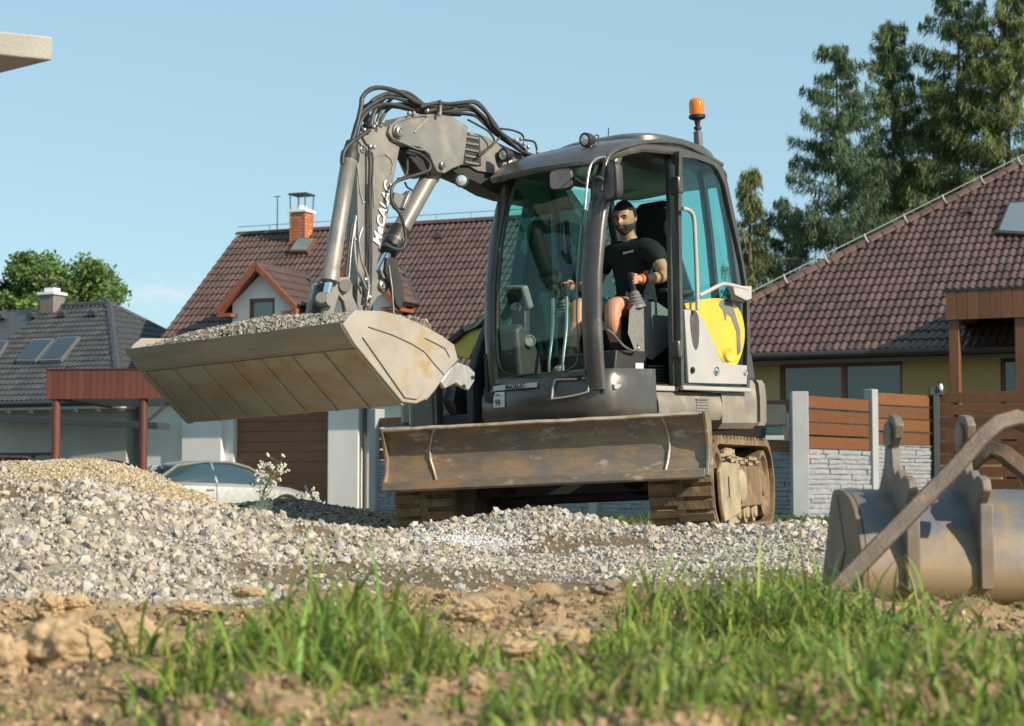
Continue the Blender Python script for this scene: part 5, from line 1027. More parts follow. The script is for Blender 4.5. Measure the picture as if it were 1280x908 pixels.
for i in range(int((x1m-xl)/.36)): b.loft([[Vector((xl+.36*i+t, 4.9+q*s_, rid0.z+w_)) for q, w_ in ((-.14, -.02), (-.09, .06), (0, .09), (.09, .06), (.14, -.02))] for t, s_ in ((0, 1.08), (.38, .92))], closed=False, caps=False)
b.obj('ridge_tiles', m_tile2, rfM, kind='stuff')
b = MB(); b.tube([(xl, 4.9, rid0.z+.22), (x1m, 4.9, rid0.z+.24)], .01, 5)
for i in range(10): b.tube([(xl+1+i, 4.9, rid0.z+.08), (xl+1+i, 4.9, rid0.z+.24)], .01, 5)
b.obj('lightning_conductor', m_zinc, rfM)
garH = HMd.hit(340, 520, 'y', 0).z+.05
wallbox(hm_, x0m, x1m-.4, 0, 9.8, -.4, EZ2+.25, m_rend, [(g0x, g1x, -.05, 2.45)])
gb = MB(); gb.prism([(xl+.25, 0.02, EZ2+.2), (xl+.25, 9.78, EZ2+.2), (xl+.25, 4.9, rid0.z-.25)], (.3, 0, 0)); gb.obj('gable', m_rend, hm_)
gb = MB(); gb.box(xl+.25, x0m+.02, .02, 9.6, 0, EZ2+.2); gb.obj('side_wall', m_rend, hm_)
gd = None
for i in range(10):
    z = -.03+i*.245; b = MB(); b.box(g0x+.01, g1x-.01, .16, .19, z+.004, z+.241)
    if gd is None: gd = empty('garage_door', Matrix.Identity(4)); gd.parent = hm_; gd.matrix_basis = Matrix.Identity(4)
    b.obj('door_panel', m_garage, gd, bevel=.006)
# pilasters and the lit side strips, downpipe
b = MB(); b.box(x0m-.02, g0x-.25, -.16, .02, -.3, EZ2+.1); b.obj('pilaster', m_rend, hm_, bevel=.01); b = MB(); b.box(g1x+.0, HMd.hit(448, 600, 'y', -.2).x, -.22, .02, -.3, EZ2+.1); b.obj('pilaster', m_rend, hm_, bevel=.01)
dpx = HMd.hit(456, 600, 'y', -.12).x; b = MB(); b.tube([(dpx, -.14, -.05), (dpx, -.14, EZ2-.1)], .055, 10); b.obj('downpipe', m_anth, hm_, smooth=60)
b = MB(); b.box(g1x, x1m-.4, -.05, -.002, -.3, .1); b.obj('plinth', m_anth, hm_)
gutter(hm_, Vector((xl, yE2-.06, EZ2-.04)), Vector((x1m, yE2-.06, EZ2-.04)), m_dark)
for k, xa in enumerate((HMd.plane(328, 333, (0, 1.0, 0), (0, 1, 0)).x, HMd.plane(328, 333, (0, 1.0, 0), (0, 1, 0)).x+2.72)):
    yF = 1.0; apex = HMd.hit(327, 333, 'y', yF).z; hw = 1.12; ez = apex-1.05; zr = apex+.04
    d = empty('dormer', Matrix.Identity(4)); d.parent = hm_; d.matrix_basis = Matrix.Identity(4)
    def ym(z): return yE2+(z-EZ2)/PR2
    w0 = ez-1.0; b = MB(); wi0, wi1 = xa-.36, xa+.36
    b.prism([(xa-.85, yF, w0), (wi0, yF, w0), (wi0, yF, ez+.25), (wi1, yF, ez+.25), (wi1, yF, w0), (xa+.85, yF, w0), (xa+.85, yF, ez+.15), (xa, yF, apex-.15), (xa-.85, yF, ez+.15)], (0, .12, 0)); b.obj('dormer_wall', m_rend, d)
    b = MB(); b.box(xa-.85, xa-.74, yF+.12, ym(ez)+.2, w0, ez+.1); b.box(xa+.74, xa+.85, yF+.12, ym(ez)+.2, w0, ez+.1); b.obj('dormer_cheek', m_rend, d)
    window(d, wi0, wi1, yF+.03, w0+.1, ez+.24, m_wood3, pane=m_sky2)
    # roof slopes of the dormer: planes meeting the main slope
    for s_ in (-1, 1):
        A0 = Vector((xa, yF-.32, zr)); A1 = Vector((xa, ym(zr), zr)); B0 = Vector((xa+s_*hw, yF-.32, ez)); B1 = Vector((xa+s_*hw, ym(ez), ez))
        n_ = (B0-A0).cross(A1-A0).normalized(); n_ = -n_ if n_.z < 0 else n_
        b = MB(); b.prism([A0, A1, B1, B0], -n_*.07); q = b.obj('dormer_roof', m_dark, d)
        evd = (A0-B0).normalized(); eud = Vector((0, 1, 0)) if s_ > 0 else Vector((0, -1, 0)); oB = B0 if s_ > 0 else B1
        Ld = (A0-B0).length; dB, dA = (B1-B0).length, (A1-A0).length
        poly = [(0, 0), (dB, 0), (dA, Ld), (0, Ld)] if s_ > 0 else [(0, 0), (dB, 0), (dB, Ld), (dB-dA, Ld)]
        nn_ = eud.cross(evd)
        b = MB(); V0 = [v.co.copy() for v in tm2.vertices]; F0 = [tuple(f.vertices) for f in tm2.polygons]
        for j in range(int(Ld/.315)+1):
            lim = dB+(dA-dB)*j*.315/Ld
            for i in range(int(lim/.3)+1):
                u = i*.3 if s_ > 0 else dB-(i+1)*.3
                b.add([oB+eud*(u+v.x)+evd*(j*.315+v.y)+nn_*(v.z+.005) for v in V0], F0)
        b.obj('dormer_tiles', m_tile2, q, kind='stuff')
        b = MB(); b.bar([A0+Vector((0, .0, -.06)), B0+Vector((0, 0, -.06))], .05, .15, (0, 0, 1)); b.obj('barge_board', m_oran, q, bevel=.006)
        b = MB(); b.prism([A0+Vector((0, .02, -.10)), A0+Vector((0, .3, -.10)), B0+Vector((0, .3, -.10)), B0+Vector((0, .02, -.10))], (0, 0, -.02)); b.obj('soffit', m_oran, q)
        b = MB(); b.box(min(B0.x, B0.x-s_*.4), max(B0.x, B0.x-s_*.4), yF-.3, B1.y, ez-.2, ez-.12); b.obj('eave_soffit', m_oran, q)
        b = MB(); b.tube([A1+Vector((0, 0, .03)), B1+Vector((0, 0, .03))], .07, 6); b.obj('valley_flashing', m_anth, q)
# chimney: bricks laid one by one, cap and cowl
cp = HMd.hit(377, 292, 'y', 4.6); chz = HMd.hit(377, 266, 'y', 4.6).z; ch = empty('chimney', Matrix.Translation((cp.x, 4.6, 0))); ch.parent = hm_; ch.matrix_basis = Matrix.Translation((cp.x, 4.6, 0))
b = MB(); b.box(-.21, .21, -.21, .21, rid0.z-.8, chz-.03); b.obj('chimney_core', m_conc, ch); zc = rid0.z-.7
bk_ = {}
i = 0
while zc < chz-.07:
    for s_, (ax_, ay_) in enumerate(((0, -1), (1, 0), (0, 1), (-1, 0))):
        for q in ((-.125, .125) if (i+s_) % 2 else (-.19, .0, .19)):
            w_ = .118 if (i+s_) % 2 else (.08 if q == 0 else .055); w_ = .118 if (i+s_) % 2 else (.115 if q == 0 else .05)
            key = round(w_, 3)
            if key not in bk_:
                m__ = MB(); m__.box(-w_, w_, -.02, .02, -.034, .034); bb = m__.obj('brick', m_brick, ch); bk_[key] = bb; c = bb
            else: c = copy(bk_[key], None, ch)
            c.matrix_basis = Matrix.Translation((ax_*.215+(q if ax_ == 0 else 0), ay_*.215+(q if ay_ == 0 else 0), zc)) @ Matrix.Rotation(0 if ax_ == 0 else math.pi/2, 4, 'Z')
    zc += .082; i += 1
b = MB(); b.box(-.28, .28, -.28, .28, chz-.02, chz+.06); b.lathe([(.13, .06), (.13, .18), (.11, .18)], (0, 0, chz), (0, 0, 1), 14); b.obj('chimney_cap', m_white, ch, bevel=.01)
b = MB(); b.box(-.27, .27, -.27, .27, chz+.46, chz+.50)
for q in ((-.22, -.22), (.22, -.22), (-.22, .22), (.22, .22)): b.tube([(q[0], q[1], chz+.06), (q[0]*1.05, q[1]*1.05, chz+.47)], .018, 6)
b.obj('chimney_cowl', m_anth, ch); b = MB(); b.tube([(-.75, 0, rid0.z), (-.75, 0, rid0.z+.95)], .015, 5); b.tube([(-.85, 0, rid0.z+.93), (-.65, 0, rid0.z+.93)], .012, 5); b.obj('lightning_rod', m_anth, ch)
q = [HMd.plane(px, py, (0, yE2, EZ2), (0, -PR2, 1)) for px, py in ((363, 320), (386, 320), (397, 304), (374, 303))]; b = MB(); b.prism([p+en2*.03 for p in q], en2*.12); s_ = b.obj('skylight', m_yel if False else m_wood3, hm_); b = MB(); c_ = sum(q, Vector())/4; b.prism([c_+(p-c_)*.86+en2*.155 for p in q], en2*.01); b.obj('pane', m_sky2, s_)
for px, py in ((550, 299), (371, 347)):
    p = HMd.plane(px, py, (0, yE2, EZ2), (0, -PR2, 1)); b = MB(); b.loft([[p+Vector((x*s_, -.1+t, h+.03)) for x, h in ((-.10, 0), (-.08, .09), (0, .13), (.08, .09), (.10, 0))] for s_, t in ((1, -.02), (.6, .25))], closed=True); b.obj('vent_tile', m_tile2, rfM, smooth=40)

# ---- left grey house
pL = WORLD.hit(205, 497, 'y', 47.0); HL = yaw((pL.x, 47.0, 0), -25); hl_ = empty('house', HL.M, label='grey house at the far left with a slate coloured hip roof and solar panels', cat='house')
EZ3 = HL.hit(205, 500, 'y', 0).z; yE3 = -.5; rp = HL.hit(137, 381, 'y', 4.6); PR3 = (rp.z-EZ3)/(4.6-yE3); sc3 = math.sqrt(1+PR3*PR3); ev3 = Vector((0, 1, PR3))/sc3; en3 = Vector((0, -PR3, 1))/sc3
xr3 = rp.x+4.2; xl3 = -14
b = MB(); b.prism([(xl3, yE3, EZ3-.02), (xr3, yE3, EZ3-.02), (rp.x, 4.6, rp.z-.02), (xl3, 4.6, rp.z-.02)], (0, 0, -.12)); b.add([(xr3, yE3, EZ3-.03), (xr3, 9.7, EZ3-.03), (rp.x, 4.6, rp.z-.03)], [(0, 1, 2)]); b.add([(xl3, 9.7, EZ3-.03), (xr3, 9.7, EZ3-.03), (rp.x, 4.6, rp.z-.03), (xl3, 4.6, rp.z-.03)], [(0, 1, 2, 3)])
rfL = b.obj('roof', m_anth, hl_); tm3 = tile_mesh('roof_tile', m_tileg); L3 = (4.6-yE3)*sc3; xlv = HL.hit(-15, 450, 'y', 2).x
tile_roof(rfL, Vector((xlv, yE3, EZ3)), Vector((1, 0, 0)), ev3, en3, [(0, 0), (xr3-xlv, 0), (rp.x-xlv, L3), (0, L3)], tm3, 300, lambda px, py: -10 < px < 230 and 375 < py < 505 and (px < 60 or py < 462), m_tileg)
hyp = Vector((rp.x-xr3, 0, rp.z-EZ3)); dd = math.hypot(hyp.x, hyp.z); evh = hyp/dd; tile_roof(rfL, Vector((xr3, yE3, EZ3)), Vector((0, 1, 0)), evh, Vector((0, 1, 0)).cross(evh), [(0, 0), (10.2, 0), (5.1, dd)], tm3, 0, lambda a, c: True, m_tileg)
for A_, B_ in ((Vector((xr3, yE3, EZ3)), Vector((rp.x, 4.6, rp.z))), (Vector((xr3, 9.7, EZ3)), Vector((rp.x, 4.6, rp.z))), (Vector((rp.x, 4.6, rp.z)), Vector((xlv, 4.6, rp.z)))):
    d_ = (B_-A_).normalized(); nn_ = int((B_-A_).length/.36); b = MB(); sx_ = d_.cross(Vector((0, 0, 1))).normalized()
    for i in range(nn_): b.loft([[A_+d_*(.36*i+t)+sx_*q*s_+Vector((0, 0, w_)) for q, w_ in ((-.14, .0), (-.09, .07), (0, .11), (.09, .07), (.14, .0))] for t, s_ in ((0, 1.1), (.39, .9))], closed=False, caps=False)
    b.obj('ridge_tiles', m_tileg, rfL, kind='stuff')
wz3 = hrz
def hlx(px, y=0): return HL.hit(px, 540, 'y', y).x
def hlz(px, py, y=0): return HL.hit(px, py, 'y', y).z
w0 = (hlx(0)-1, hlx(65), hlz(30, 600), hlz(30, 566))
wallbox(hl_, xl3+.5, xr3-.3, .15, 9.2, -.5, EZ3-.1, m_greyw, [w0]); window(hl_, w0[0], w0[1], .25, w0[2], w0[3], m_anth, mull=(hlx(32),))
gutter(hl_, Vector((xl3, yE3-.06, EZ3-.04)), Vector((xr3, yE3-.06, EZ3-.04)), m_anth)
b = MB(); b.box(xl3, xr3, yE3, .14, EZ3-.2, EZ3-.14); b.obj('soffit', m_greyw, hl_)
aw = MB(); za, zb_ = hlz(0, 521, -.6), hlz(205, 533, -.6); aw.bar([(hlx(-30, -.6), -.6, za), (hlx(205, -.6), -.6, zb_)], .5, .16); awn = aw.obj('awning_box', m_anth, hl_, bevel=.01)
for i in range(7): b = MB(); x_ = hlx(10+i*28, -.6); b.box(x_-.05, x_+.05, -.7, -.5, za+.07, za+.14+.0); b.obj('bracket', m_anth, awn)
def panel(P): 
    q = [HL.plane(px, py, (0, yE3, EZ3), (0, -PR3, 1)) for px, py in P]; b = MB(); b.prism([p+en3*.05 for p in q], en3*.10); s_ = b.obj('solar_panel', m_zinc, hl_); b = MB(); c_ = sum(q, Vector())/4; b.prism([c_+(p-c_)*.9+en3*.152 for p in q], en3*.01); b.obj('pane', m_screen, s_)
panel([(22, 457), (46, 457), (69, 430), (44, 430)]); panel([(51, 457), (78, 456), (101, 427), (75, 428)]); panel([(-22, 458), (0, 450), (12, 432), (-10, 432)])
c0 = HL.hit(65, 385, 'y', 4.4); cz = HL.hit(65, 368, 'y', 4.4).z; b = MB(); b.box(c0.x-.24, c0.x+.24, 4.15, 4.65, rp.z-.6, cz-.03); chl = b.obj('chimney', mat('grey_brick', (.16, .14, .13), (.22, .19, .17), rough=.9, scale=14), hl_, bevel=.01)
b = MB(); b.box(c0.x-.3, c0.x+.3, 4.1, 4.7, cz-.03, cz+.04); b.box(c0.x-.16, c0.x+.16, 4.25, 4.55, cz+.04, cz+.17); b.obj('chimney_cap', m_white, chl)
b = MB(); b.box(c0.x-.34, c0.x+.24, 4.2, 4.6, cz+.36, cz+.40); b.tube([(c0.x-.2, 4.4, cz+.1), (c0.x-.2, 4.4, cz+1.0)], .014, 5); b.tube([(c0.x+.15, 4.4, cz+.1), (c0.x+.15, 4.4, cz+.38)], .014, 5); b.obj('chimney_cowl', m_anth, chl)
for i, px in enumerate((2, 40, 79, 117)):
    p = HL.plane(px, 400-i*1.2, (0, yE3, EZ3), (0, -PR3, 1)); b = MB(); b.loft([[p+Vector((x*s_, -.1+t, h+.03)) for x, h in ((-.14, 0), (-.1, .12), (0, .16), (.1, .12), (.14, 0))] for s_, t in ((1, -.02), (.6, .25))], closed=True); b.obj('vent_tile', m_anth, rfL, smooth=40)
# cream side building between the two houses
pS = WORLD.hit(188, 640, 'y', 49.5); bS = MB(); HS = yaw((pS.x, 49.5, -.2), -25); bS.box(0, 3.4, 0, 4, 0, hlz(200, 515)+.1)
sb2 = empty('outbuilding', HS.M, label='small cream outbuilding between the grey house and the white garage', cat='outbuilding'); bS.obj('wall', mat('cream_render', (.66, .58, .44), (.60, .52, .40), rough=.9, bump=.2, bscale=100), sb2); b = MB(); b.box(-.15, 3.5, -.2, 4.1, hlz(200, 515)+.103, hlz(200, 515)+.25); b.obj('roof', m_anth, sb2)
b = MB(); b.box(.2, 2.8, -.06, -.002, .0, 1.5); b.obj('door', m_wood3, sb2)

# ---- carport of the left house
pC = WORLD.hit(57, 500, 'y', 39.0); CP = yaw((pC.x, 39.0, 0), -5); cp_ = empty('carport', CP.M, label='flat carport with a red brown board fascia and round posts at the left', cat='carport')
cz0, cz1 = CP.hit(57, 499, 'y', 0).z, CP.hit(57, 463, 'y', 0).z; cw_ = CP.hit(236, 500, 'y', 0).x; nb = 22; bw = cw_/nb
fb0 = MB(); fb0.box(.002, bw-.004, 0, .025, cz0, cz1); f0 = fb0.obj('fascia_board', m_wood2, cp_)
for i in range(1, nb): copy(f0, Matrix.Translation((i*bw, random.uniform(-.002, .002), 0)), cp_)
b = MB(); b.box(.0, .025, .03, 4.5, cz0, cz1); b.obj('side_fascia', m_wood2, cp_)
b = MB(); b.box(.03, cw_, .03, 4.5, cz0+.04, cz1-.06); b.box(-.02, cw_+.02, -.02, 4.52, cz1+.003, cz1+.03); b.obj('roof_deck', m_dark, cp_)
for px in (70, 179):
    for y_ in (.12,):
        x_ = CP.hit(px, 540, 'y', .12).x; b = MB(); b.lathe([(.085, -.3), (.085, cz0+.05)], (x_, y_, 0), (0, 0, 1), 14); b.obj('post', m_wood2, cp_, smooth=50)
x_ = CP.hit(180, 540, 'y', .12).x; b = MB(); b.bar([(x_, .15, CP.hit(183, 530, 'y', .12).z), (x_+.62, .15, cz0+.02)], .06, .06); b.obj('brace', m_anth, cp_)

# ================================================================== FENCE
m_fpost = mat('grey_concrete_post', (.36, .37, .37), (.31, .32, .32), rough=.85, scale=3, bump=.2, bscale=60)  # post grey lowered to carry the shade lying on the fence
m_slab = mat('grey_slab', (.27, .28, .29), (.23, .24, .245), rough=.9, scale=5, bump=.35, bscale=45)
m_slate = mat('pale_split_stone', (.29, .30, .31), (.23, .24, .25), rough=.9, scale=7, bump=.5, bscale=40)  # stone tone also darkened in place of a cast shadow
def gz(x, y): return float(base(x, y))
fn = empty('fence', (0, 0, 0), label='garden fence with orange brown boards above a pale split stone base and concrete posts', cat='fence')
def P2(px, D): return Vector(((px-640)/FPX*D, D, 0))
posts = [(471, 37.0, .11), (548, 35.4, .10), (640, 33.5, .10), (745, 31.9, .10), (850, 30.8, .10), (999, 29.0, .125), (1089, 30.7, .085), (1168, 31.9, .04)]
postP = [P2(a, d) for a, d, _ in posts]
def ztop(py, p): return CZ+(YH-py)*p.y/FPX
ptop = [1.62, 1.68, 1.72, 1.78, 1.85, 0, 0, 0]
for i, ((a, d, hw_), p) in enumerate(zip(posts, postP)):
    zt = {5: ztop(490, p), 6: ztop(487, p), 7: ztop(484, p)}.get(i, ztop(512, postP[0]) if i == 0 else gz(p.x, p.y)+1.9)
    dir_ = (postP[min(i+1, 7)]-postP[max(i-1, 0)]).normalized(); M = axes(p, dir_, Vector((-dir_.y, dir_.x, 0)))
    if i == 5: M = Matrix.Translation(p)
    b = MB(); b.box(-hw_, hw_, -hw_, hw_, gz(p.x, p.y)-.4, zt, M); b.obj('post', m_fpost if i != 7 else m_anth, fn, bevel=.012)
rs = random.Random(3)
def section(pA, pB, ztA, zsA, zb_, nboards, zt2=None, slab=True, boards=True):   # boards from ztA down to zsA, stone base below
    d = (pB-pA); L_ = d.length; d.normalize(); n = Vector((-d.y, d.x, 0)); M = axes(pA, d, n)
    if boards:
        hb = (ztA-zsA)/nboards
        for k in range(nboards):
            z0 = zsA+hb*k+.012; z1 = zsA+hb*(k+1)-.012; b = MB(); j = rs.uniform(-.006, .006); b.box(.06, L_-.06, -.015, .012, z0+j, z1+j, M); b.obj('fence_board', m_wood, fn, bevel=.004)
    if slab:
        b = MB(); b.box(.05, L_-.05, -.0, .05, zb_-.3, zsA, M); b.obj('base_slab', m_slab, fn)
        z = zb_-.05; first = None
        while z < zsA-.02:
            h = rs.uniform(.055, .085); h = min(h, zsA-z)
            x = .06
            while x < L_-.07:
                w_ = min(rs.uniform(.14, .55), L_-.07-x); dp = rs.uniform(.012, .04); b = MB()
                V = []
                for (xx, zz_) in ((x+.004, z+.004), (x+w_-.004, z+.004), (x+w_-.004, z+h-.004), (x+.004, z+h-.004)): V += [Vector((xx, -.002, zz_)), Vector((xx+rs.uniform(-.006, .006), -dp+rs.uniform(-.008, .008), zz_+rs.uniform(-.007, .007)))]
                mid = Vector((x+w_/2, -dp-.006, z+h/2))
                b.add([M @ v for v in V+[mid]], [(1, 3, 8), (3, 5, 8), (5, 7, 8), (7, 1, 8), (0, 2, 3, 1), (2, 4, 5, 3), (4, 6, 7, 5), (6, 0, 1, 7)])
                slabs.append((b, pA.x))
                x += w_
            z += h
slabs = []
for i in range(5):
    pA, pB = postP[i], postP[i+1]; g_ = gz((pA.x+pB.x)/2, (pA.y+pB.y)/2); zt = 1.93; section(pA, pB, zt, 1.11, g_, 4)
def sect_px(pA, pB, yt, ys_, nb_, slab=True): 
    section(pA, pB, ztop(yt, (pA+pB)/2), ztop(ys_, (pA+pB)/2), gz(pA.x, pA.y), nb_, slab=slab)
sect_px(postP[5], postP[6], 497, 563, 4); sect_px(postP[6], postP[7], 492.5, 557, 4)
# stones of the base: nearest ones in front view are single pieces, the rest joined
near_, rest = [], MB()
for b, xx in slabs:
    (near_.append(b) if xx > 4.2 and len(near_) < 300 else rest.add(b.v, b.f))
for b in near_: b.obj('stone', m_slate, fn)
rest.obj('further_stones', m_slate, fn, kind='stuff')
# slatted gate right of the dark post, boards to the ground, double faced
gt = empty('gate', (0, 0, 0), label='slatted orange brown timber gate right of the dark metal post', cat='gate')
pA = postP[7]+Vector((.05, 0, 0)); pB = P2(1330, 31.0); d = (pB-pA).normalized(); M = axes(pA, d, Vector((-d.y, d.x, 0))); L_ = (pB-pA).length; zt = ztop(491.5, pA); hb = .205
for k in range(8):
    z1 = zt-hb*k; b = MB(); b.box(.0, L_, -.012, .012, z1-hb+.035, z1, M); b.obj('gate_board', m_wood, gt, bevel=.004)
for x_ in (.3, 1.5):
    b = MB(); b.box(x_-.04, x_+.04, .03, .07, gz(pA.x, 31)-.1, zt, M); b.obj('gate_upright', m_anth, gt)
dp = empty('metal_post', (0, 0, 0), label='dark metal gate post with a small white camera on top', cat='post')
p = postP[7]+Vector((.0, -.12, 0)); b = MB(); b.box(-.05, .05, -.05, .05, gz(p.x, p.y)-.2, ztop(484, p), Matrix.Translation(p)); b.obj('post', m_anth, dp, bevel=.006)
b = MB(); b.box(-.10, .14, -.06, .06, ztop(494, p), ztop(485, p), Matrix.Translation(p)); b.obj('bracket', m_anth, dp); b = MB(); b.ball(p+Vector((.07, -.09, ztop(485, p))), .05, 12, (.7, .8, 1.3)); b.obj('camera_housing', m_white, dp, smooth=60)
dq = P2(953, 28.9); b = MB(); b.box(-.05, .05, -.05, .05, gz(dq.x, dq.y)-.2, ztop(528, dq), Matrix.Translation(dq)); b.obj('box_post', m_anth, None, bevel=.006, label='thin dark steel post beside the meter box by the track', cat='post')
mbx = empty('meter_box', (0, 0, 0), label='grey green meter box fixed to the fence right of the excavator', cat='meter box')
z0, z1 = ztop(552, dq), ztop(518, dq); b = MB(); b.box(dq.x+.02, dq.x+.38, dq.y-.14, dq.y-.02, z0, z1); b.box(dq.x+.02, dq.x+.30, dq.y-.152, dq.y-.14, z0+.02, z1-.02); bb = b.obj('box', m_anth, mbx, bevel=.01)
b = MB(); b.box(dq.x+.03, dq.x+.29, dq.y-.165, dq.y-.153, z0+.1, z1-.1); b.obj('lid', mat('dark_green_plastic', (.02, .06, .055), rough=.4), mbx, bevel=.006)
b = MB(); b.box(dq.x+.02, dq.x+.30, dq.y-.17, dq.y-.154, z1-.095, z1-.015); b.box(dq.x+.02, dq.x+.30, dq.y-.17, dq.y-.154, z0+.015, z0+.085); b.obj('frame', m_fpost, mbx, bevel=.006)
# canopy of the unfinished building above the left edge
cn = [WORLD.hit(*p, 'y', D) for p, D in (((66, 46), 9.0), ((66, 76), 9.0))]
bl_ = empty('building', (0, 0, 0), label='corner of a bare concrete canopy slab jutting in at the top left', cat='building')
A_ = cn[1]; top_ = cn[0].z; d1 = Vector((-1, -.52, 0)).normalized(); d2 = Vector((-.75, .66, 0)).normalized()
b = MB(); b.prism([(A_.x, A_.y, A_.z), tuple(A_+d1*3.4), tuple(A_+d1*3.4+d2*3.0), tuple(A_+d2*3.0)], (0, 0, top_-A_.z)); b.obj('roof_slab', mat('raw_concrete', (.40, .375, .33), (.33, .31, .275), rough=.9, scale=3, bump=.3, bscale=60), bl_, bevel=.01)
b = MB(); q = A_+d1*2.0+d2*1.5; b.prism([(q.x-.9, q.y-1.5, -.1), (q.x-.9, q.y-1.2, -.1), (q.x-.9-2, q.y-1.2, -.1), (q.x-.9-2, q.y-1.5, -.1)], (0, 0, A_.z+.09)); b.obj('wall', m_conc, bl_)

# ================================================================== TREES
m_needle = mat('larch_needles', (1, 1, 1), (.7, .75, .7), rough=.7, scale=2, attr='col', transl=.25)
m_leaf = mat('tree_leaves', (1, 1, 1), (.75, .8, .7), rough=.6, scale=2, attr='col', transl=.3)
m_bark = mat('bark', (.12, .085, .06), (.18, .13, .095), rough=.95, scale=12, stretch=(3, 3, .5), bump=.5, bscale=30)
def quads(Cn, A, Bv): # centres, half axes -> verts, faces
    n = len(Cn); V = np.stack([Cn-A-Bv*.5, Cn+A*.2-Bv, Cn+A, Cn+A*.2+Bv], 1).reshape(-1, 3); F = np.arange(n*4).reshape(n, 4); return V, F
def larch(px, D, topz, lmax, seed, label, dens=1.0, tint=(.055, .085, .03), low=.12, brown=.15):
    r = np.random.default_rng(seed); base_ = P2(px, D); base_.z = gz(base_.x, D)-.2; H = topz-base_.z
    t = empty('larch_tree', tuple(base_), label=label, cat='tree', group='tall larches and spruces behind the ochre house')
    lean = r.uniform(-.02, .02, 2)
    b = MB(); b.tube([(lean[0]*H*s_, lean[1]*H*s_, H*s_) for s_ in np.linspace(0, .99, 8)], [max(.012, .20*(1-s_)**.9) for s_ in np.linspace(0, .99, 8)], 8); b.obj('trunk', m_bark, t, smooth=60)
    Cs, As, Bs, cl = [], [], [], []; br = MB(); z = low*H
    while z < H*.985:
        s_ = z/H; nb = r.integers(3, 6)
        for _ in range(nb):
            L = lmax*1.25*((1-s_)**.7)*r.uniform(.5, 1.15)+.2; az = r.uniform(0, 6.283); zz_ = z+r.uniform(-.12, .12)
            dx, dy = math.cos(az), math.sin(az); droop = r.uniform(.10, .38)*(1-.7*s_); up = r.uniform(.10, .30)
            tt = np.linspace(0, 1, 6); P = [(lean[0]*zz_+dx*L*q, lean[1]*zz_+dy*L*q, zz_-droop*L*q+up*L*q*q+.12*L*s_*q) for q in tt]
            br.tube(P, [.028*(1-q)*(1.2-s_)+.006 for q in tt], 4, False)
            n = int((65+180*L)*dens); q = r.uniform(.08, 1.03, n)**.8; c = np.stack([np.interp(q, tt, [p[k] for p in P]) for k in range(3)], -1)
            side = (r.normal(0, 1, n))*(.07+.13*L*(1-q))*.7; hang = -np.abs(r.normal(0, 1, n))*(.10+.20*(1-s_)*min(1, L))
            clump = np.sin(q*9+r.uniform(0, 6))*.5+.5
            keep = r.random(n) < .45+.55*clump
            c = c+np.stack([-dy*side, dx*side, hang+r.normal(0, .03, n)], -1); c = c[keep]; n = len(c)
            a = np.stack([dx*.4-dy*r.normal(0, .5, n), dy*.4+dx*r.normal(0, .5, n), -r.uniform(.4, 2.0, n)], -1); a += r.normal(0, .25, a.shape); a /= np.linalg.norm(a, axis=1, keepdims=True)
            bb = np.cross(a, r.normal(0, 1, (n, 3))); bb /= np.linalg.norm(bb, axis=1, keepdims=True)
            ln = r.uniform(.07, .18, n)[:, None]; Cs.append(c); As.append(a*ln); Bs.append(bb*r.uniform(.009, .018, n)[:, None])
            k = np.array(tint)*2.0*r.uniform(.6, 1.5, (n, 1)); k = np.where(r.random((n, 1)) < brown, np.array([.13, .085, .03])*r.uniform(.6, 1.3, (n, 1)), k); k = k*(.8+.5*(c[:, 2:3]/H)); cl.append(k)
        z += r.uniform(.22, .42)*(1.25-.6*s_)
    br.obj('branches', m_bark, t, smooth=60, kind='stuff')
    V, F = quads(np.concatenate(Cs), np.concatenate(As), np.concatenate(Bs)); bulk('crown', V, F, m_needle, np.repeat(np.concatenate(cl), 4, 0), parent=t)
def tz(py, D): return CZ+(YH-py)*D/FPX
larch(940, 55, tz(200, 55), 1.1, 1, 'thin small larch standing alone just right of the excavator cab', .8, (.08, .10, .035), brown=.3)
larch(1055, 56, tz(45, 56), 3.6, 2, 'dark spruce with wide drooping limbs left of the taller larches', 1.0, (.038, .066, .03), brown=.08)
larch(1128, 58, tz(12, 58), 2.3, 3, 'slender larch with an open top between the dark spruce and the big larches', 1.0, (.055, .082, .03))
larch(1195, 57, tz(-55, 57), 3.0, 4, 'tall dense larch reaching above the picture beside the slender one', 1.15, (.06, .088, .028))
larch(1262, 56, tz(-70, 56), 3.2, 5, 'tallest yellowish green larch at the right edge behind the skylight roof', 1.2, (.078, .10, .028))
larch(985, 60, tz(250, 60), 2.6, 6, 'low dark spruce filling the gap behind the ridge beside the cab', 1.0, (.036, .06, .028), brown=.08)
larch(1100, 62, tz(190, 62), 3.0, 7, 'shorter dark larch half hidden behind the hip of the roof', 1.0, (.045, .07, .028))
larch(1165, 63, tz(90, 63), 3.0, 9, 'shaded larch standing back between the two tallest trees', 1.0, (.05, .078, .028))
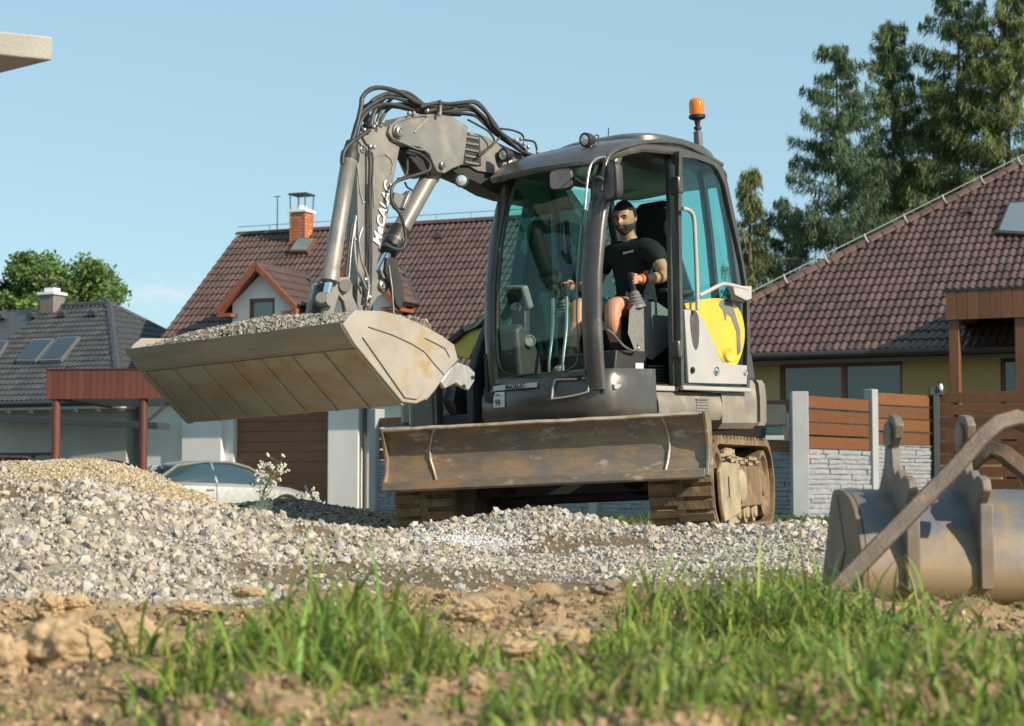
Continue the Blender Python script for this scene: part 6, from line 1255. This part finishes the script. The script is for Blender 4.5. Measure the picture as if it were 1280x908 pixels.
def broadleaf(px, D, topz, w_, seed, label, tint=(.13, .21, .05), n=20000):
    r = np.random.default_rng(seed); base_ = P2(px, D); base_.z = gz(base_.x, D)-.2; H = topz-base_.z
    t = empty('broadleaf_tree', tuple(base_), label=label, cat='tree'); b = MB(); b.tube([(0, 0, 0), (.1, 0, H*.35), (-.05, .1, H*.7), (.05, 0, H*.95)], [.3, .22, .12, .02], 8); b.obj('trunk', m_bark, t, smooth=60)
    br = MB(); cl = []
    for _ in range(46):
        az = r.uniform(0, 6.283); z0 = H*r.uniform(.3, .75); rr_ = w_*r.uniform(.35, 1.0)*math.sqrt(max(.05, 1-((z0/H-.45)/.6)**2)); z1 = min(H*.97, z0+H*r.uniform(.02, .28)); e = np.array([math.cos(az)*rr_, math.sin(az)*rr_, z1]); br.tube([(0, 0, z0), (e[0]*.5, e[1]*.5, (z0+z1)/2+.1), tuple(e)], [.07, .045, .015], 5); cl.append((e, r.uniform(.45, .95)))
    for k in range(10): cl.append((np.array([r.normal(0, w_*.25), r.normal(0, w_*.25), H*r.uniform(.75, .97)]), r.uniform(.4, .7)))
    br.obj('branches', m_bark, t, smooth=60); per = n//len(cl); Cs = []; cc = []
    for e, R_ in cl:
        d = r.normal(0, 1, (per, 3)); d /= np.linalg.norm(d, axis=1, keepdims=True); Cs.append(e+d*(R_*r.uniform(.3, 1.05, (per, 1)))*np.array([1, 1, .75])); cc.append(np.array(tint)*r.uniform(.6, 1.5, (per, 1))*r.uniform(.8, 1.2))
    Cn = np.concatenate(Cs); a = r.normal(0, 1, Cn.shape); a /= np.linalg.norm(a, axis=1, keepdims=True); bb = np.cross(a, r.normal(0, 1, a.shape)); bb /= np.linalg.norm(bb, axis=1, keepdims=True)
    V, F = quads(Cn, a*r.uniform(.06, .13, (len(Cn), 1)), bb*.055); bulk('crown', V, F, m_leaf, np.repeat(np.concatenate(cc), 4, 0), parent=t)
broadleaf(58, 66, tz(318, 66), 2.1, 1, 'full green broadleaf tree rising above the grey roof behind its chimney'); broadleaf(104, 68, tz(333, 68), 1.5, 2, 'smaller green broadleaf tree to the right of the grey house chimney', n=11000)
broadleaf(6, 67, tz(350, 67), 1.4, 3, 'dark green tree cut by the left edge above the grey roof', (.04, .08, .02), n=8000)

# ================================================================== CARS
m_carp = mat('silver_car_paint', (.44, .44, .41), rough=.3, metal=.5, coat=.4); m_tyre = mat('tyre_rubber', (.02, .02, .02), rough=.8); m_rim = mat('alloy_rim', (.5, .5, .5), rough=.3, metal=.8)
m_cglass = bpy.data.materials.new('car_glass'); m_cglass.use_nodes = True; _b = m_cglass.node_tree.nodes['Principled BSDF']; _b.inputs['Base Color'].default_value = (.03, .06, .08, 1); _b.inputs['Roughness'].default_value = .04; _b.inputs['Specular IOR Level'].default_value = 1
def car(loc, ang, m, label, hatch=False):
    root = empty('parked_car', Matrix.Translation(loc) @ Matrix.Rotation(R(ang), 4, 'Z'), label=label, cat='car')
    # stations along x (front = +): x, z bottom, z shoulder, half width, z roof at that station (None = no cabin)
    st = [(-2.18, .42, .72, .70), (-2.12, .30, .92, .78), (-1.7, .22, .98, .86), (-1.0, .20, .98, .89), (0, .20, .95, .90), (.9, .20, .92, .89), (1.5, .22, .85, .87), (1.95, .28, .72, .80), (2.16, .38, .60, .66)]
    rings = []
    for x, zb, zs_, hw in st:
        rings.append([Vector((x, y, z)) for y, z in ((-hw*.8, zb), (-hw, zb+.12), (-hw*1.0, (zb+zs_)/2), (-hw*.97, zs_-.08), (-hw*.88, zs_), (0, zs_+.03), (hw*.88, zs_), (hw*.97, zs_-.08), (hw, (zb+zs_)/2), (hw, zb+.12), (hw*.8, zb))])
    b = MB(); b.loft(rings); body_ = b.obj('body', m, root, smooth=35)
    gs_ = [(-1.75, .97, .70, .02), (-1.15, 1.34, .60, .3), (-.5, 1.43, .60, .4), (.1, 1.42, .60, .4), (.55, 1.30, .62, .3), (1.15, .94, .72, .02)]
    b = MB(); rings = [[Vector((x, s_*y, z)) for s_, y, z in ((-1, .80, .93), (-1, .76, .93+(zr-.93)*.5), (-1, hw, zr-.02), (0, 0, zr+.02), (1, hw, zr-.02), (1, .76, .93+(zr-.93)*.5), (1, .80, .93))] for x, zr, hw, _ in gs_]; b.loft(rings); gh = b.obj('greenhouse', m_cglass, root, smooth=30)
    b = MB(); b.loft([[Vector((x, y*(hw+.012), zr+.022-.04*abs(y)**3)) for y in (-1, -.6, 0, .6, 1)] for x, zr, hw, _ in gs_[1:5]], closed=False, caps=False); ro = b.obj('roof', m, root, smooth=60); q = ro.modifiers.new('t', 'SOLIDIFY'); q.thickness = .02
    for s_ in (-1, 1):
        for P in ([(-1.78, .82, .95), (-1.15, .625, 1.335), (-.5, .62, 1.425), (.1, .62, 1.415), (.55, .64, 1.295), (1.18, .745, .94)], [(-.28, .80, .95), (-.33, .70, 1.2), (-.36, .62, 1.40)]):
            b = MB(); b.tube([(x, s_*y, z) for x, y, z in P], .035, 6); b.obj('pillar_trim', m, root, smooth=60)
        b = MB(); b.ball((.62, s_*.93, 1.0), .10, 10, (.7, .6, .6)); b.obj('wing_mirror', m, root, smooth=60)
        for x in (-1.32, 1.36):
            b = MB(); b.lathe([(.20, .0), (.30, .0), (.32, -.03), (.32, -.18), (.2, -.2)], (x, s_*.90, .31), (0, s_, 0), 24); wv_ = b.obj('wheel', m_tyre, root, smooth=40)
            b = MB(); b.lathe([(0, .0), (.06, .005), (.07, -.02), (.19, -.01), (.205, .008), (.205, -.05)], (x, s_*.90, .31), (0, s_, 0), 20); b.obj('rim', m_rim, wv_, smooth=35)
            b = MB(); b.tube([(x+.38*math.cos(t), s_*.895, .31+.38*math.sin(t)) for t in np.linspace(-.2, 3.35, 14)], .03, 6); b.obj('wheel_arch', m_black, wv_, smooth=60)
        b = MB(); b.ball((1.98, s_*.62, .66), .14, 10, (.7, 1, .6)); b.obj('headlight', m_lens, root, smooth=60); b = MB(); b.ball((-2.08, s_*.64, .80), .14, 10, (.5, 1, .7)); b.obj('tail_light', mat('red_lens', (.4, .02, .02), rough=.2), root, smooth=60)
        for x in (-.32, .72, -1.1): b = MB(); b.tube([(x, s_*.905, .3), (x, s_*.905, .6), (x, s_*.875, .93)], .006, 4); b.obj('door_gap', m_black, root)
        b = MB(); b.box(-.55, -.38, s_*.90-.02, s_*.90+.02, .80, .83); b.obj('door_handle', m, root)
    return root
cz_ = CZ-(652-612)*43/FPX-.10
pc = P2(268, 43); car((pc.x, pc.y, cz_), 38-5, m_carp, 'silver saloon car parked before the brown garage door', False)
pc = P2(150, 41); car((pc.x-.6, pc.y+2.0, -.25), 12, mat('dark_blue_car_paint', (.03, .06, .14), rough=.3, coat=.5), 'dark blue car mostly hidden behind the fine gravel heap beside the silver saloon')
pc = P2(22, 43); car((pc.x, pc.y, -.16), 20, mat('pinkish_red_paint', (.45, .12, .13), rough=.35, coat=.4), 'red car almost hidden behind the gravel heap at the left edge')

# ================================================================== DIGGING BUCKET and bent steel frame on the grass
m_sb = mat('blue_grey_bucket_steel', (.11, .12, .14), (.155, .162, .172), rough=.58, metal=.25, scale=5, col3=(.26, .18, .10), scale3=7, mid3=.60, width3=.10, bump=.06, bscale=40)
_n, _l = m_sb.node_tree.nodes, m_sb.node_tree.links; _p = _n['Principled BSDF']; _src = _p.inputs['Base Color'].links[0].from_socket     # belly painted sunlit below a shaded top, tan with mud and rust, ragged edge
_g = _n.new('ShaderNodeNewGeometry') if False else _n.new('ShaderNodeTexCoord'); _s = _n.new('ShaderNodeSeparateXYZ'); _l.new(_g.outputs['Object'], _s.inputs[0])
_z = _n.new('ShaderNodeTexNoise'); _z.inputs['Scale'].default_value = 6; _z.inputs['Detail'].default_value = 8; _l.new(_g.outputs['Object'], _z.inputs[0])
_a = _n.new('ShaderNodeMath'); _a.operation = 'MULTIPLY_ADD'; _a.inputs[1].default_value = .42; _l.new(_z.outputs[0], _a.inputs[0]); _l.new(_s.outputs[2], _a.inputs[2])
_r = _n.new('ShaderNodeMapRange'); _r.inputs[1].default_value = .64; _r.inputs[2].default_value = .44; _l.new(_a.outputs[0], _r.inputs[0])
_m = _n.new('ShaderNodeMix'); _m.data_type = 'RGBA'; _m.inputs[7].default_value = (.27, .195, .11, 1); _l.new(_r.outputs[0], _m.inputs[0]); _l.new(_src, _m.inputs[6]); _l.new(_m.outputs[2], _p.inputs['Base Color'])
m_belly = mat('tan_worn_belly_steel', (.27, .205, .135), (.20, .19, .18), rough=.5, metal=.3, scale=4, col3=(.36, .22, .09), scale3=5, mid3=.57, width3=.12, bump=.06, bscale=35)
m_sb2 = mat('muddy_bucket_steel', (.20, .15, .10), (.15, .125, .10), rough=.65, metal=.2, scale=6, col3=(.22, .22, .23), scale3=5, mid3=.6, width3=.1, bump=.1, bscale=35)
B0 = WORLD.hit(1082, 745, 'y', 6.75); ang = 5
BF_ = Frame(Matrix.Translation((B0.x, B0.y, 0)) @ Matrix.Rotation(R(ang), 4, 'Z'))
db = empty('digging_bucket', BF_.M, label='blue grey ditching bucket lying on the grass with two hooked ears on its back', cat='excavator bucket')
def BZ_(px, py, x=0.0): return BF_.hit(px, py, 'x', x)
# outline in the y,z plane: front bottom heel, curved back towards the top, top edge, mouth behind
zb0 = .12
oz = lambda z: z
out = [(-.012, .34), (-.03, .28), (-.032, .22), (-.012, .17), (.03, .14), (.10, .122), (.20, .115), (.30, .12)]          # belly and floor
front = [(.36, .548), (.28, .550), (.20, .540), (.13, .515), (.075, .475), (.035, .425), (.008, .38)]
prof2 = front+out
Wd = 1.55; b = MB(); rings = []
for x in np.linspace(.004, Wd, 8): rings.append([Vector((x, y, z)) for y, z in prof2]+[Vector((x, y+(.02 if y < .2 else 0), z-(.014 if z > .4 else -.014))) for y, z in prof2[::-1]])
b.loft(rings); shell = b.obj('shell', m_sb, db, smooth=40)

for x in (-.02, Wd): 
    b = MB(); P = [(x, y, z) for y, z in prof2]+[(x, .52, .10), (x, .54, .20), (x, .40, .50)]; b.prism(P, (.022, 0, 0)); e = b.obj('end_plate', m_sb2, db, bevel=.005)
    b = MB(); b.prism([(x-.006, y, z) for y, z in [(.33, .53), (.29, .53), (.18, .33), (.36, .14), (.42, .14), (.25, .34)]], (.035, 0, 0)); b.obj('rib', m_sb2, e, bevel=.004)
b = MB(); b.box(.0, Wd, .10, .20, .100, .113); b.obj('heel_strip', m_sb2, db, bevel=.01); b = MB(); b.prism([(0, .28, .10), (0, .52, .06), (0, .52, .085), (0, .28, .125)], (Wd, 0, 0)); b.obj('cutting_edge', m_sb2, db)
def ear(x):
    # hooked lug standing on the back of the bucket, its plane across the bucket
    P = [(.02, .20), (-.025, .21), (-.035, .36), (-.03, .50), (-.075, .545), (-.06, .585), (-.01, .60), (.03, .585), (.045, .60), (.07, .62), (.10, .60), (.13, .63), (.145, .70), (.10, .735), (.085, .78), (.115, .81), (.16, .82), (.205, .79), (.215, .72), (.235, .64), (.30, .56), (.34, .54), (.22, .53), (.12, .50), (.06, .43), (.03, .34)]
    b = MB(); b.prism([(x, y, z) for y, z in P], (.035, 0, 0)); e = b.obj('hooked_ear', m_sb2, db, bevel=.006)
    b = MB(); b.lathe([(.03, 0), (.045, .0), (.045, .008), (.03, .008)], (x-.004, .155, .745), (-1, 0, 0), 18); b.obj('eye_ring', m_sb2, e); b = MB(); b.cyl((x-.006, .155, .745), (x+.0, .155, .745), .024, 14); b.obj('eye', m_black, e)
    b = MB(); b.bar([(x+.02, -.045, .20), (x+.02, -.045, .50)], .05, .022, (0, 1, 0)); b.obj('front_flange', m_sb2, e, bevel=.006)
ear(BF_.hit(1118, 600, 'y', .1).x); ear(BF_.hit(1208, 600, 'y', .1).x)
sfm = empty('bent_steel_frame', (0, 0, 0), label='rusty bent flat steel frame leaning over the ditching bucket', cat='steel frame')
m_rust = mat('brown_rusty_steel', (.075, .058, .046), (.11, .087, .068), rough=.6, metal=.3, scale=7, col3=(.20, .12, .06), scale3=8, mid3=.6, width3=.08, bump=.25, bscale=50)
def barpath(pts): return [WORLD.hit(px, py, 'y', D) for px, py, D in pts]
P = barpath([(998, 792, 6.0), (1060, 722, 6.08), (1140, 640, 6.2), (1200, 578, 6.28), (1228, 546, 6.32), (1246, 531, 6.34), (1268, 524, 6.38), (1292, 532, 6.44), (1330, 560, 6.5)])
b = MB(); b.bar(P, .055, .052, (0, -1, .3)); b.obj('bar', m_rust, sfm, bevel=.006)
P = barpath([(1160, 640, 7.3), (1200, 596, 7.25), (1222, 572, 7.2), (1240, 562, 7.18), (1256, 568, 7.15), (1290, 596, 7.1), (1330, 640, 7.0)])
b = MB(); b.bar(P, .06, .045, (0, -1, .3)); b.obj('bar', m_rust, sfm, bevel=.006)

# ================================================================== CLODS and larger stones
m_clod = mat('clod_soil', (.50, .36, .215), (.38, .27, .155), rough=.97, scale=9, bump=1.0, bscale=28, spec=.15, bumpdist=.015)
def clod(px, py, D, r_, sc_, label, seed, m=m_clod):
    r = random.Random(seed); p = WORLD.hit(px, py, 'y', D); bm = bmesh.new(); bmesh.ops.create_icosphere(bm, subdivisions=5, radius=1); off = Vector((r.uniform(0, 50), r.uniform(0, 50), 0))
    for v in bm.verts:
        n_ = v.co.normalized(); k = 1+.34*mnoise.noise(n_*1.5+off)+.20*mnoise.noise(n_*3.7+off)+.13*abs(mnoise.noise(n_*8+off))+.09*abs(mnoise.noise(n_*17+off))+.04*mnoise.noise(n_*40+off); v.co = n_*k*r_; v.co.x *= sc_[0]; v.co.y *= sc_[1]; v.co.z *= sc_[2]
    me = bpy.data.meshes.new('clod'); bm.to_mesh(me); bm.free(); me.materials.append(m); me.polygons.foreach_set('use_smooth', [True]*len(me.polygons)); o = bpy.data.objects.new('clod', me); C.objects.link(o)
    z = float(ground(p.x, p.y)); o.location = (p.x, p.y, max(p.z, z+r_*sc_[2]*.45)); tag(o, label, 'clod', 'clods of dry soil in the foreground'); return o
clod(72, 846, 4.35, .078, (1.25, 1, .85), 'largest rounded soil clod low at the left behind sparse grass', 1)
clod(166, 836, 4.45, .052, (1.1, 1, .9), 'round pale clod right next to the largest clod at lower left', 2)
clod(62, 758, 6.1, .042, (1, 1, 1), 'upright small clod perched on the soil rim at left', 3); clod(92, 766, 6.15, .035, (1.4, 1, .8), 'low dark clod touching the small upright clod at left', 4)
clod(3, 850, 4.3, .05, (1, 1, 1), 'clod cut by the left edge of the picture', 5); clod(587, 770, 5.75, .065, (1.15, 1, .6), 'flat brown clod just right of the central grass tuft', 6)
clod(650, 815, 4.95, .045, (1.5, 1, .6), 'lumpy clod on the bare soil in the middle foreground', 7); clod(700, 800, 5.1, .05, (1.6, 1, .6), 'long brown clod on the bare soil left of the right grass', 8)
clod(755, 735, 6.7, .045, (1.1, 1, .55), 'pointed grey brown clod at the edge of the gravel', 9, mat('grey_clod', (.30, .24, .18), (.2, .16, .12), rough=.95, bump=.6)); clod(595, 884, 3.75, .022, (1, 1, 1), 'small clod at the bottom edge below the central tuft', 10)
clod(270, 862, 4.1, .035, (1.6, 1, .6), 'low sandy clod under the left foot of the central tuft', 11); clod(340, 850, 4.2, .035, (1.5, 1, .7), 'sandy clod sunk in the grass of the central tuft', 12); clod(770, 825, 4.85, .035, (1.3, 1, .8), 'dark brown clod beside the right hand grass', 13)
clod(235, 760, 6.0, .035, (1.8, 1, .6), 'low tan clod where the gravel meets the soil left of the tuft', 14); clod(310, 740, 6.3, .03, (1.6, 1, .6), 'small tan clod behind the left blades of the tuft', 15)
r = np.random.default_rng(55); n = 2600; x = r.uniform(-1.8, 1.9, n); y = r.uniform(3.2, 6.7, n); k = (r.random(n) < soilmask(x, y)) & inview(x, y, .1); x, y = x[k], y[k]; sz = .008+.028*r.random(len(x))**2
stones('soil_lumps', np.stack([x, y, ground(x, y)+sz*.1], -1), sz, np.array([.45, .32, .19])*r.uniform(.6, 1.15, (len(x), 1)), mat('lump_soil', (1, 1, 1), (.72, .7, .66), rough=.97, scale=40, attr='col', bump=1, bscale=90, spec=.15), 'broken lumps of brown soil between the clods', 'soil')

# ================================================================== GRASS and weeds
m_grass = mat('grass_blade', (1, 1, 1), (.85, .9, .8), rough=.5, scale=6, attr='col', transl=.38, spec=.35)
def blades(name, x, y, h, label, cat, seed=0, width=.0035, tint=(.235, .325, .065), bend=.95, parent=None, dry=.05, z=None, loc_only=None):
    r = np.random.default_rng(seed+900); n = len(x); ns = 6; az = r.uniform(0, 6.283, n); bd = np.abs(r.normal(bend, .28, n)); s_ = np.linspace(0, 1, ns)
    z0 = (ground(x, y) if z is None else z)-.01; dx, dy = np.cos(az), np.sin(az); th = bd[:, None]*s_[None]**1.4*1.5+r.normal(0, .12, n)[:, None]
    seg = h[:, None]/(ns-1); hx = np.concatenate([np.zeros((n, 1)), np.cumsum(np.sin(th[:, 1:])*seg, 1)], 1); hz = np.concatenate([np.zeros((n, 1)), np.cumsum(np.cos(th[:, 1:])*seg, 1)], 1)
    wd = width*r.uniform(.6, 1.5, n)[:, None]*np.array([.75, 1, 1, .85, .55, .06])[None]; fa = az+r.normal(1.57, .5, n); px_, py_ = np.cos(fa)[:, None]*wd, np.sin(fa)[:, None]*wd
    cx_, cy_, cz2 = x[:, None]+dx[:, None]*hx, y[:, None]+dy[:, None]*hx, z0[:, None]+hz
    V = np.stack([np.stack([cx_-px_, cy_-py_, cz2], -1), np.stack([cx_+px_, cy_+py_, cz2], -1)], 2).reshape(n, ns*2, 3)
    f = np.array([[2*i, 2*i+1, 2*i+3, 2*i+2] for i in range(ns-1)]); F = (f[None]+(np.arange(n)*ns*2)[:, None, None]).reshape(-1, 4)
    c = np.array(tint)*r.uniform(.55, 1.45, (n, 1))*np.array([1, 1, 1]); c[:, 0:1] *= r.uniform(.75, 1.35, (n, 1)); c = np.where(r.random((n, 1)) < dry, np.array([.42, .36, .15])*r.uniform(.6, 1.1, (n, 1)), c)
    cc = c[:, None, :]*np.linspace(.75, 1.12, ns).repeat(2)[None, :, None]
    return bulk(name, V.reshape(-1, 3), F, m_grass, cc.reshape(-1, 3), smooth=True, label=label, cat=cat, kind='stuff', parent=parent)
r = np.random.default_rng(77)
def clumps(n_c, per, x0, x1, y0, y1, sd, hh, dens=None):
    X_, Y_, Hh = [], [], []
    for _ in range(n_c):
        cx_, cy_ = r.uniform(x0, x1), r.uniform(y0, y1)
        if dens is not None and r.random() > dens(cx_, cy_): continue
        m_ = max(4, int(per*r.uniform(.5, 1.5))); X_.append(r.normal(cx_, sd, m_)); Y_.append(r.normal(cy_, sd, m_)); Hh.append(np.clip(r.normal(hh, hh*.32, m_), .02, hh*2.0)*r.uniform(.7, 1.2))
    return np.concatenate(X_), np.concatenate(Y_), np.concatenate(Hh)
x, y, h = clumps(330, 15, -.95, .1, 3.6, 5.1, .05, .165, lambda a, b_: math.exp(-((a+.40)/.23)**2-((b_-4.25)/.5)**2)*1.3)
h = h*(.7+.75*gauss(x, y, -.38, 4.3, .16, .5)); blades('grass_tuft', x, y, h, 'lush tall grass tuft in the left middle foreground', 'grass', 1, .0045, dry=.10)
x, y, h = clumps(260, 17, .35, 1.6, 5.0, 6.4, .055, .185, lambda a, b_: math.exp(-((a-.80)/.24)**2-((b_-5.6)/.5)**2)*1.3)
blades('grass_tuft', x, y, h, 'tall grass growing against the foot of the bent steel frame', 'grass', 2, .0045, dry=.08)
x, y, h = clumps(1250, 13, -.1, 1.9, 3.05, 5.7, .06, .075, lambda a, b_: (.85 if a < b_*.28+.1 else 0)*float(sstep(-40, 70, 2400*a/b_-(b_-3.75)*100+30*math.sin(a*9))))
h = h*(1-.72*sstep(4.1, 4.9, y)*sstep(.95, 1.2, x)); blades('grass', x, y, h, 'dense short grass across the lower right foreground', 'grass', 3, .0037, dry=.09)
x, y, h = clumps(230, 9, -1.2, .3, 3.1, 4.1, .04, .05, lambda a, b_: .75 if b_ < 3.7 else .3)
blades('grass', x, y, h, 'sparse short grass along the lower left edge', 'grass', 4, .0034)
x, y, h = clumps(40, 8, 1.1, 2.2, 5.6, 7.2, .05, .035); blades('grass', x, y, h, 'grass blades around the ditching bucket', 'grass', 5, .004)
x, y, h = clumps(700, 26, -3, 9, 24, 28.6, .12, .10, lambda a, b_: 1 if b_ > 26.8 else .35); blades('grass', x, y, h, 'strip of rough verge grass along the foot of the fence', 'grass', 6, .008, (.10, .14, .035))
x, y, h = clumps(120, 22, 1.6+5.6, 9.4, 27.5, 30.5, .14, .35); blades('weeds', x, y, h, 'yellowish bank of weeds beyond the frame at the right edge', 'weeds', 7, .010, (.17, .20, .05), dry=.3)
m_fl = mat('dry_white_flower', (.62, .58, .50), rough=.9)
def weed(px, D, h, seed, label, nst=7, spread=.25, heads=24, leaf=True, cat='weed'):
    r = random.Random(seed); p = P2(px, D); p.z = float(ground(p.x, p.y)) if D < 19.5 else gz(p.x, D); t = empty('flowering_weed', tuple(p), label=label, cat=cat)
    st_, hd2, lf = MB(), MB(), MB()
    for i in range(nst):
        a = r.uniform(0, 6.283); L = h*r.uniform(.6, 1.0); q = [Vector((math.cos(a)*spread*s_*s_, math.sin(a)*spread*s_*s_, L*s_)) for s_ in (0, .35, .7, 1)]; st_.tube(q, [.006, .005, .004, .003], 5)
        for k in range(heads//nst+2):
            s_ = r.uniform(.65, 1.0); b0_ = q[2].lerp(q[3], (s_-.65)/.35); e = b0_+Vector((r.uniform(-.11, .11), r.uniform(-.11, .11), r.uniform(.0, .10))); st_.tube([b0_, e], .002, 4); 
            hd2.ball(e, r.uniform(.007, .015), 6)
            for _ in range(3): hd2.ball(e+Vector((r.uniform(-.02, .02), r.uniform(-.02, .02), r.uniform(-.02, .02))), r.uniform(.006, .012), 6)
        for k in range(8):
            s_ = r.uniform(.05, .6); b0_ = q[0].lerp(q[3], s_); d = Vector((r.uniform(-1, 1), r.uniform(-1, 1), r.uniform(-.1, .6))).normalized(); s2 = d.cross(Vector((0, 0, 1))).normalized()*.012; L2_ = r.uniform(.06, .13)
            lf.add([b0_, b0_+d*L2_*.5+s2, b0_+d*L2_, b0_+d*L2_*.5-s2], [(0, 1, 2, 3)])
    st_.obj('stem', m_weedst, t); hd2.obj('flower_heads', m_fl, t, kind='stuff'); lf.obj('leaves', m_weedst, t, kind='stuff')
m_weedst = mat('weed_green', (.16, .20, .07), (.22, .20, .10), rough=.8, scale=9, transl=.2)
weed(322, 17.2, .62, 1, 'tall weed with many dry white flower heads in front of the silver saloon', 8, .24, 34)
weed(178, 13.6, .36, 2, 'thin green weed on the fine gravel heap next to the carport post', 3, .08, 7); weed(26, 13.4, .22, 3, 'small green weed at the crest of the heap near the left edge', 3, .08, 2)
weed(392, 17.0, .28, 5, 'low weed on the dark heap right of the tall white flowering weed', 4, .14, 12); weed(70, 13.3, .2, 6, 'little flowering weed on the heap below the left carport post', 3, .08, 8)
def reeds(px, D, h, seed, label):
    r = random.Random(seed); p = P2(px, D); p.z = float(ground(p.x, p.y)); t = empty('dry_grass_stalks', tuple(p), label=label, cat='grass'); b, c = MB(), MB()
    for i in range(4):
        a = r.uniform(-.5, .9); L = h*r.uniform(.7, 1); q = [(a*.22*s_*s_*h*3, r.uniform(-.02, .02), L*s_) for s_ in (0, .4, .75, 1)]; b.tube(q, .003, 4); c.tube([q[2], q[3]], [.010, .003], 6)
    b.obj('stalk', m_dryst, t); c.obj('seed_head', m_dryst, t)
m_dryst = mat('dry_straw', (.45, .36, .20), rough=.9)
reeds(98, 13.5, .30, 1, 'dry leaning grass stalks on the crest of the fine gravel heap'); reeds(128, 13.6, .30, 2, 'dry curved stalks right of the first ones on the heap crest'); reeds(188, 13.5, .16, 3, 'short dry stalk by the weed near the carport')
